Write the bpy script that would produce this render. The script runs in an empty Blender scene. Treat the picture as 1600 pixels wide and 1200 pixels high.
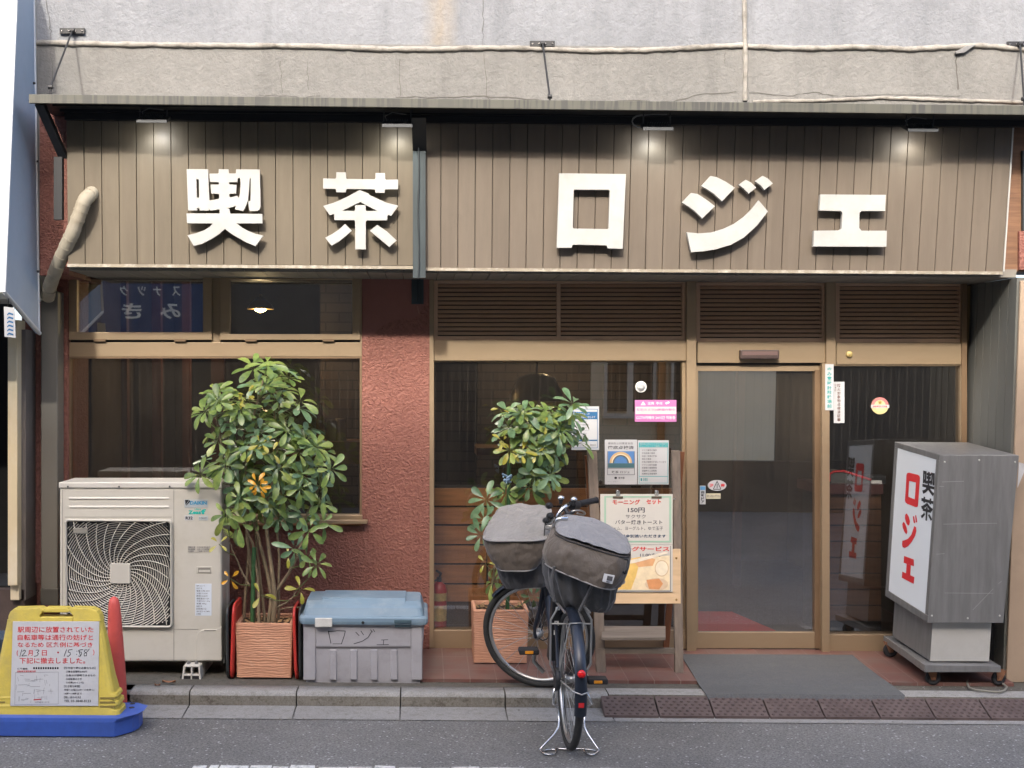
import bpy, bmesh, math, random
from mathutils import Vector, Matrix
R = math.radians
random.seed(7)
S = bpy.context.scene
C = S.collection
# ------------------------------------------------------------------ camera
F, HC, PIT, ROL = 2000.0, 1.75, 0.0605, 0.0075
PPX, PPY = 655.0, 590.0 + F*math.tan(PIT)
fwd = Vector((0, math.cos(PIT), -math.sin(PIT)))
rt0 = Vector((1, 0, 0)); up0 = Vector((0, math.sin(PIT), math.cos(PIT)))
rt = rt0*math.cos(ROL) + up0*math.sin(ROL)
up = up0*math.cos(ROL) - rt0*math.sin(ROL)
cam = bpy.data.cameras.new('camera'); co = bpy.data.objects.new('camera', cam); C.objects.link(co)
cam.sensor_width = 36; cam.lens = F/1600*36
cam.shift_x = (800-PPX)/1600; cam.shift_y = (PPY-600)/1600
cam.clip_start = .05; cam.clip_end = 1000
m = Matrix((rt, up, -fwd)).transposed().to_4x4(); m.translation = Vector((0, 0, HC))
co.matrix_world = m
S.camera = co
# ------------------------------------------------------------------ light
SUN = Vector((.23, 1, -.70)).normalized()
w = bpy.data.worlds.new('World'); S.world = w; w.use_nodes = True
nt = w.node_tree; bg = nt.nodes['Background']; sky = nt.nodes.new('ShaderNodeTexSky')
sky.sky_type = 'NISHITA'; sky.sun_disc = False
sky.sun_elevation = math.asin(-SUN.z); sky.sun_rotation = math.atan2(-SUN.x, -SUN.y)
sky.dust_density = 4.0; sky.air_density = .7; sky.ozone_density = .4
nt.links.new(sky.outputs[0], bg.inputs[0]); bg.inputs[1].default_value = .15
sl = bpy.data.lights.new('sun', 'SUN'); sl.energy = .8; sl.angle = R(2.0); sl.color = (1, .95, .86)
so = bpy.data.objects.new('sun', sl); C.objects.link(so); so.rotation_euler = SUN.to_track_quat('-Z', 'Y').to_euler()
so.location = (-3, -6, 12)
S.view_settings.view_transform = 'Standard'; S.view_settings.look = 'None'
S.view_settings.exposure = 2.25; S.view_settings.gamma = 1.0
S.cycles.max_bounces = 10; S.cycles.transparent_max_bounces = 16
# ------------------------------------------------------------------ picture -> place
def ray(px, py): return fwd*F + rt*(px-PPX) + up*(PPY-py)
def P(px, py, d):
    v = ray(px, py); return Vector((0, 0, HC)) + v*(d/v.y)
def G(px, py, z=0.0):
    v = ray(px, py); return Vector((0, 0, HC)) + v*((z-HC)/v.z)
def Pl(px, py, p0, n):
    v = ray(px, py); o = Vector((0, 0, HC)); return o + v*((p0-o).dot(n)/v.dot(n))
# ------------------------------------------------------------------ mesh builder
class MB:
    def __init__(s): s.v = []; s.f = []; s.sm = []
    def add(s, vs, fs, smooth=False):
        b = len(s.v); s.v += [Vector(v) for v in vs]
        for f in fs: s.f.append([b+i for i in f]); s.sm.append(smooth)
    def quad(s, a, b, c, d): s.add([a, b, c, d], [(0, 1, 2, 3)])
    def box(s, x0, x1, y0, y1, z0, z1):
        s.add([(x0,y0,z0),(x1,y0,z0),(x1,y1,z0),(x0,y1,z0),(x0,y0,z1),(x1,y0,z1),(x1,y1,z1),(x0,y1,z1)],
              [(0,3,2,1),(4,5,6,7),(0,1,5,4),(1,2,6,5),(2,3,7,6),(3,0,4,7)])
    def pb(s, x0, y0, x1, y1, d, t):            # box whose front face covers a picture rectangle at depth d
        a, b, c, e = P(x0, y0, d), P(x1, y0, d), P(x1, y1, d), P(x0, y1, d)
        o = Vector((0, t, 0))
        s.hexa([a, b, c, e], [a+o, b+o, c+o, e+o])
    def hexa(s, fr, bk):                        # two quads -> solid
        s.add(list(fr)+list(bk), [(3,2,1,0),(4,5,6,7),(0,1,5,4),(1,2,6,5),(2,3,7,6),(3,0,4,7)])
    def tube(s, pts, r, n=8, smooth=True, cap=True):
        pts = [Vector(p) for p in pts]; k = len(pts)
        rs = r if isinstance(r, (list, tuple)) else [r]*k
        rings = []; ref = None
        for i, p in enumerate(pts):
            t = (pts[min(i+1, k-1)] - pts[max(i-1, 0)]).normalized()
            if ref is None or abs(ref.dot(t)) > .98: ref = Vector((0, 0, 1)) if abs(t.z) < .9 else Vector((1, 0, 0))
            u = (ref - t*ref.dot(t)).normalized(); ref = u; q = t.cross(u)
            rings.append([p + (u*math.cos(2*math.pi*j/n) + q*math.sin(2*math.pi*j/n))*rs[i] for j in range(n)])
        s.loft(rings, smooth, cap)
    def loft(s, rings, smooth=True, cap=True, closed=True):
        n = len(rings[0]); vs = [v for r in rings for v in r]; fs = []
        for i in range(len(rings)-1):
            for j in range(n if closed else n-1):
                a = i*n+j; b = i*n+(j+1) % n
                fs.append((a, b, b+n, a+n))
        s.add(vs, fs, smooth)
        if cap and closed:
            s.add(rings[0], [tuple(range(n))[::-1]]); s.add(rings[-1], [tuple(range(n))])
    def lathe(s, c, ax, prof, n=24, smooth=True):
        ax = Vector(ax).normalized(); c = Vector(c)
        u = ax.orthogonal().normalized(); q = ax.cross(u)
        s.loft([[c + ax*h + (u*math.cos(2*math.pi*j/n) + q*math.sin(2*math.pi*j/n))*max(r, 1e-4) for j in range(n)] for h, r in prof], smooth)
    def torus(s, c, ax, Rr, r, n=40, k=8):
        ax = Vector(ax).normalized(); u = ax.orthogonal().normalized(); q = ax.cross(u); c = Vector(c); rings = []
        for i in range(n):
            d = u*math.cos(2*math.pi*i/n) + q*math.sin(2*math.pi*i/n)
            rings.append([c + d*(Rr + r*math.cos(2*math.pi*j/k)) + ax*r*math.sin(2*math.pi*j/k) for j in range(k)])
        rings.append(rings[0]); s.loft(rings, True, False)
    def poly(s, pts, off):                      # flat polygon with thickness
        n = len(pts); a = [Vector(p) for p in pts]; b = [p + Vector(off) for p in a]
        s.add(a+b, [tuple(range(n)), tuple(range(n, 2*n))[::-1]] + [(i, i+n, (i+1) % n + n, (i+1) % n) for i in range(n)])
    def build(s, name, mt, parent=None, bevel=0, seg=2, fix=True):
        me = bpy.data.meshes.new(name)
        xs = [v.x for v in s.v]; ys = [v.y for v in s.v]; zs = [v.z for v in s.v]
        c = Vector(((min(xs)+max(xs))/2, (min(ys)+max(ys))/2, min(zs)))
        me.from_pydata([v-c for v in s.v], [], s.f)
        me.polygons.foreach_set('use_smooth', s.sm)
        if fix:
            bm = bmesh.new(); bm.from_mesh(me); bmesh.ops.recalc_face_normals(bm, faces=bm.faces); bm.to_mesh(me); bm.free()
        me.materials.append(mt); me.update()
        o = bpy.data.objects.new(name, me); C.objects.link(o); o.location = c
        if parent:
            o.parent = parent; o.matrix_parent_inverse = wloc(parent).inverted()
        if bevel:
            b = o.modifiers.new('bevel', 'BEVEL'); b.width = bevel; b.segments = seg; b.limit_method = 'ANGLE'; b.angle_limit = R(40)
        return o
def wloc(o):
    M = Matrix.Translation(o.location)
    return M
def tag(o, label, cat, group=None):
    o['label'] = label; o['category'] = cat
    if group: o['group'] = group
    return o
def thing(name, loc, label, cat, group=None):
    o = bpy.data.objects.new(name, None); C.objects.link(o); o.location = loc; o.empty_display_size = .1
    return tag(o, label, cat, group)
def struct(o): o['kind'] = 'structure'; return o
def copy_tree(o, off, label=None):
    r = o.copy(); C.objects.link(r); r.location = o.location + Vector(off)
    if label: r['label'] = label
    for ch in o.children:
        c = ch.copy(); C.objects.link(c); i1 = ch.matrix_parent_inverse.copy(); c.parent = r; c.matrix_parent_inverse = i1
        for g in ch.children:
            d = g.copy(); C.objects.link(d); i2 = g.matrix_parent_inverse.copy(); d.parent = c; d.matrix_parent_inverse = i2
    return r
# ------------------------------------------------------------------ materials
def srgb(r, g, b):
    f = lambda c: (c/255/12.92) if c/255 <= .04045 else ((c/255+.055)/1.055)**2.4
    return (f(r), f(g), f(b))
def newmat(name):
    mt = bpy.data.materials.new(name); mt.use_nodes = True
    n = mt.node_tree.nodes; return mt, n, mt.node_tree.links, n['Principled BSDF']
def posn(n, l, stretch=(1, 1, 1)):
    g = n.new('ShaderNodeNewGeometry'); mp = n.new('ShaderNodeMapping'); mp.inputs['Scale'].default_value = stretch
    l.new(g.outputs['Position'], mp.inputs[0]); return mp.outputs[0]
def noise(n, l, vec, scale, det=5, rough=.6):
    t = n.new('ShaderNodeTexNoise'); t.inputs['Scale'].default_value = scale; t.inputs['Detail'].default_value = det
    t.inputs['Roughness'].default_value = rough; l.new(vec, t.inputs['Vector']); return t.outputs['Fac']
def ramp(n, l, fac, stops):
    r = n.new('ShaderNodeValToRGB'); l.new(fac, r.inputs[0]); e = r.color_ramp.elements
    while len(e) < len(stops): e.new(.5)
    for i, (p, c) in enumerate(stops):
        e[i].position = p; e[i].color = (*c, 1) if len(c) == 3 else c
    return r.outputs[0]
def mixc(n, l, fac, a, b, mode='MIX'):
    m_ = n.new('ShaderNodeMix'); m_.data_type = 'RGBA'; m_.blend_type = mode
    for sock, v in ((m_.inputs[0], fac), (m_.inputs[6], a), (m_.inputs[7], b)):
        if hasattr(v, 'links') or hasattr(v, 'is_linked'): l.new(v, sock)
        elif isinstance(v, (int, float)): sock.default_value = v
        else: sock.default_value = (*v, 1)
    return m_.outputs[2]
def math_(n, l, op, a, b=0.0):
    q = n.new('ShaderNodeMath'); q.operation = op
    for i, v in enumerate((a, b)):
        if isinstance(v, (int, float)): q.inputs[i].default_value = v
        else: l.new(v, q.inputs[i])
    return q.outputs[0]
def bump(n, l, b, h, strength, dist):
    bp = n.new('ShaderNodeBump'); bp.inputs['Strength'].default_value = strength; bp.inputs['Distance'].default_value = dist
    l.new(h, bp.inputs['Height']); l.new(bp.outputs[0], b.inputs['Normal'])
def M(name, col, rough=.6, metal=0.0, var=.12, vs=5, bs=0, bd=.002, bstr=.6, stretch=(1, 1, 1), dirt=None, dscale=3, damt=.5, spec=.5):
    mt, n, l, b = newmat(name)
    v = posn(n, l, stretch)
    c = ramp(n, l, noise(n, l, v, vs), [(.25, tuple(x*(1-var) for x in col)), (.75, tuple(min(1, x*(1+var)) for x in col))])
    if dirt:
        fac = ramp(n, l, noise(n, l, v, dscale, 8, .7), [(.48, (0, 0, 0)), (.72, (damt,)*3)])
        c = mixc(n, l, fac, c, dirt)
    l.new(c, b.inputs['Base Color'])
    rr = n.new('ShaderNodeMapRange'); rr.inputs[3].default_value = max(0, rough-.1); rr.inputs[4].default_value = min(1, rough+.12)
    l.new(noise(n, l, v, vs*3), rr.inputs[0]); l.new(rr.outputs[0], b.inputs['Roughness'])
    b.inputs['Metallic'].default_value = metal; b.inputs['Specular IOR Level'].default_value = spec
    if bs: bump(n, l, b, noise(n, l, v, bs, 4), bstr, bd)
    return mt
def emit(name, col, st):
    mt, n, l, b = newmat(name); b.inputs['Base Color'].default_value = (*col, 1)
    b.inputs['Emission Color'].default_value = (*col, 1); b.inputs['Emission Strength'].default_value = st; return mt
def glass_mat(name, tint, refl, wires=True, pitch=.05, lo=.055, film=(.006, .035), fcol=(.32, .30, .27)):
    mt, n, l, b = newmat(name); out = n['Material Output']; n.remove(b)
    tr = n.new('ShaderNodeBsdfTransparent'); tr.inputs[0].default_value = (*tint, 1)
    gl = n.new('ShaderNodeBsdfGlossy'); gl.inputs['Roughness'].default_value = .01; gl.inputs[0].default_value = (.95, .97, 1, 1)
    lw = n.new('ShaderNodeLayerWeight'); lw.inputs[0].default_value = .35
    mr = n.new('ShaderNodeMapRange'); mr.inputs[3].default_value = lo*refl; mr.inputs[4].default_value = refl
    l.new(lw.outputs['Fresnel'], mr.inputs[0])
    mx = n.new('ShaderNodeMixShader'); l.new(mr.outputs[0], mx.inputs[0]); l.new(tr.outputs[0], mx.inputs[1]); l.new(gl.outputs[0], mx.inputs[2])
    # dusty film on the pane
    df = n.new('ShaderNodeBsdfDiffuse'); df.inputs[0].default_value = (*fcol, 1)
    v = posn(n, l)
    dust = ramp(n, l, noise(n, l, v, 2.5, 8, .65), [(.3, (film[0],)*3), (.8, (film[1],)*3)])
    fac = dust
    if wires:
        sx = n.new('ShaderNodeSeparateXYZ'); l.new(v, sx.inputs[0])
        fr = math_(n, l, 'FRACT', math_(n, l, 'MULTIPLY', sx.outputs[0], 1/pitch))
        st = math_(n, l, 'MULTIPLY', math_(n, l, 'LESS_THAN', fr, .045), .09)
        fac = math_(n, l, 'ADD', dust, st)
    m2 = n.new('ShaderNodeMixShader'); l.new(fac, m2.inputs[0]); l.new(mx.outputs[0], m2.inputs[1]); l.new(df.outputs[0], m2.inputs[2])
    l.new(m2.outputs[0], out.inputs[0]); return mt
# ------------------------------------------------------------------ lettering
_cache = {}
def glyphs(s, bold=0.0, extrude=0.0):
    k = (s, bold, extrude)
    if k not in _cache:
        cu = bpy.data.curves.new('t', 'FONT'); cu.body = s; cu.size = 1; cu.offset = bold; cu.resolution_u = 3; cu.extrude = extrude
        ob = bpy.data.objects.new('t', cu); C.objects.link(ob)
        dg = bpy.context.evaluated_depsgraph_get()
        me = bpy.data.meshes.new_from_object(ob.evaluated_get(dg))
        vs = [v.co.copy() for v in me.vertices]; fs = [tuple(p.vertices) for p in me.polygons]
        C.objects.unlink(ob); bpy.data.objects.remove(ob); bpy.data.curves.remove(cu); bpy.data.meshes.remove(me)
        _cache[k] = (vs, fs)
    return _cache[k]
def TQ(mb, s, quad, off, bold=.004):            # text stretched into a 3-D quad TL,TR,BR,BL
    vs, fs = glyphs(s, bold)
    if not vs: return
    x0 = min(v.x for v in vs); x1 = max(v.x for v in vs); y0 = min(v.y for v in vs); y1 = max(v.y for v in vs)
    a, b, c, d = quad; out = []
    for v in vs:
        u = (v.x-x0)/max(x1-x0, 1e-6); t = (v.y-y0)/max(y1-y0, 1e-6)
        out.append((d.lerp(c, u)).lerp(a.lerp(b, u), t) + Vector(off))
    mb.add(out, fs)
def T(mb, s, x0, y0, x1, y1, d, bold=.004): TQ(mb, s, [P(x0, y0, d), P(x1, y0, d), P(x1, y1, d), P(x0, y1, d)], (0, 0, 0), bold)
def prq(mb, x0, y0, x1, y1, d): mb.quad(P(x0, y0, d), P(x1, y0, d), P(x1, y1, d), P(x0, y1, d))
def outline_mesh(polys, d, thick):              # 2-D outlines (holes included) in picture coords -> solid slab
    cu = bpy.data.curves.new('o', 'CURVE'); cu.dimensions = '2D'; cu.fill_mode = 'BOTH'; cu.extrude = thick/2
    for pl in polys:
        sp = cu.splines.new('POLY'); sp.points.add(len(pl)-1); sp.use_cyclic_u = True
        for i, (x, y) in enumerate(pl):
            p = P(x, y, d); sp.points[i].co = (p.x, p.z, 0, 1)
    ob = bpy.data.objects.new('o', cu); C.objects.link(ob)
    me = bpy.data.meshes.new_from_object(ob.evaluated_get(bpy.context.evaluated_depsgraph_get()))
    mb = MB(); mb.add([Vector((v.co.x, d + thick/2 - v.co.z, v.co.y)) for v in me.vertices], [tuple(p.vertices) for p in me.polygons])
    C.objects.unlink(ob); bpy.data.objects.remove(ob); bpy.data.curves.remove(cu); bpy.data.meshes.remove(me)
    return mb
# ------------------------------------------------------------------ material set
m_bronze = M('bronze_aluminium', (.33, .243, .152), .42, .35, .08, 2, stretch=(1, 1, 4), dirt=(.2, .13, .075), dscale=2, damt=.35)
m_bronze_dark = M('bronze_dark', (.20, .13, .075), .45, .3, .12, 4)
m_slat = M('louvre_slat', (.54, .36, .24), .45, .25, .15, 3, dirt=(.32, .20, .125), dscale=3, damt=.5)
m_black = M('black_paint', (.012, .013, .015), .5)
m_darkgrey = M('dark_grey_metal', (.035, .042, .045), .5, .2, .2, 6)
m_greyboard = M('grey_cladding', (.125, .128, .115), .55, .1, .12, 3, stretch=(1, 1, .3))
m_white = M('white_plastic', (.78, .78, .74), .45, 0, .04, 4)
m_letter = M('white_acrylic', (.41, .41, .39), .35, 0, .05, 6, dirt=(.30, .30, .28), dscale=4, damt=.6)
m_ink = M('black_ink', (.015, .015, .018), .6)
m_redink = M('red_ink', (.62, .02, .025), .6)
m_teal = M('teal_print', (.02, .25, .27), .6)
m_bluep = M('blue_print', (.02, .13, .30), .6)
m_paper = M('white_paper', (.50, .51, .52), .55, 0, .03, 6, dirt=(.5, .48, .44), dscale=6, damt=.3)
m_greyink = M('grey_ink', (.13, .13, .14), .7)
m_steel = M('brushed_steel', (.205, .205, .20), .42, .35, .16, 5, stretch=(6, 6, .6), dirt=(.12, .12, .115), dscale=3, damt=.6)
m_steel_lt = M('pale_steel', (.55, .54, .50), .42, .35, .06, 3, dirt=(.38, .37, .33), dscale=4, damt=.4)
m_chrome = M('chrome', (.62, .62, .62), .2, 1.0, .05, 10)
m_rubber = M('rubber', (.018, .018, .02), .75, 0, .2, 12)
m_rust = M('rust', (.22, .10, .05), .8, .1, .3, 25, bs=120)
m_terra = None
# stucco of the upper wall
def stucco(name, c1, c2, stain):
    mt, n, l, b = newmat(name); v = posn(n, l)
    c = ramp(n, l, noise(n, l, v, 2.2, 8, .65), [(.25, c1), (.75, c2)])
    sp = ramp(n, l, noise(n, l, v, 28, 6, .7), [(.42, (.80,)*3), (.62, (1, 1, 1))])
    c = mixc(n, l, .55, c, mixc(n, l, 1.0, c, sp, 'MULTIPLY'))
    v2 = posn(n, l, (1, 1, .12))
    dr = ramp(n, l, noise(n, l, v2, 5, 6, .7), [(.5, (0, 0, 0)), (.75, (.5,)*3)])
    c = mixc(n, l, dr, c, tuple(x*.62 for x in c1))
    if stain:                                    # rust run below an old fixing, a mark of its own
        sx = n.new('ShaderNodeSeparateXYZ'); l.new(v, sx.inputs[0])
        dx = math_(n, l, 'ABSOLUTE', math_(n, l, 'SUBTRACT', sx.outputs[0], P(688, 40, 7.6).x))
        k = math_(n, l, 'SUBTRACT', 1.0, math_(n, l, 'MULTIPLY', dx, 8.5)); k = math_(n, l, 'MAXIMUM', k, 0.0)
        k = math_(n, l, 'MULTIPLY', k, noise(n, l, posn(n, l, (1, 1, .3)), 16, 5)); k = math_(n, l, 'MULTIPLY', k, .75)
        c = mixc(n, l, k, c, (.27, .20, .10))
    l.new(c, b.inputs['Base Color']); b.inputs['Roughness'].default_value = .85
    h = math_(n, l, 'ADD', noise(n, l, v, 30, 4, .6), math_(n, l, 'MULTIPLY', noise(n, l, v, 90, 3), .4))
    bump(n, l, b, h, 1.0, .008); return mt
m_st_up = stucco('stucco_upper', (.165, .174, .187), (.232, .243, .258), True)
m_st_lo = stucco('stucco_lower', (.150, .148, .138), (.208, .205, .192), False)
m_mould = M('mould_grout', (.27, .255, .225), .9, 0, .2, 14, bs=55, bd=.008, dirt=(.075, .065, .05), dscale=9, damt=.75)
def redstucco():
    mt, n, l, b = newmat('red_stucco'); v = posn(n, l)
    c = ramp(n, l, noise(n, l, v, 3, 7, .65), [(.25, (.225, .086, .062)), (.75, (.295, .118, .085))])
    c = mixc(n, l, ramp(n, l, noise(n, l, v, 40, 5, .7), [(.35, (.55,)*3), (.6, (0, 0, 0))]), c, (.15, .05, .038))
    l.new(c, b.inputs['Base Color']); b.inputs['Roughness'].default_value = .62
    vo = n.new('ShaderNodeTexVoronoi'); vo.inputs['Scale'].default_value = 70; vo.feature = 'SMOOTH_F1'
    nz = n.new('ShaderNodeTexNoise'); nz.inputs['Scale'].default_value = 20; l.new(v, nz.inputs['Vector'])
    l.new(mixc(n, l, .06, v, nz.outputs['Color']), vo.inputs['Vector'])
    h = math_(n, l, 'ADD', vo.outputs['Distance'], noise(n, l, posn(n, l, (1, 1, 1.8)), 62, 3)); bump(n, l, b, h, 1.0, .008); return mt
m_red = redstucco()
m_red_smooth = M('red_stucco_smooth', (.25, .10, .078), .65, 0, .12, 4, bs=14, bd=.006)
def boards(name, c1, c2):
    mt, n, l, b = newmat(name); v = posn(n, l)
    sx = n.new('ShaderNodeSeparateXYZ'); l.new(v, sx.inputs[0])
    wn = n.new('ShaderNodeTexWhiteNoise'); wn.noise_dimensions = '1D'
    l.new(math_(n, l, 'FLOOR', math_(n, l, 'MULTIPLY', sx.outputs[0], 9.9)), wn.inputs['W'])
    c = ramp(n, l, wn.outputs['Value'], [(0, c1), (1, c2)])
    st = ramp(n, l, noise(n, l, posn(n, l, (1, 1, .15)), 14, 6, .7), [(.3, (.80,)*3), (.7, (1.06,)*3)])
    c = mixc(n, l, .8, c, mixc(n, l, 1.0, c, st, 'MULTIPLY'))
    sp = ramp(n, l, noise(n, l, v, 7, 8, .75), [(.60, (0, 0, 0)), (.78, (.45,)*3)])
    c = mixc(n, l, sp, c, tuple(x*.68 for x in c1))
    l.new(c, b.inputs['Base Color']); b.inputs['Roughness'].default_value = .5; b.inputs['Specular IOR Level'].default_value = .4
    bump(n, l, b, noise(n, l, posn(n, l, (1, 1, .3)), 30, 3), .25, .002); return mt
m_board = boards('sign_boards', (.136, .112, .079), (.152, .126, .089))
m_board2 = boards('sign_boards_right', (.134, .108, .082), (.150, .122, .093))
# ground
def asphalt():
    mt, n, l, b = newmat('asphalt'); v = posn(n, l)
    c = ramp(n, l, noise(n, l, v, 1.1, 9, .72), [(.25, (.125, .124, .121)), (.5, (.178, .176, .17)), (.75, (.222, .218, .21))])
    g = ramp(n, l, noise(n, l, v, 85, 5, .85), [(.36, (.38,)*3), (.52, (.95,)*3), (.68, (1.75,)*3)])
    c = mixc(n, l, 1.0, c, g, 'MULTIPLY')
    vo = n.new('ShaderNodeTexVoronoi'); vo.inputs['Scale'].default_value = 62; l.new(v, vo.inputs['Vector'])
    wn = n.new('ShaderNodeTexWhiteNoise'); l.new(vo.outputs['Position'], wn.inputs['Vector'])
    k = math_(n, l, 'MULTIPLY', math_(n, l, 'LESS_THAN', vo.outputs['Distance'], .36), math_(n, l, 'GREATER_THAN', wn.outputs['Value'], .93))
    c = mixc(n, l, math_(n, l, 'MULTIPLY', k, .75), c, (.48, .48, .48))
    l.new(c, b.inputs['Base Color']); b.inputs['Roughness'].default_value = .8
    bump(n, l, b, noise(n, l, v, 160, 4, .8), .8, .006); return mt
def concrete(name, c1, c2, moss, amt):
    mt, n, l, b = newmat(name); v = posn(n, l)
    c = ramp(n, l, noise(n, l, v, 3, 9, .75), [(.25, c1), (.75, c2)])
    g = ramp(n, l, noise(n, l, v, 130, 4, .75), [(.35, (.72,)*3), (.6, (1.08,)*3)])
    c = mixc(n, l, 1.0, c, g, 'MULTIPLY')
    sp = ramp(n, l, noise(n, l, v, 22, 8, .8), [(.50, (0, 0, 0)), (.62, (amt,)*3)])
    c = mixc(n, l, sp, c, moss)
    l.new(c, b.inputs['Base Color']); b.inputs['Roughness'].default_value = .9
    bump(n, l, b, noise(n, l, v, 120, 4, .8), .6, .004); return mt
m_asph = asphalt()
m_gut = concrete('gutter_concrete', (.24, .235, .225), (.31, .305, .295), (.13, .12, .10), .5)
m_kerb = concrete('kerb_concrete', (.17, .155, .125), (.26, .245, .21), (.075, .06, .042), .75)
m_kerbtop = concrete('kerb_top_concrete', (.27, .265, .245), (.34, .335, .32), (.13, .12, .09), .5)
m_pave = concrete('dirty_pavement', (.075, .068, .055), (.13, .12, .10), (.04, .04, .025), .7)
def tiles():
    mt, n, l, b = newmat('red_floor_tiles'); v = posn(n, l)
    br = n.new('ShaderNodeTexBrick'); br.offset = 0; br.inputs['Scale'].default_value = 1
    br.inputs['Brick Width'].default_value = .152; br.inputs['Row Height'].default_value = .30; br.inputs['Mortar Size'].default_value = .0028
    br.inputs['Color1'].default_value = (.135, .042, .034, 1); br.inputs['Color2'].default_value = (.19, .07, .055, 1); br.inputs['Mortar'].default_value = (.26, .19, .165, 1)
    l.new(v, br.inputs['Vector'])
    d = ramp(n, l, noise(n, l, v, 6, 8, .7), [(.32, (.1,)*3), (.62, (.75,)*3)])
    c = mixc(n, l, d, br.outputs['Color'], (.16, .115, .098))
    l.new(c, b.inputs['Base Color']); b.inputs['Roughness'].default_value = .42
    bump(n, l, b, br.outputs['Fac'], -.4, .003); return mt
m_tile = tiles()
# ------------------------------------------------------------------ ground (setting)
ZR = -.088                                       # road level; kerb top is z = 0
yk0 = G(655, 1083, 0).y; yk1 = G(655, 1073, 0).y; yg = G(655, 1125, ZR).y
mb = MB(); mb.add([(-120, -120, ZR-.004), (120, -120, ZR-.004), (120, yg, ZR-.004), (-120, yg, ZR-.004)], [(0, 1, 2, 3)])
mb.add([(-120, yg, ZR-.004), (120, yg, ZR-.004), (120, 160, ZR-.004), (-120, 160, ZR-.004)], [(0, 1, 2, 3)])
struct(mb.build('road', m_asph))
yw = G(655, 1197.5, ZR).y
mb = MB(); random.seed(3)
x = G(300, 1197, ZR).x
while x < G(1010, 1197, ZR).x:                                   # worn white edge line, chipped along its far edge
    n_ = random.uniform(.05, .16); e = yw + random.uniform(-.02, .006)
    if random.random() < .985: mb.add([(x, yw-.16, ZR), (x+n_-.0005, yw-.16, ZR), (x+n_-random.uniform(.0, .012), e, ZR), (x+random.uniform(0, .01), e+random.uniform(-.012, .008), ZR)], [(0, 1, 2, 3)])
    x += n_
m_line = concrete('worn_white_paint', (.62, .62, .60), (.74, .74, .72), (.16, .16, .16), .8)
struct(mb.build('road_marking', m_line))
def xk(px, py, z): return G(px, py, z).x
joints = [-2.3, -1.6] + [xk(px, 1090, -.04) for px in (133, 297, 464, 626, 788)] + [xk(948, 1080, 0)]
js = [-8.0, -4.0] + joints
k1 = MB(); k2 = MB(); g1 = MB()
for a, b in zip(js[:-1], js[1:]):
    g = .0035
    # kerb stone: rounded front top edge
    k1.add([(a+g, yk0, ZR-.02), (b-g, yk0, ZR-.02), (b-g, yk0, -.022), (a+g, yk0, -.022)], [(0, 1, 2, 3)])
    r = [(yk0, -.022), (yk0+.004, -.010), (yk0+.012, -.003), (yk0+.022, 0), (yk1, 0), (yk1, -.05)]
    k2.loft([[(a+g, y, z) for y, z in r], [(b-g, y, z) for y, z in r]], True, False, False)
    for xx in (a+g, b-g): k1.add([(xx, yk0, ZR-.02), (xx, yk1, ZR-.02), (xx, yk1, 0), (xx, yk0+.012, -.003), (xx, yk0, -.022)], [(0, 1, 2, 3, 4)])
    g1.add([(a+g, yg, ZR), (b-g, yg, ZR), (b-g, yk0-.002, ZR+.012), (a+g, yk0-.002, ZR+.012)], [(0, 1, 2, 3)])
xr0 = joints[-1]
# along the ramp plates only a thin rim of kerb and gutter shows
k2.add([(xr0+.004, yk0+.012, -.003), (60, yk0+.012, -.003), (60, yk1, 0), (xr0+.004, yk1, 0)], [(0, 1, 2, 3)])
k1.add([(xr0+.004, yk0+.012, ZR-.02), (60, yk0+.012, ZR-.02), (60, yk0+.012, -.003), (xr0+.004, yk0+.012, -.003)], [(0, 1, 2, 3)])
g1.add([(xr0+.004, yg, ZR), (60, yg, ZR), (60, yk0-.002, ZR+.006), (xr0+.004, yk0-.002, ZR+.006)], [(0, 1, 2, 3)])
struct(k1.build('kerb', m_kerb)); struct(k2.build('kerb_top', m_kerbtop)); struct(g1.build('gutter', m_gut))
YT = 7.30                                        # front edge of the tiled floor
def zfloor(y): return .014 + max(0, y-YT)*.045
mb = MB(); mb.add([(-60, yk1, -.006), (60, yk1, -.006), (60, 8.4, -.006), (-60, 8.4, -.006)], [(0, 1, 2, 3)])
mb.box(-60, 60, yk1, 8.4, -.2, -.01)
struct(mb.build('pavement', m_pave))
xt0 = G(652, 1062, .014).x
mb = MB(); xt1 = P(1572, 1060, 7.40).x
mb.add([(xt0, YT, .014), (xt1, YT, .014), (xt1, 8.05, zfloor(8.05)), (xt0, 8.05, zfloor(8.05)), (xt0, YT, -.005), (xt1, YT, -.005)], [(0, 1, 2, 3), (4, 5, 1, 0)])
struct(mb.build('tiled_floor', m_tile))
# ------------------------------------------------------------------ the cafe building
DW, DS, DSB, DA = 7.62, 7.45, 7.47, 7.12         # upper wall, sign top, sign bottom, awning edge
DF = 8.0                                         # window frames
cafe = thing('cafe_building', (0, 8.0, 0), 'old two-tone stucco cafe building with bronze framed windows behind the signboard', 'building')
xl = P(57, 60, DW).x
zr = P(655, 70, DW).z
mb = MB(); mb.box(xl, 12, DW, DW+.6, zr, 9.0); mb.build('upper_wall', m_st_up, cafe)
mb = MB(); mb.box(xl, 12, DW-.004, DW+.6, P(655, 415, DW).z+.02, zr); mb.build('lower_band', m_st_lo, cafe)
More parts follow.
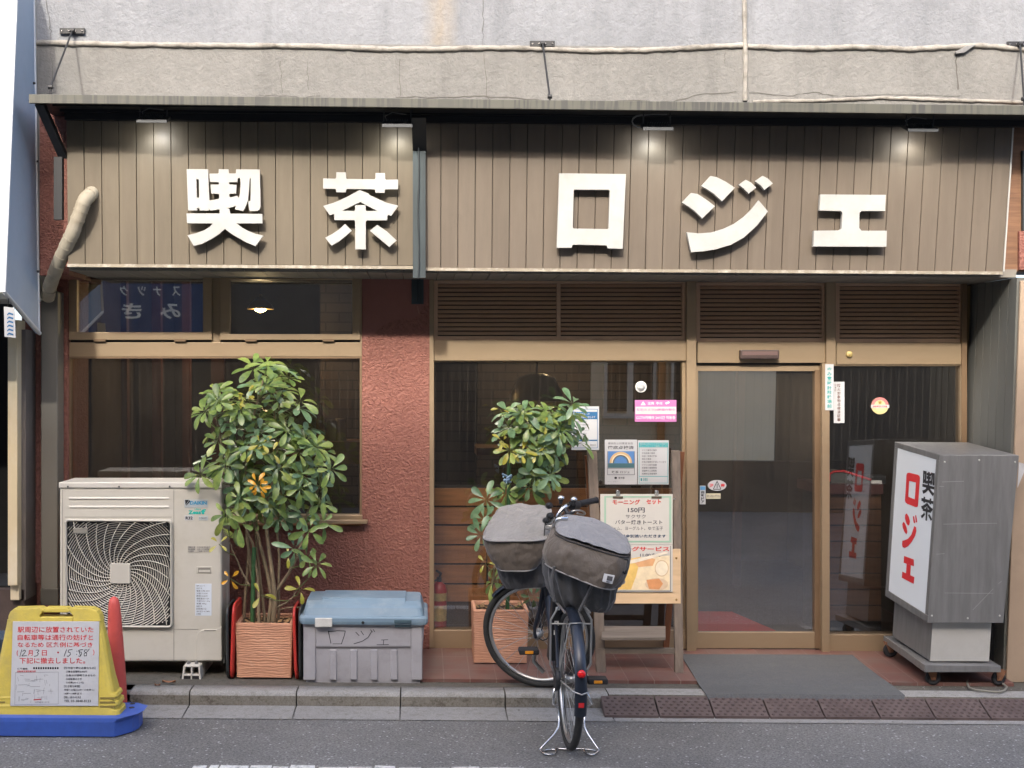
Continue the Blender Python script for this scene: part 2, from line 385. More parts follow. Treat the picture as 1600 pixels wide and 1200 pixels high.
# wavy mouldings
random.seed(5)
def ridge(pts, r, name='moulding'):
    mb = MB(); q = []
    for (x0, y0), (x1, y1) in zip(pts[:-1], pts[1:]):
        k = max(2, int(abs(x1-x0)+abs(y1-y0))//9)
        for i in range(k):
            t = i/k; p = P(x0+(x1-x0)*t, y0+(y1-y0)*t, DW-.006); p.z += random.uniform(-.002, .002); q.append(p)
    q.append(P(*pts[-1], DW-.006))
    mb.tube(q, [r*random.uniform(.82, 1.12) for _ in q], 8); return mb.build(name, m_mould, cafe)
ridge([(57, 67), (160, 69), (300, 71), (400, 72), (480, 72), (600, 77), (690, 77), (760, 75), (830, 76), (900, 79), (1000, 79), (1080, 75), (1160, 71)], .017)
ridge([(1168, 73), (1260, 76), (1340, 74), (1420, 77), (1480, 74), (1530, 71), (1600, 77), (1660, 77)], .017)
ridge([(1163, -20), (1164, 70), (1165, 100), (1164, 158)], .015)
ridge([(1176, 159), (1290, 157), (1380, 153), (1440, 155), (1500, 157), (1600, 160), (1640, 161)], .012)
random.seed(11); m_crack = M('crack_dark', (.085, .08, .07), .9)
def crack(pts, wd=.003):
    ck = MB()
    for (x0, y0), (x1, y1) in zip(pts[:-1], pts[1:]):
        k = 5; pr = P(x0, y0, DW-.006)
        for i in range(1, k+1):
            t = i/k; q = P(x0+(x1-x0)*t + random.uniform(-2, 2)*(i < k), y0+(y1-y0)*t + random.uniform(-1.2, 1.2)*(i < k), DW-.006)
            dv = (q-pr); nrm = Vector((-dv.z, 0, dv.x)).normalized()*wd/2*random.uniform(.5, 1.2)
            ck.add([pr-nrm, pr+nrm, q+nrm, q-nrm], [(0, 1, 2, 3)]); pr = q
    ck.build('crack', m_crack, cafe)
crack([(755, 0), (755, 40), (756, 78)]); crack([(756, 84), (760, 150), (765, 156)]); crack([(438, 95), (442, 145)]); crack([(480, 95), (482, 140)], .002)
crack([(625, 92), (626, 150)]); crack([(400, 150), (430, 148), (470, 153), (500, 150)]); crack([(618, 152), (700, 152), (740, 150), (780, 152), (850, 157), (920, 158), (1000, 157), (1050, 160), (1090, 148), (1150, 143)], .005)
crack([(72, 0), (78, 40), (80, 60)]); crack([(80, 75), (82, 135)], .002); crack([(1170, 145), (1230, 150), (1270, 144), (1310, 150)], .004)
crack([(1493, 80), (1495, 105), (1497, 140)], .008); crack([(1320, 150), (1400, 148), (1500, 150)], .003); crack([(1133, 80), (1133, 100)], .003)
# red pilaster on the left, column between the windows, wall under the left window
mb = MB(); mb.pb(62, 162, 108, 430, DW-.010, .5); mb.build('red_pilaster', m_red, cafe)
mb = MB(); mb.pb(34, 430, 105.5, 1000, 7.93, .5); mb.build('red_wall', m_red, cafe)
mb = MB()
def wallpoly(pts, d, t): mb.poly([P(x, y, d) for x, y in pts], (0, t, 0))
wallpoly([(566, 612), (585, 600), (596, 540), (566, 530)][::-1], 7.975, .02)
mb = MB(); mb.pb(565, 420, 671, 1018, 7.975, .4); mb.pb(100, 822, 566, 1018, 7.9752, .4); mb.build('red_column', m_red, cafe)
mb = MB(); mb.poly([P(x, y, 7.9735) for x, y in [(566, 421), (668, 421), (669, 470), (656, 488), (648, 497), (630, 498), (612, 502), (596, 510), (582, 523), (567, 531)]], (0, .004, 0)); mb.build('plaster_patch', m_red_smooth, cafe)
m_scuff = M('scuff_pale', (.31, .145, .11), .8, 0, .2, 30)
def scuff(pts, wd):
    sc = MB(); wd *= .7
    for (x0, y0), (x1, y1) in zip(pts[:-1], pts[1:]):
        a, b = P(x0, y0, 7.9725), P(x1, y1, 7.9725); nn = Vector((-(b-a).z, 0, (b-a).x)).normalized()*wd/2
        sc.add([a-nn, a+nn, b+nn, b-nn], [(0, 1, 2, 3)])
    sc.build('scuff', m_scuff, cafe)
scuff([(566, 825), (571, 850), (572, 872), (590, 880), (605, 890), (640, 895)], .006); scuff([(642, 810), (644, 850), (643, 900)], .004); scuff([(652, 478), (655, 490)], .012)
# soffit under the signboard
zs = P(800, 428, DS).z
mb = MB(); x0 = P(106, 420, DS).x; x1 = P(1592, 430, DS).x
n_ = int((x1-x0)/.1); zsl = P(110, 420, DS).z; zsr = P(1566, 430, DS).z
for i in range(n_):
    a = x0 + (x1-x0)*i/n_; b = x0 + (x1-x0)*(i+1)/n_
    mb.box(a+.002, b-.002, DS+.03, 8.3, zs+.004, zs+.03)
mb.box(x0, x1, DS+.03, 8.3, zs+.03, zs+.05); mb.build('soffit', M('soffit_board', (.20, .185, .155), .6, 0, .12, 4), cafe)
# right side wall of the entrance recess + end post
mb = MB(); xs_b = P(1509, 700, DF+.03).x; xs_f = P(1580, 700, 7.42).x
for i in range(6):
    t0, t1 = i/6, (i+1)/6
    a = Vector((xs_f+(xs_b-xs_f)*t0, 7.42+.62*t0, 0)); b = Vector((xs_f+(xs_b-xs_f)*t1, 7.42+.62*t1, 0)); e = (b-a).normalized()*.0025
    mb.hexa([(a.x, a.y+.003, -.01), (b.x-e.x, b.y-.003, -.01), (b.x-e.x, b.y-.003, zs), (a.x, a.y+.003, zs)], [(a.x+.05, a.y+.003, -.01), (b.x+.05, b.y-.003, -.01), (b.x+.05, b.y-.003, zs), (a.x+.05, a.y+.003, zs)])
mb.box(xs_b+.06, xs_f+.05, 7.50, 8.1, -.01, zs); mb.build('side_wall', m_greyboard, cafe)
mb = MB(); a, b = P(1582, 430, 7.40), P(1571, 1068, 7.40); mb.box(xs_f+.012, xs_f+.55, 7.40, 7.42, -.005, zs-.02); mb.build('end_post', M('beige_post', (.36, .27, .19), .55, 0, .12, 4, dirt=(.2, .15, .11), dscale=4), cafe, bevel=.004)
mb = MB(); mb.pb(1564, 165, 1612, 424, 7.50, .1); mb.build('wood_end_panel', M('weathered_wood', (.185, .095, .05), .7, 0, .3, 5, stretch=(1, 1, 14), bs=30, dirt=(.12, .06, .035), dscale=3, damt=.7), cafe)
mb = MB(); mb.pb(1598, 235, 1640, 360, 7.48, .1); mb.build('dark_panel', m_darkgrey, cafe)
mb = MB(); mb.pb(1593, 361, 1640, 421, 7.475, .1); mb.build('red_return', m_red, cafe)
# ---- left window
def frame_rect(name, x0, y0, x1, y1, gx0, gy0, gx1, gy1, d, t, parent, mt=m_bronze):
    mb = MB(); mb.pb(x0, y0, x1, gy0, d, t); mb.pb(x0, gy1, x1, y1, d, t)
    mb.pb(x0, gy0, gx0, gy1, d, t); mb.pb(gx1, gy0, x1, gy1, d, t)
    return mb.build(name, mt, parent, bevel=.002)
def pane(x0, y0, x1, y1, d, mt, parent, name='pane'):
    mb = MB(); prq(mb, x0, y0, x1, y1, d); return mb.build(name, mt, parent, fix=False)
g_win = glass_mat('window_glass', (.74, .72, .69), .75, True, .05, .16, (.008, .05), (.32, .27, .21))
g_top = glass_mat('upper_window_glass', (.6, .64, .66), .95, True, .05, .25)
g_door = glass_mat('door_glass', (.60, .58, .55), .9, True, .05, .34, (.03, .13), (.33, .265, .185))
g_clear = glass_mat('side_glass', (.66, .67, .68), .8, True, .05, .2)
wn = MB(); wn.pb(105, 419, 565.5, 427, DF-.03, .08); wn.pb(105, 535, 565.5, 557, DF-.03, .08); wn.pb(331, 427, 344, 535, DF-.02, .06); wn.pb(104, 419, 107.5, 810, DF-.032, .09); wn.pb(562.5, 427, 565.5, 535, DF-.031, .08)
wn.build('window_frame', m_bronze, cafe, bevel=.002)
mb = MB(); mb.pb(107, 526, 331, 535, DF, .04); mb.pb(344, 526, 562, 535, DF, .04); mb.pb(104, 417, 566, 424, DF-.05, .04); mb.build('window_gap', m_black, cafe)
for (a, b, gx0, gx1, g0, g1_) in ((107.5, 331, 120, 317, 431, 519), (344, 563, 359, 550.5, 437, 522)):
    wf = frame_rect('top_window', a, 424.5, b, 531, gx0, g0, gx1, g1_, DF-.042, .05, cafe)
    pane(gx0-2, g0-2, gx1+2, g1_+2, DF-.01, g_top, wf)
    for hx in (a+48, b-50): h = MB(); h.pb(hx-9, 529.5, hx+9, 533.5, DF-.05, .02); h.build('hinge', m_bronze_dark, wf)
    h = MB(); h.pb((a+b)/2-6, 421, (a+b)/2+6, 425, DF-.06, .03); h.build('window_catch', m_bronze_dark, wf)
bw = MB(); bw.pb(107, 557, 110, 806, DF-.028, .06); bw.pb(562, 557, 565.5, 806, DF-.028, .06); bw.pb(107, 556.5, 565, 560, DF-.027, .06)
bw = bw.build('big_window', m_bronze_dark, cafe)
pane(107, 556, 566, 812, DF+.005, g_win, bw)
mb = MB(); mb.pb(100, 805, 566, 813, DF-.05, .1); mb.pb(100, 813, 574, 818.5, DF-.09, .14); mb.build('window_sill', m_bronze, cafe, bevel=.002)
# ---- right front: frames, louvres, fixed panes, sliding door
mb = MB(); mb.pb(669.5, 430, 678, 1012, DF-.02, .12)
mb.pb(678, 531, 1075, 563.5, DF, .1); mb.pb(1090, 534, 1291, 567, DF, .1); mb.pb(1307, 535, 1508, 569.5, DF, .1)
mb.build('transom', m_bronze, cafe, bevel=.002)
mb = MB(); mb.pb(1073, 436, 1088, 1018, DF-.025, .13); mb.pb(1291, 436, 1306, 570, DF-.025, .13); mb.pb(1284.5, 568, 1296.5, 1023, DF-.025, .13); mb.build('mullion', m_bronze, cafe, bevel=.002)
for (x0, x1, yo) in ((678, 1073, 438), (1088, 1291, 441), (1306, 1507, 442)):
    d = DF+.01; fr_ = MB(); y1 = yo+90
    fr_.pb(x0, yo, x1, yo+5, d, .05); fr_.pb(x0, y1-3, x1, y1+3, d, .05); fr_.pb(x0, yo+5, x0+6, y1-3, d, .05); fr_.pb(x1-7, yo+5, x1, y1-3, d, .05)
    if x0 == 678: fr_.pb(870, yo+5, 876, y1-3, d-.002, .05)
    lv = fr_.build('louvre', m_slat, cafe, bevel=.0015)
    sl_ = MB()
    for k in range(12):
        yy = yo+6.2+k*6.75
        a, b = P(x0+6, yy, d+.012), P(x1-7, yy+.0, d+.012); a2, b2 = P(x0+6, yy+4.9, d+.004), P(x1-7, yy+4.9, d+.004)
        o1 = Vector((0, .028, .004)); sl_.hexa([a, b, b2, a2], [a+o1, b+o1, b2+o1, a2+o1])
    sl_.build('slat', m_slat, lv)
    bk = MB(); bk.pb(x0, yo, x1, y1, d+.09, .01)
    bk.build('backing', m_black, lv)
wa = MB(); wa.pb(672, 985, 1073, 1014, DF, .12); wa.pb(1066, 563, 1073.5, 985, DF+.02, .05); wa.pb(675, 563, 678.5, 985, DF+.02, .05); wa.pb(678, 563, 1066, 566, DF+.021, .05)
wa = wa.build('front_window', m_bronze, cafe, bevel=.002)
pane(676, 562, 1068, 986, DF+.03, g_win, wa)
dr = frame_rect('sliding_door', 1087.5, 569, 1283, 1013, 1091, 580, 1273, 988, DF+.03, .045, cafe)
pane(1089, 578, 1276, 990, DF+.05, g_door, dr)
mb = MB(); mb.pb(1273.5, 578, 1284.5, 1013, DF+.022, .04); mb.build('door_stile', m_bronze_dark, dr)
mb = MB(); mb.pb(1084, 1013, 1286, 1020, DF+.035, .06); mb.build('door_track', M('track_rubber', (.10, .09, .08), .7, 0, .3, 12), cafe)
mb = MB(); mb.pb(1088, 567, 1285, 570, DF+.02, .05); mb.build('door_head', m_black, cafe)
sw = MB(); sw.pb(1296, 992, 1508, 1022, DF, .12); sw.pb(1296, 569, 1508, 572, DF+.01, .06); sw.pb(1501, 572, 1510, 992, DF-.002, .08)
sw = sw.build('side_window', m_bronze, cafe, bevel=.002)
pane(1294, 570, 1503, 994, DF+.03, g_clear, sw)
mb = MB(); mb.pb(1503, 440, 1511, 1024, DF-.012, .1); mb.build('corner_trim', m_bronze_dark, cafe)
# ---- interior shell
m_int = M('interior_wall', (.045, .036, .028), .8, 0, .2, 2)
def brick_int():
    mt, n, l, b = newmat('dark_brick'); v = posn(n, l)
    cb = n.new('ShaderNodeCombineXYZ'); sx = n.new('ShaderNodeSeparateXYZ'); l.new(v, sx.inputs[0]); l.new(sx.outputs[0], cb.inputs[0]); l.new(sx.outputs[2], cb.inputs[1])
    br = n.new('ShaderNodeTexBrick'); br.inputs['Scale'].default_value = 1; br.inputs['Brick Width'].default_value = .21; br.inputs['Row Height'].default_value = .075; br.inputs['Mortar Size'].default_value = .006
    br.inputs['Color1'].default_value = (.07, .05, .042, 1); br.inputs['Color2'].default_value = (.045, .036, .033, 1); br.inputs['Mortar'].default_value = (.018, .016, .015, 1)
    l.new(cb.outputs[0], br.inputs['Vector']); l.new(br.outputs['Color'], b.inputs['Base Color']); b.inputs['Roughness'].default_value = .8; return mt
m_brick = brick_int()
xi0, xi1 = P(90, 700, 8.1).x, P(1512, 700, 8.1).x
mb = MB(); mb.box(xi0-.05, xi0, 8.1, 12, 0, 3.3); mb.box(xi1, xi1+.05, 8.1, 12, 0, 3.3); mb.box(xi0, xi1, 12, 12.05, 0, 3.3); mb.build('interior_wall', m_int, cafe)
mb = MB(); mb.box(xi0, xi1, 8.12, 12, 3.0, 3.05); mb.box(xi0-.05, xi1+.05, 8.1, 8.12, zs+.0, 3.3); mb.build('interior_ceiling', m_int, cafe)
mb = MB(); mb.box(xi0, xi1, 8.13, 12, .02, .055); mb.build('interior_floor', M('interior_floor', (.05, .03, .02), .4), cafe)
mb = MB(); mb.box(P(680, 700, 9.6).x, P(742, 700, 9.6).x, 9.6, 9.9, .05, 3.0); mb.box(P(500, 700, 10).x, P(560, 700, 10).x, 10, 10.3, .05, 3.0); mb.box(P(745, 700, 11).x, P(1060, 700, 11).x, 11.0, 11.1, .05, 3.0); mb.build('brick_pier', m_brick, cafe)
m_wood = M('interior_wood', (.17, .085, .035), .5, 0, .3, 4, stretch=(1, 1, 10))
mb = MB()
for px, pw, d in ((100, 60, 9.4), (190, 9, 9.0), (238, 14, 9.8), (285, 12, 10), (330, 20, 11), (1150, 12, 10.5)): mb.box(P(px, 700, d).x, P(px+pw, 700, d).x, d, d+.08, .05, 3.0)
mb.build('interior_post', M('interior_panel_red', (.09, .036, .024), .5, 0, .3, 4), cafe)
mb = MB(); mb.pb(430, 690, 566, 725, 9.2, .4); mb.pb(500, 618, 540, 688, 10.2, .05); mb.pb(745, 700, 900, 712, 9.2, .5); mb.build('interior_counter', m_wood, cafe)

# grit and litter along the gutter: nobody could count it
random.seed(77); mb = MB()
for i in range(420):
    if random.random() < .6: x, y, z = random.uniform(-2.6, 4.6), yg + random.gauss(.0, .05), ZR
    elif random.random() < .5: x, y, z = random.uniform(-2.2, 4.4), yk0 - abs(random.gauss(0, .02)), ZR+.01
    else: x, y, z = random.uniform(2.6, 4.4), random.uniform(yk1, YT+.02), .0
    r = random.choice((.002, .003, .003, .004, .006)); vs = [(x+r*random.uniform(.6, 1.2)*math.cos(a)*1.2, y+r*math.sin(a), z) for a in (0, 1.3, 2.5, 3.8, 5.1)]
    mb.add(vs + [(x, y, z+r*.9)], [(0, 1, 5), (1, 2, 5), (2, 3, 5), (3, 4, 5), (4, 0, 5)])
gr = mb.build('street_grit', M('grit', (.22, .21, .19), .9, 0, .6, 60)); gr['kind'] = 'stuff'; gr['label'] = 'pale grit and crumbs of stone along the gutter'
# ------------------------------------------------------------------ signboard
sign = thing('shop_sign', P(800, 428, DS), 'long taupe plank signboard with five white raised characters', 'signboard')
def plank_panel(name, xt0, xt1, xb0, xb1, yt, yb0, yb1, mt, n):
    mb = MB()
    for i in range(n):
        u0, u1 = i/n, (i+1)/n
        a = P(xt0+(xt1-xt0)*u0, yt, DS-.03); b = P(xt0+(xt1-xt0)*u1, yt, DS-.03)
        c = P(xb0+(xb1-xb0)*u1, yb0+(yb1-yb0)*u1, DSB-.02); e = P(xb0+(xb1-xb0)*u0, yb0+(yb1-yb0)*u0, DSB-.02)
        g = Vector((.0016, 0, 0)); o = Vector((0, .03, 0)); j = Vector((0, random.uniform(0, .002), 0))
        mb.hexa([a+g+j, b-g+j, c-g+j, e+g+j], [a+g+o, b-g+o, c-g+o, e+g+o])
    return mb.build(name, mt, sign, bevel=.0015, seg=1)
plank_panel('plank_panel', 103, 648, 106, 648, 166, 412, 415, m_board, 20)
plank_panel('plank_panel', 662, 1584.5, 662, 1567, 172, 418, 424, m_board2, 34)
mb = MB(); a, b, c, e = P(104, 166, DS), P(1583, 176, DS), P(1566, 424, DSB), P(107, 412, DSB); o = Vector((0, .08, 0)); oo = Vector((0, .012, 0)); mb.hexa([a+oo, b+oo, c+oo, e+oo], [a+o, b+o, c+o, e+o]); mb.build('backing', m_black, sign)
mb = MB()
for (x0, y0, x1, y1) in ((105, 412, 648, 415.5), (662, 418, 1567, 424)):
    a, b = P(x0, y0, DSB-.03), P(x1, y1, DSB-.03); dn = Vector((0, 0, -.018)); o = Vector((0, .07, 0))
    mb.hexa([a, b, b+dn, a+dn], [a+o, b+o, b+dn+o, a+dn+o])
mb.build('bottom_trim', M('trim_metal', (.27, .235, .18), .5, .2, .15, 6, dirt=(.6, .57, .5), dscale=22, damt=.7), sign)
mb = MB(); a, b = P(1584, 176, DS-.03), P(1567.5, 424, DSB-.025); mb.hexa([a, a+Vector((.008, 0, 0)), b+Vector((.008, 0, 0)), b], [a+Vector((0, .1, 0)), a+Vector((.008, .1, 0)), b+Vector((.008, .1, 0)), b+Vector((0, .1, 0))]); mb.build('edge_trim', m_steel_lt, sign)
def zc(ox, oy, pts, k=8.571): return [(ox+x/k, oy+y/k) for x, y in pts]
DL = 7.385
ch = {
 'kitsu': [zc(280, 255, [(100,78),(385,80),(403,497),(470,490),(525,478),(535,465),(535,420),(525,408),(428,405),(420,285),(525,285),(530,278),(530,258),(525,252),(412,250),(405,140),(520,138),(528,130),(530,80),(660,82),(662,125),(670,137),(755,137),(760,130),(762,82),(1078,84),(1090,580),(1075,620),(1040,638),(940,638),(922,508),(955,505),(958,200),(945,198),(935,350),(920,500),(880,600),(855,640),(745,615),(760,568),(700,590),(625,600),(670,607),(680,660),(685,675),(1113,680),(1115,805),(770,805),(830,855),(920,905),(1020,945),(1125,970),(1022,1110),(900,1060),(790,1000),(700,945),(612,880),(530,950),(430,1015),(300,1080),(195,1108),(110,965),(220,940),(340,895),(410,850),(450,805),(105,803),(98,672),(535,672),(542,660),(540,615),(430,632),(410,630),(400,605),(395,632),(275,632),(270,600),(240,598),(238,632),(120,632)]),
   zc(280, 255, [(228,215),(262,215),(268,460),(235,460)]),
   zc(280, 255, [(668,262),(675,252),(780,252),(782,198),(815,198),(822,270),(815,400),(797,470),(775,435),(690,458),(675,452),(668,420),(675,408),(760,405),(768,290),(675,283),(668,275)])],
 'cha': [zc(490, 260, [(128,160),(290,165),(302,150),(305,78),(432,80),(435,155),(445,168),(815,172),(828,160),(830,88),(955,88),(958,165),(970,178),(1130,176),(1130,305),(970,305),(955,315),(952,352),(828,352),(822,312),(810,305),(450,300),(435,312),(432,346),(303,344),(300,310),(288,298),(128,296)]),
   zc(490, 260, [(618,316),(742,366),(745,382),(870,440),(980,487),(1133,525),(1040,660),(990,648),(985,720),(715,722),(698,735),(698,1110),(558,1110),(556,735),(545,718),(280,718),(275,635),(215,652),(130,528),(260,490),(360,450),(480,390)]),
   zc(490, 260, [(625,475),(850,595),(710,598),(698,590),(697,518),(558,518),(555,585),(540,596),(385,592)]),
   zc(490, 260, [(422,770),(510,860),(420,940),(330,1010),(240,1060),(155,955),(250,905),(340,845)]),
   zc(490, 260, [(850,782),(980,870),(1110,990),(1015,1078),(890,975),(755,862)])],
 'ro': [zc(860, 262, [(118,75),(1012,85),(968,1085),(768,1080),(755,1045),(740,1038),(310,1030),(295,1040),(285,1072),(85,1072)]), zc(860, 262, [(312,305),(320,292),(780,295),(795,310),(778,810),(765,822),(315,815),(300,800)])],
 'ji': [zc(1055, 262, [(475,110),(560,128),(680,190),(800,268),(628,450),(520,350),(430,290),(352,245)]), zc(1055, 262, [(215,338),(300,352),(420,430),(532,515),(362,680),(260,580),(180,520),(90,468)]),
   zc(1055, 262, [(945,162),(1010,195),(1085,265),(985,348),(920,280),(850,228)]), zc(1055, 262, [(1172,108),(1240,145),(1308,210),(1195,298),(1150,240),(1068,180)]),
   zc(1055, 262, [(1118,438),(1242,585),(1100,770),(920,935),(750,1030),(550,1090),(380,1118),(215,1130),(155,865),(320,880),(480,868),(640,820),(800,745),(930,650),(1030,550)])],
 'e': [zc(1200, 300, [(327,15),(737,18),(732,118),(585,118),(572,130),(570,225),(585,242),(743,242),(740,342),(284,340),(287,242),(445,240),(460,228),(466,130),(455,118),(322,115)], 4)],
}
for k, pl in ch.items(): outline_mesh(pl, DL, .022 if k in ('kitsu', 'cha') else .03).build('character', m_letter, sign)
# ------------------------------------------------------------------ awning over the sign
aw = thing('awning', P(800, 160, DA), 'narrow weathered metal awning running above the signboard', 'awning')
def awn_mat():
    mt, n, l, b = newmat('awning_fascia'); v = posn(n, l, (1, .2, .05))
    st = ramp(n, l, noise(n, l, v, 60, 2, .5), [(.46, (0, 0, 0)), (.56, (.8,)*3)])
    pt = ramp(n, l, noise(n, l, posn(n, l, (1, 1, .2)), 2.4, 4, .6), [(.35, (.2,)*3), (.6, (1,)*3)])
    sx = n.new('ShaderNodeSeparateXYZ'); l.new(posn(n, l), sx.inputs[0])
    c = mixc(n, l, math_(n, l, 'MULTIPLY', st, pt), (.078, .078, .061), (.030, .030, .032))
    l.new(c, b.inputs['Base Color']); b.inputs['Roughness'].default_value = .6; return mt
a0, a1 = P(45, 147, DA), P(1660, 165.5, DA); b0, b1 = P(45, 161, DA), P(1660, 180, DA)
mb = MB(); o = Vector((0, .02, 0)); mb.hexa([a0, a1, b1, b0], [a0+o, a1+o, b1+o, b0+o]); mb.build('fascia', awn_mat(), aw, bevel=.002)
mb = MB(); t = Vector((0, .02, -.012)); e = Vector((0, DW-DA, .0)); dn = Vector((0, 0, -.02)); mb.hexa([a0+t, a1+t, a1+t+dn, a0+t+dn], [a0+e-Vector((0, 0, .012)), a1+e-Vector((0, 0, .012)), a1+e+dn, a0+e+dn]); mb.build('roof_sheet', m_black, aw)
mb = MB(); mb.box(a0.x+.12, 12, DS-.06, DS-.03, P(655, 186, DS).z-.03, P(655, 166, DS).z); mb.build('rear_rail', m_black, aw)
mb = MB()
for dd in (.1, .25): mb.box(a0.x+.1, 12, DA+dd, DA+dd+.03, b0.z+.005, b0.z+.03)
mb.build('purlin', m_black, aw)
br = MB(); p0, p1 = P(54, 164, DA+.03), P(92, 248, DS-.02)
br.hexa([p0, p0+Vector((.05, 0, 0)), p1+Vector((.045, 0, 0)), p1], [p0+Vector((0, .04, .02)), p0+Vector((.05, .04, .02)), p1+Vector((.045, .04, .02)), p1+Vector((0, .04, .02))])
br.pb(84, 245, 97, 343, DS-.03, .04); br.build('brace', m_black, aw)
br = MB(); a_, b_ = P(643, 184, DA+.06), P(645, 240, DS-.04); ww = Vector((.08, 0, 0)); d_ = Vector((0, .05, 0))
br.hexa([a_, a_+ww, b_+ww, b_], [a_+d_, a_+ww+d_, b_+ww+d_, b_+d_]); br.build('brace', m_black, aw)
for (x0, y0, x1, y1, sx) in ((113, 48, 79, 136, 93), (848, 68, 859, 151, 828), (1594, 69, 1600, 155, 1574)):
    mb = MB(); q0, q1 = P(x0, y0, DW-.03), P(x1, y1, DA+.03); mb.tube([q0, q1], .0055, 8)
    mb.lathe(q1-Vector((.012, 0, 0)), (1, 0, 0), [(0, .012), (.024, .012)], 10); mb.tube([q1, q1-Vector((0, 0, .045))], .006, 8)
    mb.lathe(q0-Vector((.012, 0, 0)), (1, 0, 0), [(0, .014), (.024, .014)], 10)
    rod = mb.build('tie_rod', m_black, aw)
    mb = MB(); mb.pb(sx, y0-4.5, sx+39, y0+4.5, DW-.02, .014); pl_ = mb.build('wall_plate', m_black, rod, bevel=.0015)
    mb = MB()
    for i in (0, 1, 2, 3):
        c_ = P(sx+4+i*10.3, y0, DW-.021); mb.lathe(c_, (0, -1, 0), [(0, .006), (.004, .005)], 8)
    mb.build('bolt', m_chrome, rod)
# ------------------------------------------------------------------ steel post between the two sign panels
post = thing('steel_post', P(653, 475, 7.42), 'blackened steel post splitting the signboard, rusty cable clipped along it', 'post')
m_post = M('oxidised_steel', (.045, .06, .065), .55, .3, .4, 5, stretch=(6, 6, .5), dirt=(.025, .03, .03), dscale=4)
mb = MB(); mb.pb(645, 236, 665, 434, 7.385, .06); mb.build('web', m_post, post)
mb = MB(); mb.pb(643, 434, 662, 475, 7.955, .02); mb.build('lower_plate', m_post, post)
mb = MB(); mb.tube([P(655, 190, 7.37)] + [P(654+math.sin(i)*.8, 240+i*19.5, 7.375) for i in range(11)], .0045, 6); mb.tube([P(653, 436, 7.945), P(652, 470, 7.945)], .0045, 6); mb.build('cable', m_darkgrey, post)
# ------------------------------------------------------------------ floodlights
m_led = emit('led_lens', (1, .98, .92), 5)
m_lcase = M('lamp_case', (.09, .095, .10), .45, .3, .1, 10)
FL = [(240, 187, 'first', 6.5, (.90, .94, 1)), (621, 194, 'second', 5.5, (1, 1, .93)), (1026, 199, 'third', 6.5, (.95, 1, .97)), (1437, 201, 'fourth', 6, (1, 1, .93))]
lab = ['small floodlight at the far left, over the boards left of the first character', 'small floodlight beside the dark steel post, above the tea character', 'small floodlight with a looped white cable, right of the square character', 'small floodlight on the far right above the last character']
for (px, py, _, pw, col), lb in zip(FL, lab):
    dd = 7.27; c = P(px, py, dd); L = thing('floodlight', c, lb, 'floodlight', 'floodlights under the awning')
    mb = MB(); W, D, H = .085, .055, .012
    mb.hexa([c+Vector((-W, -D, -.010)), c+Vector((W, -D, -.010)), c+Vector((W, -D, -.028)), c+Vector((-W, -D, -.028))], [c+Vector((-W, D, .03)), c+Vector((W, D, .03)), c+Vector((W, D, .014)), c+Vector((-W, D, .014))])
    for k in range(9):
        x = -.055 + k*.0137; mb.box(c.x+x, c.x+x+.004, c.y-.035, c.y+.045, c.z+.0, c.z+.024)
    mb.build('housing', m_lcase, L, bevel=.002)
    mb = MB(); q = c+Vector((0, 0, -.0185)); s_ = .24
    mb.add([q+Vector((-.06, -.035, -.005)), q+Vector((.06, -.035, -.005)), q+Vector((.06, .035, .022)), q+Vector((-.06, .035, .022))], [(0, 1, 2, 3)]); mb.build('lens', m_led, L, fix=False)
    mb = MB()
    for sx in (-1, 1): mb.tube([c+Vector((sx*.075, 0, .0)), c+Vector((sx*.075, 0, .085))], .004, 6)
    mb.tube([c+Vector((-.075, 0, .085)), c+Vector((.075, 0, .085))], .004, 6); mb.build('bracket', m_lcase, L)
    mb = MB()
    if px == 1026:
        for k in (0, .006): mb.tube([c+Vector((-.07, .02, .01))] + [c+Vector((-.075-.06*math.sin(a*.5), .02+k, .035+k-.035*math.cos(a*.5)+.0*a)) for a in range(0, 7)] + [c+Vector((-.02, .02, .075)), c+Vector((.06, .03, .078))], .0028, 6)
    else: mb.tube([c+Vector((-.06, .02, .02)), c+Vector((-.07, .03, .05)), c+Vector((-.03, .03, .07)), c+Vector((.05, .03, .06))], .0025, 6)
    mb.build('cable', M('grey_cable', (.35, .35, .34), .6), L)
    ld = bpy.data.lights.new('floodlight_lamp', 'SPOT'); ld.energy = pw*.085; ld.color = col; ld.spot_size = R(150); ld.spot_blend = .8; ld.shadow_soft_size = .03
    lo = bpy.data.objects.new('floodlight_lamp', ld); C.objects.link(lo); lo.location = c + Vector((0, .06, -.04)); lo.rotation_euler = Vector((0, .35, -1)).to_track_quat('-Z', 'Y').to_euler()
    lo.parent = L; lo.matrix_parent_inverse = wloc(L).inverted()
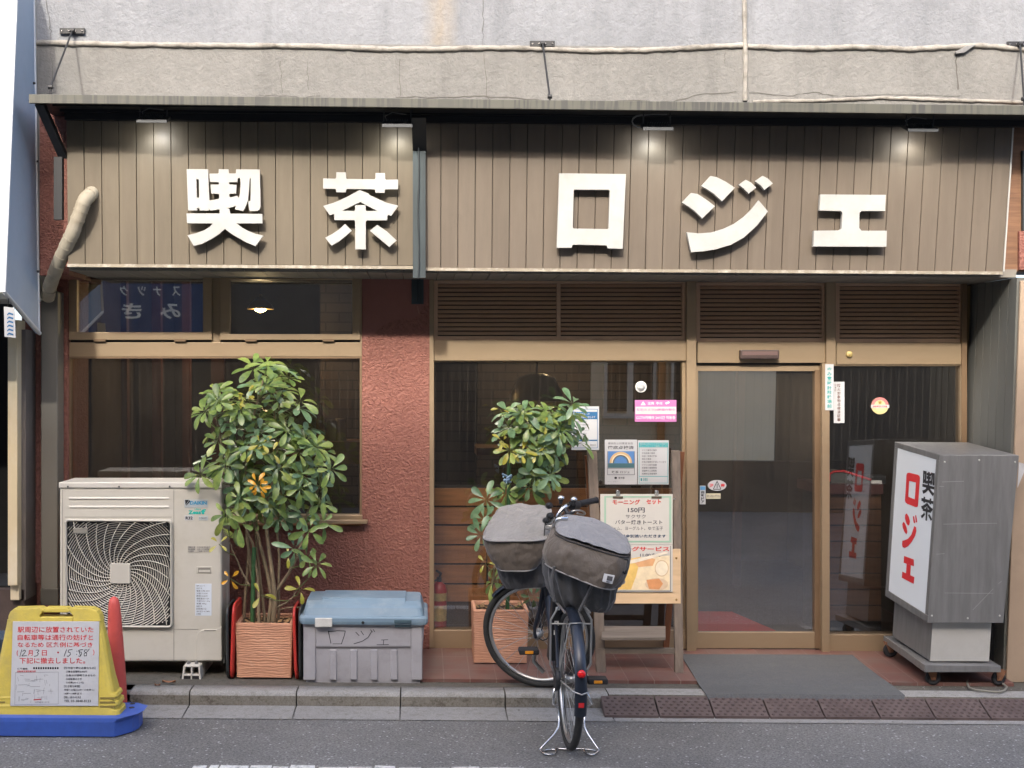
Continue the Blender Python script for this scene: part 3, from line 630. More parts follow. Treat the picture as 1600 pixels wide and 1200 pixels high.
# ------------------------------------------------------------------ lagged pipe + duct cover at the left
lp = [P(150, 301, 7.58), P(143, 302, 7.43), P(132, 313, 7.36), P(124, 335, 7.37), P(113, 365, 7.40), P(100, 392, 7.46), P(88, 420, 7.55), P(78, 447, 7.66), P(75, 465, 7.74)]
lp = [lp[0]] + [lp[i].lerp(lp[i+1], t/4) for i in range(len(lp)-1) for t in range(1, 5)]
random.seed(4); mb = MB(); mb.tube(lp, [.040*(1+.04*math.sin(i*2.1)+random.uniform(-.03, .03)) for i in range(len(lp))], 14)
for i in range(3, len(lp)-1, 2):
    t_ = (lp[i+1]-lp[i-1]).normalized(); mb.tube([lp[i]-t_*.004, lp[i]+t_*.004], .0424, 14)
tag(mb.build('insulated_pipe', M('pipe_tape', (.33, .30, .235), .7, 0, .15, 8, bs=40, dirt=(.27, .22, .15), dscale=5, damt=.6)), 'bent pipe wrapped in cream tape at the left end of signboard', 'pipe')
dc = thing('duct_cover', P(76, 945, 7.84), 'grey vertical duct cover on the red wall beside the air conditioner', 'duct')
mb = MB(); mb.pb(63.5, 455, 90, 922, 7.78, .14); mb.build('channel', M('duct_plastic', (.135, .125, .105), .5, 0, .12, 3, stretch=(1, 1, .4)), dc, bevel=.008)
mb = MB(); mb.pb(63, 920, 91, 946, 7.77, .155); mb.build('end_piece', M('duct_end', (.06, .055, .045), .6), dc, bevel=.004)
# ------------------------------------------------------------------ neighbour on the left
nb = thing('neighbour_awning', P(30, 450, 7.2), 'blue grey boxed awning of the shop next door with a white front', 'awning')
m_nbb = M('blue_grey_panel', (.29, .375, .48), .5, 0, .1, 2, dirt=(.16, .20, .26), dscale=2, damt=.4)
m_nbw = M('weathered_white', (.62, .62, .57), .7, 0, .12, 6, bs=60, dirt=(.33, .30, .24), dscale=6, damt=.5)
A0, A1, B0, B1 = P(28, -30, 7.25), P(8, 457, 6.94), P(53, -30, 7.58), P(61, 521, 7.58)
o = Vector((-.02, 0, 0)); mb = MB(); mb.hexa([A0, B0, B1, A1], [A0+o, B0+o, B1+o, A1+o]); mb.build('side_panel', m_nbb, nb)
o = Vector((-3, 0, 0)); o2 = Vector((0, .02, 0)); mb = MB(); k = Vector((.003, -.02, 0)); mb.hexa([A0+o+k, A0+k, A1+k, A1+o+k], [A0+o+k+o2, A0+k+o2, A1+k+o2, A1+o+k+o2]); mb.build('front_panel', m_nbw, nb)
mb = MB(); mb.tube([A1+Vector((0, -.01, .0)), B1+Vector((.004, 0, 0))], .012, 6); mb.tube([P(52, -30, 7.575), P(60.5, 520, 7.575)], .01, 6); mb.tube([A0+k, A1+k], .008, 6); mb.build('edge_trim', M('pale_edge', (.55, .57, .58), .5), nb)
mb = MB()
for x_, y_ in ((59.5, 252), (60, 424), (54, 130), (22, 472)): 
    c_ = P(x_-2, y_, 7.5); mb.lathe(c_, (1, 0, 0), [(0, .008), (.012, .006)], 8)
mb.build('screw', m_black, nb)
nh = thing('neighbour_shopfront', P(20, 945, 7.6), 'cream door frame and dark doorway of the shop next door', 'building')
m_cream = M('cream_paint', (.60, .50, .32), .6, 0, .1, 5, stretch=(1, 1, .5), dirt=(.72, .68, .58), dscale=3, damt=.6)
mb = MB(); mb.pb(12, 500, 27, 915, 7.60, .12); mb.pb(16, 500, 30, 938, 7.64, .12); mb.build('door_frame', m_cream, nh, bevel=.004)
mb = MB(); mb.pb(28, 515, 40, 938, 7.68, .2); mb.build('grey_jamb', M('grey_jamb', (.16, .14, .125), .6), nh)
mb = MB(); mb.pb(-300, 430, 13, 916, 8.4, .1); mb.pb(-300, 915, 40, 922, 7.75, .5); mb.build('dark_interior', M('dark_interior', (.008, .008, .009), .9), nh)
mb = MB(); mb.pb(-300, 921, 38, 985, 7.68, .4); mb.build('plinth', M('brown_plinth', (.075, .052, .045), .75, 0, .2, 6, bs=40, bd=.006), nh)
mb = MB(); mb.box(-12, xl-.02, DW+.05, DW+.6, 2.2, 9); mb.box(-12, P(-300, 500, 8.3).x, 7.75, 8.4, -.1, 2.3); mb.build('upper_wall', m_nbw, nh)
sg = thing('hanging_tag', P(15, 528, 7.0), 'small white tag with blue chevrons hanging from the neighbour awning', 'tag')
mb = MB(); mb.poly([P(x, y, 6.98) for x, y in ((6, 479), (22, 481), (24.5, 528), (7, 526))], (0, .006, 0)); mb.build('plate', m_paper, sg)
mb = MB()
for i in range(6):
    y = 488+i*6.3; q = lambda x_, yy: P(x_, yy, 6.978)
    mb.add([q(14, y), q(21, y+2.2), q(20.6, y+4.6), q(14, y+2.8)], [(0, 1, 2, 3)]); mb.add([q(14, y), q(14, y+2.8), q(11.5, y+4.8), q(11, y+3)], [(0, 1, 2, 3)])
mb.build('chevrons', m_bluep, sg, fix=False)
mb = MB(); mb.tube([P(12, 480, 6.985), P(14, 466, 6.985)], .002, 5); mb.build('string', m_black, sg)
# ------------------------------------------------------------------ air conditioner
DAC = 7.40
ac = thing('air_conditioner', P(220, 1040, DAC+.16), 'cream outdoor air conditioning unit with a round swirling fan grille', 'air conditioner')
m_ac = M('ac_paint', (.53, .51, .445), .45, 0, .035, 3, dirt=(.40, .375, .30), dscale=4, damt=.4)
mb = MB(); mb.pb(93, 761, 346.5, 1034, DAC, .32); mb.build('body', m_ac, ac, bevel=.014, seg=3)
mb = MB(); mb.pb(91.5, 753.5, 347, 763, DAC-.008, .335); mb.build('lid', M('ac_lid', (.55, .535, .48), .4, 0, .05, 3, dirt=(.40, .38, .32), dscale=7), ac, bevel=.006)
mb = MB()
for x_ in (106, 186, 265): c_ = P(x_, 760.5, DAC-.009); mb.lathe(c_, (0, -1, 0), [(0, .006), (.003, .005)], 8)
mb.build('screw', m_darkgrey, ac)
m_acline = M('ac_groove', (.22, .21, .18), .6)
mb = MB()
for (x0, y0, x1, y1) in ((271.2, 765, 272, 1032), (97.3, 765, 98, 1032), (101, 807.5, 268, 808.3), (272, 983, 310, 983.6)): mb.pb(x0, y0, x1, y1, DAC-.0012, .003)
mb.build('panel_seam', m_acline, ac)
mb = MB()
for y0 in (778, 791.5): 
    a, b = P(108, y0, DAC), P(264, y0, DAC); mb.hexa([a+Vector((0, 0, .006)), b+Vector((0, 0, .006)), b+Vector((0, -.006, -.004)), a+Vector((0, -.006, -.004))], [a+Vector((0, .003, .006)), b+Vector((0, .003, .006)), b+Vector((0, .003, -.006)), a+Vector((0, .003, -.006))])
mb.build('pressed_rib', m_ac, ac)
# lower service cover
mb = MB(); mb.poly([P(x, y, DAC-.006) for x, y in ((307, 1032), (307, 996), (309, 989), (314, 985), (320, 983.5), (338, 983.5), (344, 981), (346, 978), (346.4, 1032))], (0, .01, 0)); mb.build('service_cover', m_ac, ac, bevel=.003)
mb = MB(); mb.pb(319, 984.5, 337, 986, DAC-.008, .005); mb.build('cover_slot', m_acline, ac)
# fan grille: recess, guard frame, rings and swirling spokes
gx0, gy0, gx1, gy1 = 101.5, 812, 269, 980.5
gc = P(188, 896, DAC-.022); hx = (P(gx1, 896, DAC).x-P(gx0, 896, DAC).x)/2 - .008; hz = (P(186, gy0, DAC).z-P(186, gy1, DAC).z)/2 - .008
cxg = (P(gx0, 896, DAC-.02).x+P(gx1, 896, DAC-.02).x)/2; czg = (P(186, gy0, DAC-.02).z+P(186, gy1, DAC-.02).z)/2
mb = MB(); mb.box(cxg-hx, cxg+hx, DAC-.004, DAC-.002, czg-hz, czg+hz)
gg = mb.build('fan_opening', m_black, ac)
mb = MB(); Ro = hx*.86
for k in range(3):
    a0 = k*2*math.pi/3+.5; pts = []
    for i in range(9):
        a = a0+i*.13; pts.append(Vector((gc.x+Ro*.93*math.cos(a)*.5, DAC-.006, gc.z+Ro*.93*math.sin(a)*.5)))
mb = MB()
def rrect(hx_, hz_, r, n=5):
    pts = []
    for sx, sz, a0 in ((1, 1, 0), (-1, 1, 90), (-1, -1, 180), (1, -1, 270)):
        for i in range(n): a = R(a0+90*i/(n-1)); pts.append((sx*(hx_-r)+r*math.cos(a), sz*(hz_-r)+r*math.sin(a)))
    return pts
o_ = rrect(hx+.008, hz+.008, .022); i_ = rrect(hx-.004, hz-.004, .016)
rings = []
for (prof, y) in ((o_, DAC+.0), (o_, DAC-.016), (rrect(hx+.002, hz+.002, .018), DAC-.026), (i_, DAC-.022), (i_, DAC-.003)):
    rings.append([Vector((cxg+x, y, czg+z)) for x, z in prof])
mb.loft(rings, False, False)
fg = mb.build('fan_grille', m_ac, ac, bevel=.0)
m_wire = M('ac_wire', (.56, .54, .47), .45)
mb = MB(); nr = 27; r0 = .062
def inside(x, z): return abs(x-(cxg-gc.x)) < hx-.004 and abs(z-(czg-gc.z)) < hz-.004
for k in range(nr):
    r = r0 + k*(hx*1.36-r0)/nr; n_ = 72
    for i in range(n_):
        a, b = 2*math.pi*i/n_, 2*math.pi*(i+1)/n_
        p, q = (r*math.cos(a), r*math.sin(a)), (r*math.cos(b), r*math.sin(b))
        if inside(*p) and inside(*q):
            dp = .0022
            mb.add([(gc.x+p[0]*(1-dp/r), gc.y+.004, gc.z+p[1]*(1-dp/r)), (gc.x+q[0]*(1-dp/r), gc.y+.004, gc.z+q[1]*(1-dp/r)), (gc.x+q[0]*(1+dp/r), gc.y+.001, gc.z+q[1]*(1+dp/r)), (gc.x+p[0]*(1+dp/r), gc.y+.001, gc.z+p[1]*(1+dp/r))], [(0, 1, 2, 3)])
mb.build('ring_wires', m_wire, fg)
mb = MB(); ns = 26
for k in range(ns):
    a0 = 2*math.pi*k/ns; pts = []
    for i in range(22):
        t = i/21; r = r0*.8 + t*(hx*1.38-r0*.8); a = a0 - 1.05*math.log(1+t*1.9)
        x, z = r*math.cos(a), r*math.sin(a)
        if not inside(x, z): break
        pts.append(Vector((gc.x+x, gc.y-.002, gc.z+z)))
    if len(pts) > 2: mb.tube(pts, .0027, 5, cap=False)
mb.build('swirl_spokes', m_wire, fg)
mb = MB(); p = [Vector((gc.x+x, 0, gc.z+z)) for x, z in rrect(.059, .059, .008)]
mb.loft([[Vector((v.x, gc.y+.004, v.z)) for v in p], [Vector((v.x, gc.y-.008, v.z)) for v in p], [Vector((gc.x+(v.x-gc.x)*.95, gc.y-.011, gc.z+(v.z-gc.z)*.95)) for v in p]], False); mb.build('hub_cover', m_ac, fg)
mb = MB(); mb.pb(114, 825, 137, 834, DAC-.027, .006); mb.build('badge_plate', M('badge_grey', (.23, .22, .19), .5), fg, bevel=.002)
mb = MB()
for x_, y_ in ((108, 815.5), (255, 815.5), (255, 970)): mb.pb(x_, y_, x_+5, y_+6.5, DAC-.024, .006)
mb.build('mount_slot', m_black, fg)
# badges and stickers on the unit
def lbl(name, x0, y0, x1, y1, d, mt, parent, t=.002):
    mb = MB(); mb.pb(x0, y0, x1, y1, d-t, t); return mb.build(name, mt, parent)
def txt(name, items, mt, parent, d):
    mb = MB()
    for it in items: T(mb, *it[:5], d, it[5] if len(it) > 5 else .01)
    return mb.build(name, mt, parent, fix=False)
m_silver = M('silver_label', (.50, .55, .56), .35, .3, .05, 5)
s1 = lbl('brand_badge', 288, 780.5, 325, 793, DAC, m_silver, ac)
mb = MB(); T(mb, 'DAIKIN', 297, 783, 323, 788.5, DAC-.003, .035); mb.build('lettering', M('sky_print', (.03, .27, .48), .5), s1, fix=False)
mb = MB(); mb.add([P(289, 781, DAC-.003), P(295.5, 781, DAC-.003), P(290, 789, DAC-.003)], [(0, 1, 2)]); mb.add([P(296.3, 781, DAC-.0032), P(297, 784, DAC-.0032), P(291, 790, DAC-.0032), P(290.5, 789.5, DAC-.0032)], [(0, 1, 2, 3)]); mb.build('emblem', m_ink, s1, fix=False)
txt('series_lettering', [('Zeas', 294, 797.5, 314, 803.5, .05), ('f', 314, 795.5, 322, 803.5, .05), ('Ultra', 304, 794.2, 314, 797, .03)], M('green_print', (.01, .40, .34), .5), ac, DAC-.0012)
s2 = lbl('gas_sticker', 288.5, 805.5, 302.5, 813, DAC, m_paper, ac); txt('lettering', [('R32', 290, 807, 301, 811.8, .03)], m_ink, s2, DAC-.003)
s3 = lbl('rating_sticker', 310.5, 806, 325, 813, DAC, m_silver, ac); txt('lettering', [('1.5kW', 312, 808, 323, 811, .0)], m_greyink, s3, DAC-.003)
s4 = lbl('warning_sticker', 293, 853, 330, 863, DAC, M('beige_sticker', (.45, .43, .37), .5), ac)
txt('lettering', [('感電注意', 294, 853.6, 305, 856.5), ('据付説明書', 294, 857, 305, 859.5), ('をお読み', 294, 860, 303, 862.5), ('けがのおそれあり', 308, 853.6, 328, 856.5), ('お買い上げの販売店に', 308, 857, 329, 859.5), ('ご相談ください。', 308, 860, 328, 862.5)], m_greyink, s4, DAC-.003)
hd = MB(); hd.pb(307, 885, 331, 896, DAC-.003, .005); hd = hd.build('handle', m_ac, ac, bevel=.003); mb = MB(); mb.pb(309.5, 887, 329, 895, DAC-.004, .002); mb.build('recess', m_acline, hd)
mb = MB(); mb.pb(310.5, 890.5, 328, 894, DAC-.005, .002); mb.build('recess_shadow_lip', m_ac, hd)
s5 = lbl('spec_plate', 305, 912, 330.5, 962, DAC, M('spec_sticker', (.62, .68, .74), .5, 0, .06, 12), ac)
it = []; rows = ['室外ユニット', '型式番号', '電源 三相 200V', '冷房 7.1kW', '暖房 8.0kW', '運転電流 7.0A', '冷媒 R32 1.6kg', '質量 68kg', '製造番号', 'E004512', '設計圧力 4.17MPa', '日本製']
for i, r_ in enumerate(rows): it.append((r_, 307, 914+i*4, 307+min(21, len(r_)*2.2), 916.6+i*4))
txt('lettering', it, m_greyink, s5, DAC-.003)
mb = MB(); mb.tube([P(349.5, 970, DAC+.1), P(350, 1000, DAC+.1), P(350, 1036, DAC+.1)], .006, 6); mb.tube([P(348, 766, DAC+.2), P(353, 900, DAC+.2), P(356, 1030, DAC+.2)], .012, 6); mb.build('side_pipe', m_steel_lt, ac)
# feet
mb = MB(); mb.pb(290, 1033, 306, 1037, DAC+.02, .26); mb.pb(132, 1033, 150, 1037, DAC+.02, .26); mb.build('foot', m_steel, ac)
for i, (cx_, lb) in enumerate(((300, 'white hollow plastic support block under the right foot of air conditioner'), (141, 'hollow plastic support block under the left foot of air conditioner'))):
    t_ = thing('support_block', P(cx_, 1068, 7.36), lb, 'support block', 'blocks under the air conditioner')
    d = 7.33; mb = MB(); x0, x1, ym, y0, y1 = cx_-15, cx_+13, 0, 1041, 1069
    a, b, c, e = P(x0+3, y0, d), P(x1-2, y0, d), P(x1, y1, d), P(x0-1, y1, d)
    wt = .009; nx = a+(b-a)*.5; 
    def bar(p, q, wd, dz=0): 
        o = Vector((0, .42, 0)); nn = Vector((-(q-p).z, 0, (q-p).x)).normalized()*wd/2
        mb.hexa([p-nn, p+nn, q+nn, q-nn], [p-nn+o, p+nn+o, q+nn+o, q-nn+o])
    bar(a, b, wt); bar(e, c, wt); bar(a, e, wt); bar(b, c, wt); bar((a+e)/2, (b+c)/2, wt*.8); bar((a+b)/2, (e+c)/2, wt*.8)
    mb.build('shell', M('block_white', (.62, .60, .54), .6, 0, .08, 9, dirt=(.4, .37, .3), dscale=8), t_)
    mb = MB(); mb.hexa([a+Vector((0, .1, 0)), b+Vector((0, .1, 0)), c+Vector((0, .1, 0)), e+Vector((0, .1, 0))], [a+Vector((0, .12, 0)), b+Vector((0, .12, 0)), c+Vector((0, .12, 0)), e+Vector((0, .12, 0))]); mb.build('hollow', m_black, t_)
    mb = MB(); mb.pb(cx_-8, 1034, cx_-4, 1042, d+.03, .03); mb.pb(cx_+4, 1034, cx_+8, 1042, d+.03, .03); mb.build('clamp', m_steel, t_)
    mb = MB(); q = P(cx_-1, 1074, d); mb.box(q.x-.065, q.x+.05, d+.005, d+.3, -.004, .012); mb.build('rubber_pad', m_rubber, t_)
mb = MB(); mb.poly([P(x, y, DW-.03) for x, y in ((1493, 81), (1498, 78), (1512, 71), (1525, 70), (1516, 76), (1508, 82), (1494, 84))], (0, .02, 0)); tag(mb.build('bent_flashing', m_steel, bevel=.002), 'small bent metal flashing sticking out of the wall moulding at upper right', 'flashing')
mb = MB(); mb.pb(1588.5, 723, 1600, 728, 7.30, .003); q = [P(1592, 722, 7.27), P(1604, 726, 7.26), P(1600, 738, 7.27), P(1590, 762, 7.28)]; mb = MB(); mb.poly(q, (0, .003, .0)); tag(mb.build('loose_paper', m_paper), 'loose white paper corner sticking out beside the steel box sign', 'paper')
# ------------------------------------------------------------------ notice stand and red pole
ns_ = thing('notice_stand', G(88, 1150, ZR), 'yellow plastic notice stand on a blue base carrying a bicycle removal notice', 'notice stand')
m_yel = M('yellow_plastic', (.60, .47, .075), .5, 0, .08, 4, bs=90, bd=.0015, dirt=(.30, .25, .10), dscale=6, damt=.6)
yb0 = G(88, 1151, ZR).y
dlow, dtop = yb0+.06, yb0+.20
def slab_at(y): return dlow + (dtop-dlow)*(1123-y)/(1123-950)
rings = []
prof = [(y_, a_, b_-10) for y_, a_, b_ in [(1122, -25, 197), (1110, -24, 196), (1109, -20, 192), (1103, -19, 191), (1102, -23, 195), (1096, -22, 194), (1095, -18, 190), (1090, -17, 189), (1089, -21, 193), (1084, -19, 191), (1083, -15, 188), (1077, -13, 187), (1060, -10, 183), (1000, 3, 174), (970, 9, 168), (960, 12, 165.5), (954, 17, 160), (951, 25, 152)]]
def prof_loft(prof, dfn, thick):
    rings = []
    for y, x0, x1 in prof:
        d = dfn(y); t = thick(y); a, b = P(x0, y, d), P(x1, y, d); r = .03
        yb = a.y + t; z = (a.z+b.z)/2
        q = []
        for cx_, cy_, s0 in ((b.x-r, yb-r, 0), (a.x+r, yb-r, 90), (a.x+r, a.y+r, 180), (b.x-r, a.y+r, 270)):
            for i in range(4): an = R(s0+30*i); q.append(Vector((cx_+r*math.cos(an), cy_+r*math.sin(an), z)))
        rings.append(q)
    return rings
th = lambda y: .07 + .11*(y-950)/173
mb = MB()
# handle opening: the top bar is lofted separately so that one can look through
full = prof_loft([p for p in prof if p[0] >= 963 or p[0] >= 970], slab_at, th)
mb.loft(full, False)
def top_piece(x0a, x1a, x0b, x1b, ya, yb_):
    a, b, c, e = P(x0a, ya, slab_at(ya)), P(x1a, ya, slab_at(ya)), P(x1b, yb_, slab_at(yb_)), P(x0b, yb_, slab_at(yb_))
    o = Vector((0, th(ya), 0)); mb.hexa([a, b, c, e], [a+o, b+o, c+o, e+o])
body = mb.build('stand_body', m_yel, ns_, bevel=.006)
mb = MB()
mbt = mb
def piece(pts, dfn, t):
    f_ = [P(x, y, dfn(y)) for x, y in pts]; mb.poly(f_, (0, t, 0))
piece([(12, 971), (13, 962), (16, 956), (22, 951), (62, 950), (68, 953), (62, 962), (63, 971)], slab_at, .08)
piece([(113, 971), (114, 962), (106, 953), (112, 950), (143, 951), (151, 955), (155, 961), (158, 971)], slab_at, .08)
piece([(66, 954), (71, 950), (105, 950), (109, 954), (107, 957), (69, 957)], slab_at, .07)
piece([(63, 971), (62, 964), (114, 964), (113, 971)], slab_at, .08)
mb.build('handle_top', m_yel, body, bevel=.004)
mb = MB()
for y0 in (1089.5, 1096, 1102.5):
    mb.poly([P(x, y, slab_at(y)-.0015) for x, y in ((156, y0), (179, y0), (180, y0+3), (156, y0+3))], (0, .003, 0)); mb.poly([P(x, y, slab_at(y)-.0015) for x, y in ((-15, y0), (8, y0), (8, y0+3), (-17, y0+3))], (0, .003, 0))
mb.build('side_groove', M('groove_dark_yellow', (.20, .15, .03), .7), body)
def sheetq(x0, y0, x1, y1, skew=0, off=.006): 
    return [P(x0+skew, y0, slab_at(y0)-off), P(x1, y0, slab_at(y0)-off), P(x1-skew*.8, y1, slab_at(y1)-off), P(x0-skew, y1, slab_at(y1)-off)]
sh = MB(); q = sheetq(18, 971, 155, 1103, 2); o = Vector((0, .004, 0)); sh.hexa(q, [v+o for v in q]); sheet = sh.build('notice_sheet', M('notice_white', (.50, .51, .51), .45, 0, .04, 3, dirt=(.40, .39, .38), dscale=5, damt=.55), ns_, bevel=.001)
def st(mb, s, x0, y0, x1, y1, b=.02): TQ(mb, s, [P(x0, y0, slab_at(y0)-.0075), P(x1, y0, slab_at(y0)-.0075), P(x1, y1, slab_at(y1)-.0075), P(x0, y1, slab_at(y1)-.0075)], (0, 0, 0), b)
mb = MB()
for s, x0, y0, x1, y1 in (('駅周辺に放置されていた', 27.5, 979, 146, 988.5), ('自転車等は通行の妨げと', 27.5, 991.5, 145.5, 1000.5), ('なるため 区条例に基づき', 27.5, 1003.5, 144.5, 1011.5), ('(', 26, 1016, 28.5, 1025), ('月', 43.5, 1016, 51, 1024.5), ('日', 65.5, 1016, 73, 1024.5), ('・', 89.5, 1018, 92, 1021), (')', 145, 1015, 147.5, 1024), ('下記に撤去しました。', 30.5, 1027.5, 133, 1037)): st(mb, s, x0, y0, x1, y1, .008)
st(mb, '自転車保管所案内図', 27, 1047.5, 56, 1050.5, .01); mb.build('red_lettering', m_redink, sheet, fix=False)
mb = MB()
def pen(pts, wd=.0028):
    q = [P(x, y, slab_at(y)-.0078) for x, y in pts]
    for a, b in zip(q[:-1], q[1:]):
        nn = Vector((-(b-a).z, 0, (b-a).x)).normalized()*wd/2; e = (b-a).normalized()*wd*.3; mb.add([a-nn-e, a+nn-e, b+nn+e, b-nn+e], [(0, 1, 2, 3)])
pen([(34, 1015), (31, 1026)]); pen([(35.5, 1018), (38, 1015.5), (40, 1017), (38.5, 1020), (34, 1025), (41.5, 1024.5)])
pen([(56, 1016), (60, 1015.5), (61, 1017), (58, 1019.5), (60, 1021.5), (58, 1024.5), (53.5, 1025.5)]); pen([(104, 1015), (100, 1025.5)])
pen([(113, 1015), (107.5, 1015.5), (106.5, 1019), (109.5, 1019.5), (110, 1022.5), (107, 1025.5), (104.5, 1025)]); pen([(120, 1017), (120.4, 1018.2)]); pen([(119.5, 1022), (119.9, 1023)])
pen([(129.5, 1015), (124.5, 1015.5), (123.5, 1018.5), (127, 1019), (127.5, 1022), (125, 1025.5), (122.5, 1025)]); pen([(122.5, 1016), (126, 1025)]); pen([(136.5, 1015.5), (132.5, 1015.5), (131.5, 1018), (135.5, 1021), (135, 1024.5), (131.5, 1025), (131.5, 1021.5), (137, 1017.5), (139.5, 1014)])
mb.build('handwriting', m_ink, sheet, fix=False)
mb = MB()
for i, (s, x1) in enumerate((('【引き取り時に必要なもの】', 149), ('①撤去保管料3,000円', 136), ('②身分が証明できるもの', 149), ('③自転車のかぎ', 128), ('④印鑑(サイン可)', 131), ('【引き取り時間】', 125), ('月曜～土曜(12/29～1/3を除く)', 147), ('14時～19時まで', 128), ('【問い合わせ先】', 126), ('TEL 03-3848-8133', 142))): st(mb, s, 100 + (3 if 0 < i < 5 else 0), 1042+i*5.72, x1, 1045.6+i*5.72, .012)
st(mb, '保管場所', 27, 1043.5, 43, 1046.5); st(mb, '※駐車場はありません', 54, 1096, 77, 1098, .0)
for i in range(11): st(mb, '■', 52+i*3.7, 1042.5, 54.4+i*3.7, 1045.5)
mb.build('black_lettering', m_ink, sheet, fix=False)
mb = MB(); random.seed(21)
pen([(24, 1051), (91, 1050), (91, 1100), (23, 1101), (24, 1051)], .0012)
for i in range(44):
    x, y = random.uniform(26, 82), random.uniform(1054, 1096); 
    if random.random() < .5: pen([(x, y), (min(x+random.uniform(4, 16), 90), y+random.uniform(-1.5, 1.5))], .001)
    else: pen([(x, y), (x+random.uniform(-1.5, 1.5), min(y+random.uniform(3, 10), 1099))], .001)
mb.build('map_lines', m_greyink, sheet, fix=False)
mb = MB(); pen([(53, 1093.5), (64, 1092.5)], .005); mb.build('map_marker', m_redink, sheet, fix=False)
m_blu = M('blue_plastic', (.045, .11, .44), .5, 0, .08, 4, dirt=(.04, .07, .22), dscale=6, damt=.5)
hx0, hx1 = G(-45, 1152, ZR).x, G(200, 1152, ZR).x; ry = .32
pl = [(hx0, yb0+.03), (hx0+.03, yb0), (hx1-.07, yb0), (hx1, yb0+.09), (hx1+.02, yb0+.16), (hx1+.02, yb0+ry-.06), (hx1-.05, yb0+ry), (hx0+.03, yb0+ry), (hx0, yb0+ry-.03)]
mb = MB(); mb.loft([[Vector((x, y, ZR+.002)) for x, y in pl], [Vector((x, y, ZR+.045)) for x, y in pl], [Vector((x, y, ZR+.075)) for x, y in pl], [Vector((x*.985+.004, y+.004, ZR+.095)) for x, y in pl]], False)
base = mb.build('base', m_blu, ns_, bevel=.006)
mb = MB()
for dx, dy in ((-.045, .30), (-.03, .22)): mb.lathe((hx1+dx, yb0+dy, ZR+.094), (0, 0, 1), [(0, .016), (.003, .014)], 12)
mb.build('base_hole', m_black, base)
rp = thing('red_post', G(182, 1092, ZR), 'faded red plastic bollard post behind the yellow notice stand', 'post')
c = G(184, 1100, ZR); c = Vector((P(184, 1090, 6.95).x, 6.95, ZR)); zt = P(179, 932, 6.95).z
mb = MB(); tx = P(178, 935, 6.95).x
mb.loft([[Vector((c.x+(tx-c.x)*t + r*math.cos(2*math.pi*j/20), 6.95+r*math.sin(2*math.pi*j/20), ZR+.03+(zt-ZR-.03)*t)) for j in range(20)] for t, r in ((0, .052), (.25, .05), (.5, .045), (.8, .037), (.93, .031), (.97, .025), (.99, .015), (1, .003))], True)
mb.build('pole', M('faded_red_plastic', (.55, .085, .07), .5, 0, .12, 3, dirt=(.26, .05, .05), dscale=5, damt=.6), rp)
mb = MB(); mb.lathe((c.x+.02, 6.95, ZR), (0, 0, 1), [(0, .105), (.018, .10), (.03, .06), (.04, .055)], 20); mb.build('foot', m_rubber, rp)
# ------------------------------------------------------------------ planters
def terracotta():
    mt, n, l, b = newmat('terracotta'); v = posn(n, l, (1, 1, 1))
    c = ramp(n, l, noise(n, l, v, 5, 6), [(.3, (.52, .26, .155)), (.7, (.60, .32, .20))])
    c = mixc(n, l, ramp(n, l, noise(n, l, v, 9, 8, .75), [(.55, (0, 0, 0)), (.75, (.5,)*3)]), c, (.56, .40, .30))
    l.new(c, b.inputs['Base Color']); b.inputs['Roughness'].default_value = .85
    wv = n.new('ShaderNodeTexWave'); wv.bands_direction = 'Z'; wv.inputs['Scale'].default_value = 22; wv.inputs['Distortion'].default_value = 9; wv.inputs['Detail'].default_value = 3; wv.inputs['Detail Scale'].default_value = 1.3
    l.new(posn(n, l, (.35, .35, 1)), wv.inputs['Vector']); bump(n, l, b, wv.outputs['Fac'], .38, .006); return mt
m_terra = terracotta()
m_soil = M('soil', (.05, .03, .018), .95, 0, .4, 20, bs=60, bd=.02)
m_stem = M('stem_bark', (.20, .155, .095), .8, 0, .3, 9, bs=60)
m_stake = M('green_stake', (.035, .10, .035), .5)
def planter(root, x0, y0, x1, y1, d):
    a, b = P(x0, (y0+y1)/2, d), P(x1, (y0+y1)/2, d); zt = P((x0+x1)/2, y0, d).z; zb = P((x0+x1)/2, y1, d).z
    zb = max(zb, zfloor(d) if x0 > 600 else 0.0); W = b.x-a.x; tp = .008; t = .022
    def rg(e, z): return [Vector((a.x+e, d+e, z)), Vector((b.x-e, d+e, z)), Vector((b.x-e, d+W-e, z)), Vector((a.x+e, d+W-e, z))]
    mb = MB(); mb.loft([rg(tp, zb), rg(0, zt), rg(t, zt), rg(t, zt-.03)], False); p = mb.build('planter', m_terra, root, bevel=.007)
    mb = MB(); q = rg(t, zt-.025); mb.add(q, [(0, 1, 2, 3)])
    so_ = mb.build('soil', m_soil, root, fix=False)
    mb = MB()
    for i in range(90):
        c = Vector((random.uniform(a.x+.03, b.x-.03), random.uniform(d+.03, d+W-.03), zt-.018)); an = random.uniform(0, 6.3); L = random.uniform(.015, .05)
        u = Vector((math.cos(an), math.sin(an), random.uniform(-.3, .5)))*L; w_ = Vector((-math.sin(an), math.cos(an), .2))*L*.3
        mb.add([c, c+u*.5+w_, c+u, c+u*.5-w_], [(0, 1, 2, 3)])
    mb.build('dead_leaves', M('dead_leaf', (.30, .19, .09), .8, 0, .5, 30), so_, fix=False)
    return a, b, zt
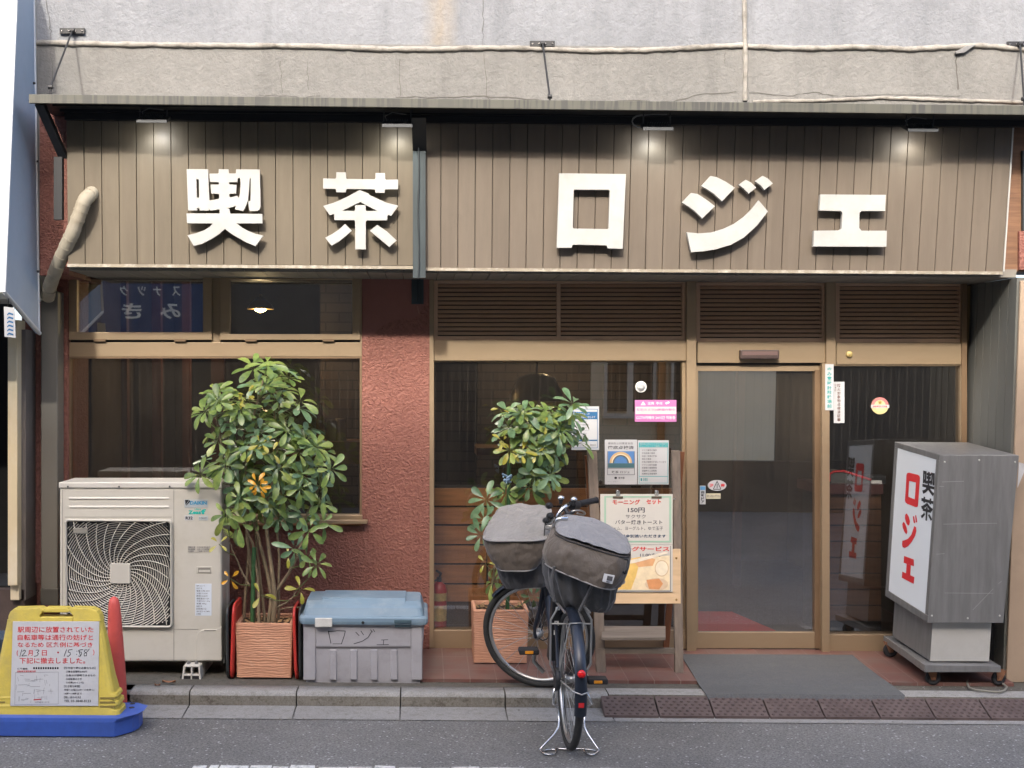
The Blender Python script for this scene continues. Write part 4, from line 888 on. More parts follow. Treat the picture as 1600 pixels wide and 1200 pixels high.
def leaf_mat(name, stops):
    mt, n, l, b = newmat(name); g = n.new('ShaderNodeNewGeometry')
    c = ramp(n, l, g.outputs['Random Per Island'], stops)
    c = mixc(n, l, .5, c, ramp(n, l, noise(n, l, g.outputs['Position'], 25, 4), [(.3, stops[0][1]), (.7, stops[-1][1])]))
    l.new(c, b.inputs['Base Color']); b.inputs['Roughness'].default_value = .33; b.inputs['Specular IOR Level'].default_value = .6
    b.inputs['Subsurface Weight'].default_value = 0
    tl = n.new('ShaderNodeBsdfTranslucent'); l.new(c, tl.inputs[0]); ms = n.new('ShaderNodeMixShader'); ms.inputs[0].default_value = .16
    l.new(b.outputs[0], ms.inputs[1]); l.new(tl.outputs[0], ms.inputs[2]); l.new(ms.outputs[0], n['Material Output'].inputs[0]); return mt
m_leaf = leaf_mat('schefflera_leaf', [(0, (.04, .095, .028)), (.35, (.105, .205, .055)), (.7, (.19, .30, .08)), (1, (.32, .38, .09))])
m_leafd = leaf_mat('schefflera_leaf_cool', [(0, (.04, .10, .048)), (.5, (.11, .22, .10)), (1, (.25, .37, .20))])
m_leafy = leaf_mat('yellow_leaf', [(0, (.24, .24, .03)), (1, (.40, .36, .05))])
m_leafo = leaf_mat('orange_leaf', [(0, (.58, .27, .015)), (1, (.66, .36, .03))])
def leaflet(mb, base, dirv, nrm, L, W, droop):
    dirv = dirv.normalized(); side = dirv.cross(nrm).normalized(); nn = side.cross(dirv).normalized(); vs = []
    for t, wd in ((0, .04), (.12, .06), (.35, .55), (.6, .95), (.8, 1.0), (.93, .72), (1.0, .18)):
        c = base + dirv*L*t - nn*droop*L*t*t
        vs += [c - side*W*wd*.5 + nn*W*wd*.16, c, c + side*W*wd*.5 + nn*W*wd*.16]
    fs = []
    for i in range(6):
        k = i*3; fs += [(k, k+1, k+4, k+3), (k+1, k+2, k+5, k+4)]
    mb.add(vs, fs, True)
def cluster(mb, c, axis, n, L, droop=.25):
    axis = axis.normalized(); u = axis.orthogonal().normalized(); q = axis.cross(u); a0 = random.uniform(0, 6.3)
    for i in range(n):
        a = a0 + 2*math.pi*i/n + random.uniform(-.15, .15); d_ = u*math.cos(a) + q*math.sin(a) + axis*random.uniform(.0, .35)
        l_ = L*random.choice((.72, .9, .97, 1.0, 1.1))*random.uniform(.92, 1.08); tw = (axis + u*random.uniform(-.25, .25) + q*random.uniform(-.25, .25)).normalized(); leaflet(mb, c + d_*.012, d_, tw, l_, l_*random.uniform(.30, .41), droop*random.uniform(-.2, 2.4))
def plant(root, blobs, stems, dmid, dspread, Lf, hub, yellow=(), orange=(), cool=.35):
    a, b_, y_, o_, pt = MB(), MB(), MB(), MB(), MB()
    spts = []
    st_ = MB()
    for pts, r0, r1 in stems:
        q = [P(*p) for p in pts]; qq = [q[0]]
        for i in range(len(q)-1):
            for t in (.33, .66, 1): qq.append(q[i].lerp(q[i+1], t) + Vector((random.uniform(-.004, .004), random.uniform(-.004, .004), 0)))
        st_.tube(qq, [r0+(r1-r0)*i/(len(qq)-1) for i in range(len(qq))], 7); spts += qq
    def one(px, py, tgt, n=None, L=Lf, dd=None, ax=None):
        d = dmid + (random.uniform(-dspread, dspread*.9) if dd is None else dd); c = P(px, py, d)
        h = P(hub[0], hub[1], dmid+.05)
        out = (c-h); out.y *= 1.0; axis = out.normalized()*.6 + Vector((0, -.25, .62)) + Vector((random.uniform(-.25, .25), random.uniform(-.75, .15), random.uniform(-.2, .2)))
        if ax: axis = Vector(ax)
        cluster(tgt, c, axis, n or random.choice((6, 7, 7, 8, 8)), L*random.uniform(.8, 1.15), .3)
        s_ = min(spts, key=lambda p: (p-c).length + (.5 if p.z > c.z+.02 else 0) + (.12 if p.z > c.z-.06 else 0))
        if (s_-c).length < .55:
            mid = s_.lerp(c, .5) + Vector((0, 0, -.015)); pt.tube([s_, mid, c], [.0035, .0028, .0022], 5)
    for px, py, rx, ry, n in blobs:
        for i in range(max(1, round(n*.68))):
            an = random.uniform(0, 6.3); rr = math.sqrt(random.uniform(.02, 1))
            one(px+rx*.82*rr*math.cos(an), py+ry*.8*rr*math.sin(an), b_ if random.random() < cool else a)
    for px, py, n in yellow: one(px, py, y_, n, Lf*.68, dd=-dspread*1.05, ax=(random.uniform(-.4, .4), -.75, .6))
    for px, py, n, L in orange: one(px, py, o_, n, L, dd=-dspread*1.1, ax=(random.uniform(-.2, .2), -1, .1))
    st_.build('stem', m_stem, root); pt.build('petiole', M('petiole_green', (.16, .19, .06), .6), root)
    a.build('foliage', m_leaf, root, fix=False); b_.build('foliage', m_leafd, root, fix=False)
    y_.build('yellow_foliage', m_leafy, root, fix=False)['label'] = 'yellowing leaves'
    if orange: o_.build('orange_foliage', m_leafo, root, fix=False)['label'] = 'bright orange dying leaves'
random.seed(12)
p1 = thing('potted_plant', P(412, 1058, 7.5), 'tall bushy umbrella plant in terracotta planter between the air conditioner and storage box', 'potted plant')
planter(p1, 367.5, 974, 457, 1059, 7.33)
D1 = 7.42
plant(p1, [(418, 572, 28, 14, 5), (440, 590, 22, 12, 3), (402, 600, 22, 14, 4), (425, 610, 22, 14, 4), (330, 612, 26, 14, 6), (362, 622, 28, 18, 6), (320, 640, 18, 12, 3), (345, 650, 32, 16, 6), (395, 640, 30, 16, 6), (430, 635, 28, 14, 5), (462, 632, 20, 12, 3), (350, 675, 30, 14, 5), (395, 668, 28, 16, 5), (435, 660, 26, 14, 4), (335, 685, 16, 10, 2),
  (465, 672, 22, 12, 4), (370, 700, 26, 14, 5), (410, 700, 30, 16, 6), (450, 700, 32, 14, 6), (490, 690, 24, 14, 5), (505, 712, 22, 14, 4), (312, 716, 14, 8, 2), (345, 725, 28, 12, 4), (385, 735, 32, 16, 6), (430, 735, 34, 18, 7), (470, 735, 30, 16, 6), (510, 735, 20, 12, 4), (325, 745, 20, 10, 3), (360, 760, 30, 12, 5), (420, 770, 34, 16, 7), (460, 765, 28, 14, 5), (495, 765, 18, 14, 3), (375, 790, 30, 16, 5),
  (345, 798, 16, 14, 3), (425, 795, 28, 12, 4), (465, 800, 22, 14, 3), (500, 790, 18, 14, 3), (352, 822, 14, 14, 2), (390, 815, 26, 14, 3), (425, 815, 24, 12, 2), (500, 822, 12, 8, 2), (475, 826, 14, 8, 1), (458, 862, 10, 6, 1), (482, 868, 10, 6, 1), (492, 886, 8, 5, 1)],
  [([(398, 980, 7.5), (394, 900, 7.5), (386, 840, 7.48), (384, 760, 7.45), (386, 700, 7.42), (398, 640, 7.4), (412, 590, 7.4)], .013, .005), ([(420, 980, 7.48), (424, 930, 7.48), (412, 870, 7.5), (398, 820, 7.5), (370, 760, 7.45), (345, 690, 7.42), (335, 640, 7.42)], .014, .005), ([(428, 980, 7.46), (430, 925, 7.44), (420, 860, 7.46), (412, 800, 7.48), (430, 740, 7.45), (470, 700, 7.42)], .016, .005), ([(434, 980, 7.5), (436, 900, 7.5), (434, 830, 7.5), (440, 760, 7.46), (430, 690, 7.45), (428, 610, 7.42)], .009, .004),
   ([(425, 935, 7.46), (445, 905, 7.44), (460, 880, 7.42), (472, 845, 7.42), (480, 800, 7.42), (500, 760, 7.4)], .011, .004), ([(405, 980, 7.46), (402, 900, 7.46), (396, 850, 7.46), (372, 800, 7.42)], .011, .004), ([(432, 950, 7.44), (448, 942, 7.42), (458, 932, 7.4), (463, 922, 7.4)], .006, .003), ([(438, 953, 7.44), (452, 949, 7.4), (470, 949, 7.38)], .004, .003), ([(390, 915, 7.46), (376, 888, 7.44), (362, 858, 7.4), (358, 840, 7.38)], .006, .003), ([(380, 980, 7.52), (390, 850, 7.52), (384, 780, 7.5)], .010, .005), ([(415, 980, 7.52), (402, 870, 7.54), (396, 800, 7.5)], .010, .005)],
  D1, .19, .102, (405, 720), [(385, 618, 4), (372, 630, 3), (408, 693, 4), (398, 706, 4), (342, 850, 4), (450, 868, 2), (469, 921, 4), (408, 930, 3), (425, 708, 3)], [(402, 756, 7, .068), (405, 762, 5, .06), (360, 904, 4, .06)])
mb = MB(); mb.tube([P(394, 975, 7.46), P(397, 855, 7.46)], .013, 10); mb.build('support_stake', m_stake, p1)
random.seed(31)
p2 = thing('potted_plant', P(783, 1033, 7.66), 'slim umbrella plant in terracotta planter standing behind the parked bicycle', 'potted plant')
planter(p2, 739, 953, 826, 1036, 7.62)
plant(p2, [(800, 650, 24, 12, 5), (830, 645, 20, 10, 4), (862, 648, 20, 12, 5), (885, 652, 18, 12, 4), (800, 672, 22, 10, 4), (830, 672, 22, 12, 5), (862, 672, 24, 14, 6), (892, 672, 22, 12, 5), (805, 698, 22, 10, 4), (835, 700, 22, 12, 5), (868, 698, 20, 12, 4), (905, 690, 12, 8, 2), (840, 725, 18, 12, 4), (858, 720, 14, 10, 3), (834, 750, 16, 12, 4), (852, 745, 16, 10, 3), (828, 768, 12, 8, 2), (890, 632, 8, 6, 1),
   (790, 772, 14, 8, 3), (764, 782, 8, 6, 1), (760, 812, 8, 8, 2), (754, 832, 6, 6, 1), (840, 930, 12, 6, 2), (772, 912, 6, 6, 1)],
  [([(772, 955, 7.72), (778, 900, 7.7), (782, 830, 7.7), (795, 770, 7.68), (798, 720, 7.66), (805, 680, 7.66)], .008, .005), ([(765, 955, 7.72), (772, 890, 7.72), (800, 800, 7.7), (826, 745, 7.66), (845, 700, 7.66), (870, 665, 7.66)], .009, .004), ([(790, 955, 7.74), (800, 860, 7.74), (815, 790, 7.7), (828, 760, 7.68)], .008, .004), ([(778, 955, 7.76), (770, 860, 7.72), (764, 815, 7.68)], .006, .003)],
  7.64, .10, .100, (835, 700), [(785, 690, 4), (795, 705, 6), (815, 708, 5), (838, 708, 5), (852, 664, 2), (782, 640, 2), (758, 880, 3)], [], .4)
mb = MB(); mb.tube([P(793, 955, 7.7), P(795, 735, 7.66), P(796, 715, 7.66)], .012, 8); mb.build('support_stake', m_stake, p2)
mb = MB()
for k in range(5):
    c0 = P(789+random.uniform(-3, 3), 745+k*2.2, 7.63); mb.tube([c0, c0+Vector((random.uniform(-.02, .03), -.01, random.uniform(-.03, .02))), c0+Vector((.025, .02, .0))], .007, 6)
mb.build('blue_tie', M('blue_plastic_tie', (.30, .45, .62), .5), p2)
# ------------------------------------------------------------------ red and black trays standing on edge beside the planter
m_trayr = M('red_tray', (.46, .035, .025), .4, 0, .1, 6); m_trayk = M('black_tray', (.022, .026, .026), .45, 0, .2, 6)
trays = [('red plastic tray on edge against the left side of terracotta planter', m_trayr, [(373, 945), (365, 952), (361, 975), (361, 1060)], 'red'), ('black plastic tray on edge between the air conditioner and red tray', m_trayk, [(366, 947), (355, 955), (351, 980), (356, 1062)], 'black'),
  ('red plastic tray on edge against the right side of terracotta planter', m_trayr, [(470, 950), (459, 958), (459, 978), (463, 1062)], 'red'), ('black plastic tray on edge between the red tray and blue lidded storage box', m_trayk, [(478, 952), (468, 960), (467, 985), (469, 1062)], 'black')]
for i, (lb, mt, pts, _) in enumerate(trays):
    root = thing('serving_tray', P(pts[-1][0], pts[-1][1], 7.45), lb, 'tray', f'{_} trays beside the planter')
    d0 = 7.31 if i < 2 else 7.30
    # rim outline: front edge near, rounded top corner, back edge far
    top = P(pts[1][0], pts[1][1], d0); bot = P(pts[3][0], pts[3][1], d0); bk = .30
    lean = .012 if i < 2 else -.006; x_ = bot.x
    zt = top.z+.02
    out = []
    def pt_(yy, zz): return Vector((x_ + (top.x-x_)*(zz-0)/(zt) , d0+yy, zz))
    zb = .004; r = .05
    for (cy, cz, a0) in ((r, zb+r, 180), (bk-r, zb+r, 270), (bk-r, zt-r, 0), (r, zt-r, 90)):
        for k in range(5): an = R(a0+22.5*k); out.append(pt_(cy+r*math.cos(an), cz+r*math.sin(an)))
    mb = MB(); mb.tube(out+[out[0]], .0085, 8); mb.build('rim', mt, root)
    off = Vector((.012 if i in (0, 3) else -.012, 0, 0)); cen = sum(out, Vector())/len(out)
    inn = [cen + (v-cen)*.9 + off for v in out]
    mb = MB(); mb.loft([out, inn], False, False); mb.add(inn, [tuple(range(len(inn)))]); mb.build('tray_bottom', mt, root)
# ------------------------------------------------------------------ storage box
bx = thing('storage_box', P(567, 1068, 7.4), 'grey plastic storage box with a faded blue lid and hand lettering', 'storage box')
m_gbox = M('grey_bin_plastic', (.35, .345, .365), .6, 0, .05, 4, dirt=(.22, .21, .21), dscale=7, damt=.5)
m_blid = M('faded_blue_lid', (.17, .255, .325), .5, 0, .1, 3, dirt=(.33, .39, .42), dscale=4, damt=.6)
DB = 7.26; dep = .44
def boxring(x0, x1, y, d, e=0, r=.02, dp=dep):
    a, b = P(x0, y, d), P(x1, y, d); z = (a.z+b.z)/2; q = []
    for cx_, cy_, s0 in ((b.x-r, d+dp-r, 0), (a.x+r, d+dp-r, 90), (a.x+r, d+r, 180), (b.x-r, d+r, 270)):
        for i in range(4): an = R(s0+30*i); q.append(Vector((cx_+r*math.cos(an), cy_+r*math.sin(an), z)))
    return q
mb = MB(); mb.loft([boxring(480, 656, 1067.5, DB+.02), boxring(479, 657, 1062, DB+.018), boxring(473, 663, 978, DB+.004), boxring(472, 664, 972, DB)], False); tub = mb.build('tub', m_gbox, bx, bevel=.003)
mb = MB()
for x0, x1, y0, y1 in ((478, 503, 1066, 1070.5), (634, 656, 1066, 1070.5)): mb.pb(x0, y0, x1, y1, DB+.018, .05)
mb.build('foot', m_gbox, tub)
mb = MB()
for x0 in (515, 547, 579, 610): mb.pb(x0, 1015, x0+11, 1063, DB+.004, .02)
mb.pb(474, 980, 493, 1063, DB+.0005, .03); mb.pb(643, 980, 660, 1063, DB+.0005, .03); mb.build('rib', m_gbox, tub, bevel=.006)
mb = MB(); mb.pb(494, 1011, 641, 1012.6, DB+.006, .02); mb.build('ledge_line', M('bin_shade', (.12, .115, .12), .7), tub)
mb = MB(); mb.pb(494, 979, 641, 1010.5, DB+.003, .02); mb.build('upper_panel', m_gbox, tub, bevel=.003)
mb = MB()
def bpen(pts, wd):
    q = [P(x, y, DB+.0018) for x, y in pts]
    for a, b in zip(q[:-1], q[1:]):
        nn = Vector((-(b-a).z, 0, (b-a).x)).normalized()*wd/2; e = (b-a).normalized()*wd*.4; mb.add([a-nn-e, a+nn-e, b+nn+e, b-nn+e], [(0, 1, 2, 3)])
bpen([(513, 986), (517, 1005)], .004); bpen([(514, 987), (527, 985.5), (539.5, 986), (538, 993), (533.5, 1006)], .004); bpen([(520, 1006), (534, 1006)], .003)
bpen([(556, 988), (561, 993)], .004); bpen([(564, 986), (568, 992)], .004); bpen([(581, 986.5), (575, 996), (566, 1002), (553, 1006)], .004); bpen([(579, 984), (582, 987.5)], .0035); bpen([(583, 983.5), (585.5, 987)], .0035)
bpen([(596, 1000), (606, 999.5)], .0032); bpen([(599.5, 1000), (599, 1007)], .0035); bpen([(589, 1007.5), (607, 1007)], .0035)
mb.build('handwriting', m_ink, tub, fix=False)
mb = MB(); lo_ = .005
mb.loft([boxring(469, 667, 976, DB-.02, 0, .025, dep+.05), boxring(467, 669, 972, DB-.024, 0, .03, dep+.055), boxring(467, 669, 966, DB-.024, 0, .03, dep+.055), boxring(469, 667, 963.5, DB-.016, 0, .03, dep+.045)], False)
def lidring(x0, x1, y, d, dp): return boxring(x0, x1, y, d, 0, .03, dp)
mb.loft([lidring(473, 663, 964, DB-.002, dep+.02), lidring(476, 660, 950, DB+.02, dep-.02), lidring(477, 659, 946, DB+.035, dep-.05), lidring(479.5, 657, 938.5, DB+.085, dep-.12)], False)
lid = mb.build('lid', m_blid, bx, bevel=.004)
zl = P(560, 937.5, DB+.09).z
mb = MB()
zt0 = zl; a = P(503, 938, DB+.1); b = P(634, 938, DB+.1); mb.box(a.x, b.x, DB+.10, DB+.36, zl-.01, zl+.012); a2 = P(505, 946, DB+.03); b2 = P(633, 946, DB+.03)
mb.hexa([a2+Vector((0, -.004, -.01)), b2+Vector((0, -.004, -.01)), b+Vector((0, 0, .012)), a+Vector((0, 0, .012))], [a2+Vector((0, .05, -.03)), b2+Vector((0, .05, -.03)), b+Vector((0, .05, -.02)), a+Vector((0, .05, -.02))]); mb.build('raised_panel', m_blid, lid, bevel=.004)
mb = MB(); mb.pb(492, 966, 519, 980, DB-.034, .02); mb.build('white_latch', M('latch_white', (.60, .60, .56), .5, 0, .06, 9, dirt=(.4, .39, .36), dscale=12), lid, bevel=.004)
mb = MB(); mb.pb(616, 969, 643, 974, DB-.03, .01); mb.pb(617, 975, 642, 980, DB-.012, .012); mb.build('latch_recess', M('dark_teal', (.05, .09, .11), .6), lid, bevel=.002)
mb = MB(); c_ = P(567, 973, DB-.026); mb.lathe(c_, (0, -1, 0), [(0, .009), (.003, .008)], 12); mb.build('lock_hole', m_black, lid)
# ------------------------------------------------------------------ lamp box sign on its trolley
DLm = 7.25
def tilt(v): return v
lamp = thing('lamp_sign', P(1500, 1070, 7.5), 'steel box sign on a castor trolley, white lit panel with red and black characters', 'sign')
fl, fr_, fbr, fbl = P(1470, 710.5, DLm), P(1592.5, 711.5, DLm), P(1568, 973.5, DLm), P(1450.7, 973.5, DLm)
DLb = 7.86
bl_ = P(1399.7, 690.2, DLb); bbl = Pl(1384.5, 931, fl, (bl_-fl).cross(fbl-fl))
wv = fr_-fl; br_ = bl_ + wv; bbr = bbl + (fbr-fbl)
mb = MB(); mb.hexa([fl, fr_, fbr, fbl], [bl_, br_, bbr, bbl]); box = mb.build('cabinet', m_steel, lamp, bevel=.003)
# local frame of the left face
def LF(u, v, off=0.0):                           # u: 0 back .. 1 front, v: 0 top .. 1 bottom
    p = (bl_.lerp(fl, u)).lerp(bbl.lerp(fbl, u), v); nrm = (fl-bl_).cross(bbl-bl_).normalized()
    if nrm.x > 0: nrm = -nrm
    return p + nrm*off
mb = MB()
for u0, v0, u1, v1 in ((0, 0, 1, .035), (0, .955, 1, 1), (0, .035, .07, .955), (.935, .035, 1, .955)):
    mb.hexa([LF(u0, v0, .007), LF(u1, v0, .007), LF(u1, v1, .007), LF(u0, v1, .007)], [LF(u0, v0, -.002), LF(u1, v0, -.002), LF(u1, v1, -.002), LF(u0, v1, -.002)])
mb.build('panel_frame', m_steel, box, bevel=.003)
m_panel = emit('lamp_panel', (.56, .59, .61), .03)
mb = MB(); mb.add([LF(.07, .035, .004), LF(.935, .035, .004), LF(.935, .955, .004), LF(.07, .955, .004)], [(0, 1, 2, 3)]); pan = mb.build('lit_panel', m_panel, box, fix=False)
p0 = LF(.5, .5, .006); pn = (fl-bl_).cross(bbl-bl_).normalized()
def face_poly(mb, pts, ox, oy, k, hole=None):
    q = [Pl(ox+x/k, oy+y/k, p0, pn) for x, y in pts]
    if hole:
        h = [Pl(ox+x/k, oy+y/k, p0, pn) for x, y in hole]; n = len(q)
        mb.add(q+h, [(i, (i+1) % n, n+(i+1) % n, n+i) for i in range(n)])
    else: mb.add(q, [tuple(range(len(q)))])
mb = MB(); K = 6.667; OX, OY = 1360, 670
def arc8(x0, y0, x1, y1, x2, y2, x3, y3, f=.18):  # quad with chamfered corners
    c = [(x0, y0), (x1, y1), (x2, y2), (x3, y3)]; out = []
    for i in range(4):
        p, a, b = c[i], c[i-1], c[(i+1) % 4]
        la = math.hypot(a[0]-p[0], a[1]-p[1]); lb_ = math.hypot(b[0]-p[0], b[1]-p[1]); r_ = f*min(la, lb_)
        out += [(p[0]+(a[0]-p[0])*r_/la, p[1]+(a[1]-p[1])*r_/la), (p[0]+((a[0]-p[0])*r_/la+(b[0]-p[0])*r_/lb_)*.3, p[1]+((a[1]-p[1])*r_/la+(b[1]-p[1])*r_/lb_)*.3), (p[0]+(b[0]-p[0])*r_/lb_, p[1]+(b[1]-p[1])*r_/lb_)]
    return out
face_poly(mb, arc8(378, 450, 518, 485, 494, 825, 358, 772), OX, OY, K, arc8(404, 542, 474, 560, 462, 736, 394, 708, .08))
face_poly(mb, [(378, 880), (400, 915), (412, 965), (405, 1000), (392, 1010), (375, 985), (360, 935), (362, 895)], OX, OY, K)
face_poly(mb, [(345, 968), (360, 985), (378, 1030), (385, 1075), (375, 1100), (355, 1075), (337, 1030), (332, 990)], OX, OY, K)
face_poly(mb, [(443, 912), (453, 908), (468, 975), (458, 985), (449, 975)], OX, OY, K); face_poly(mb, [(466, 902), (477, 900), (487, 970), (478, 978), (472, 965)], OX, OY, K)
K2, ox2, oy2 = 4.29, 1380, 690
face_poly(mb, [(208, 566), (220, 574), (222, 600), (212, 635), (192, 670), (168, 700), (145, 713), (130, 708), (126, 690), (128, 665), (140, 662), (165, 652), (188, 625), (200, 590)], ox2, oy2, K2)
for q in ([(140, 766), (205, 790), (206, 836), (137, 812)], [(157, 819), (185, 829.5), (181, 895), (153, 883)], [(128, 871), (209, 908), (204, 954), (124, 912)]): face_poly(mb, q, ox2, oy2, K2)
mb.build('red_characters', m_redink, pan, fix=False)
mb = MB()
def fq(x0, y0, x1, y1, s, sh, bold):             # black characters, foreshortened on the side face
    a, b, c_, d_ = Pl(x0+sh, y0, p0, pn), Pl(x1+sh, y0+sh*1.2+2.5, p0, pn), Pl(x1, y1+5, p0, pn), Pl(x0, y1, p0, pn)
    o_ = outline_mesh(ch[s], 7.4, 0.0); fr_v = [v for v in o_.v]; xa, xb_ = min(v.x for v in fr_v), max(v.x for v in fr_v); za, zb_ = min(v.z for v in fr_v), max(v.z for v in fr_v)
    mb.add([(d_.lerp(c_, (v.x-xa)/(xb_-xa))).lerp(a.lerp(b, (v.x-xa)/(xb_-xa)), (v.z-za)/(zb_-za)) for v in fr_v], o_.f)
fq(1440.5, 735, 1459.5, 771, 'kitsu', 2, 0); fq(1438, 775, 1456.5, 811, 'cha', 2, 0)
mb.build('black_characters', m_ink, pan, fix=False)
sc = MB()
for pts in ([(1472, 753), (1506, 752)], [(1468, 760), (1475, 760)], [(1474, 819), (1558, 817.5)], [(1476, 926.5), (1530, 927), (1552, 927)], [(1520, 953), (1552, 920)], [(1560, 912), (1565, 908)], [(1463, 866), (1476, 865)]):
    for (x0, y0), (x1, y1) in zip(pts[:-1], pts[1:]):
        a, b = Pl(x0, y0, fl+Vector((0, -.0012, 0)), (fr_-fl).cross(fbl-fl).normalized()), Pl(x1, y1, fl+Vector((0, -.0012, 0)), (fr_-fl).cross(fbl-fl).normalized())
        nn = Vector((-(b-a).z, 0, (b-a).x)).normalized()*.001; sc.add([a-nn, a+nn, b+nn, b-nn], [(0, 1, 2, 3)])
for px_, py_ in ((1476, 722), (1530, 719), (1586, 722), (1456, 962), (1512, 966), (1562, 962)): scr = MB(); scr.lathe(P(px_, py_, DLm-.001), (0, -1, 0), [(0, .006), (.003, .004)], 8); scr.build('screw', m_steel_lt, box)
sc.build('scratch', M('scratch_bright', (.36, .36, .35), .5, .2), box, fix=False)
# pedestal and trolley
def drop(p, q, dz): return p
pf = [P(1457, 975, DLm+.05), P(1549, 975, DLm+.05), P(1545, 1033, DLm+.05), P(1453, 1033, DLm+.05)]; pk = DLb-DLm-.10
rise = (bl_.z-fl.z); ob_ = Vector((bl_.x-fl.x, pk, rise))
mb = MB(); q = [v + Vector((0, 0, 0)) for v in pf]; q[0].z += .01; q[1].z += .01
mb.hexa(q, [v + ob_ for v in q]); ped = mb.build('pedestal', m_steel, lamp, bevel=.002)
mb = MB(); o = Vector((0, -.002, 0)); t_ = Vector((0, .001, 0)); mb.hexa([v+o for v in q], [v+o+t_ for v in q]); mb.build('pale_front_sheet', m_steel_lt, ped)
tf = [P(1444.7, 1039, DLm-.01), P(1564, 1041, DLm-.01), P(1564, 1050.5, DLm-.01), P(1444.7, 1050.5, DLm-.01)]
tb0 = P(1380.2, 993, DLb+.05); ot = tb0 - tf[0]
mb = MB(); mb.hexa(tf, [v+ot for v in tf]); tr = mb.build('trolley_deck', m_steel, lamp, bevel=.002)
mb = MB(); rf = [P(1551, 974, DLm+.3), P(1567.5, 974, DLm+.3), P(1563, 1040, DLm+.3), P(1546, 1032, DLm+.3)]; mb.hexa(rf, [v+Vector((0, .25, 0)) for v in rf]); mb.build('dark_bracket', m_black, lamp)
for (px, py, dd, sx) in ((1457.5, 1062, DLm+.05, 1), (1391, 1025, DLb-.0, 1), (1560, 1062, DLm+.05, -1), (1500, 1028, DLb, -1)):
    c = P(px, py, dd); r = .044; zf = 0.0 if dd < YT+.01 else zfloor(dd); c.z = zf + r
    mb = MB(); mb.torus(c, (.15*sx, 1, 0), r-.011, .011, 24, 8); mb.lathe(c-Vector((0, .008, 0)), (.15*sx, 1, 0), [(0, .034), (.016, .034)], 20); cw = mb.build('castor_wheel', m_rubber, lamp)
    mb = MB(); zt = tf[3].z + (dd-DLm)*.08
    for s_ in (-1, 1):
        y_ = c.y + s_*.016
        mb.hexa([Vector((c.x-.03-.01*sx, y_, zt)), Vector((c.x+.03-.01*sx, y_, zt)), Vector((c.x+.012, y_, c.z-.012)), Vector((c.x-.012, y_, c.z-.012))], [Vector((c.x-.03-.01*sx, y_+.003, zt)), Vector((c.x+.03-.01*sx, y_+.003, zt)), Vector((c.x+.012, y_+.003, c.z-.012)), Vector((c.x-.012, y_+.003, c.z-.012))])
    mb.lathe(c-Vector((0, .021, 0)), (0, 1, 0), [(0, .008), (.042, .008)], 10); mb.build('castor_fork', m_rust, cw)
# ------------------------------------------------------------------ easel menu board
ez = thing('easel_sign', P(1010, 1055, 7.6), 'weathered wooden easel holding the illustrated cafe menu board', 'menu board')
def wood(name, c, d_, sz=(6, 6, .7)):
    return M(name, c, .75, 0, .3, 4, stretch=sz, bs=30, bd=.003, dirt=d_, dscale=3, damt=.6)
m_wg = wood('grey_weathered_wood', (.16, .125, .095), (.075, .06, .05)); m_wr = wood('red_brown_wood', (.20, .075, .03), (.10, .04, .02)); m_wh = wood('shelf_wood', (.17, .14, .11), (.08, .06, .045), (.7, 6, 6))
DE = 7.46
mb = MB()
for (xt, yt, xb, yb, dt, db, ww, mt) in ((918, 705, 932, 1058, 7.75, DE, 15, 0), (1050, 704, 1055, 1060, 7.75, DE, 13, 0)):
    a, b = P(xt, yt, dt), P(xt+ww, yt, dt); c, e = P(xb+ww, yb, db), P(xb, yb, db); c.z = e.z = max(zfloor(db), (c.z+e.z)/2); o = Vector((0, .035, 0)); mb.hexa([a, b, c, e], [a+o, b+o, c+o, e+o])
mb.build('front_leg', m_wg, ez, bevel=.003)
mb = MB()
for (xt, yt, xb, yb, ww) in ((914, 712, 935, 1022, 9), (1061, 706, 1036, 1025, 9)):
    a, b = P(xt, yt, 7.80), P(xt+ww, yt, 7.80); c, e = P(xb+ww, yb, 7.92), P(xb, yb, 7.92); c.z = e.z = zfloor(7.92); o = Vector((0, .03, 0)); mb.hexa([a, b, c, e], [a+o, b+o, c+o, e+o])
mb.build('rear_leg', m_wr, ez, bevel=.003)
mb = MB(); a, b = P(940, 978, 7.60), P(1040, 978, 7.60); mb.hexa([a, b, b+Vector((0, .0, -.0)) + (P(1040, 996, 7.42)-P(1040, 978, 7.60)), a + (P(940, 996, 7.42)-P(940, 978, 7.60))], [v - Vector((0, 0, .018)) for v in (a, b, b + (P(1040, 996, 7.42)-P(1040, 978, 7.60)), a + (P(940, 996, 7.42)-P(940, 978, 7.60)))]); mb.pb(942, 997, 1036, 1000, 7.44, .02); mb.build('shelf', m_wh, ez, bevel=.002)
mb = MB(); mb.pb(934, 1013, 1054, 1022, DE+.03, .025); mb.build('crossbar', m_wh, ez, bevel=.002)
def be(y): return 7.735 - (y-705)*(7.735-7.47)/353 - .012
def BQ(x0, y0, x1, y1, off=0): return [P(x0, y0, be(y0)-off), P(x1, y0, be(y0)-off), P(x1, y1, be(y1)-off), P(x0, y1, be(y1)-off)]
def bslab(name, x0, y0, x1, y1, off, t, mt, parent):
    mb = MB(); q = BQ(x0, y0, x1, y1, off); mb.hexa(q, [v+Vector((0, t, 0)) for v in q]); return mb.build(name, mt, parent)
m_pale = M('pale_plywood', (.60, .42, .24), .45, 0, .12, 3, stretch=(.8, 1, 5), dirt=(.40, .26, .13), dscale=4, damt=.5)
bd_ = bslab('board', 936, 858, 1063.5, 943, .0, .014, m_pale, ez)
mb = MB()
for x_, y_ in ((1057, 937), (943, 937), (1057, 872)): mb.lathe(P(x_, y_, be(y_)-.001), (0, -1, 0), [(0, .007), (.005, .004)], 10)
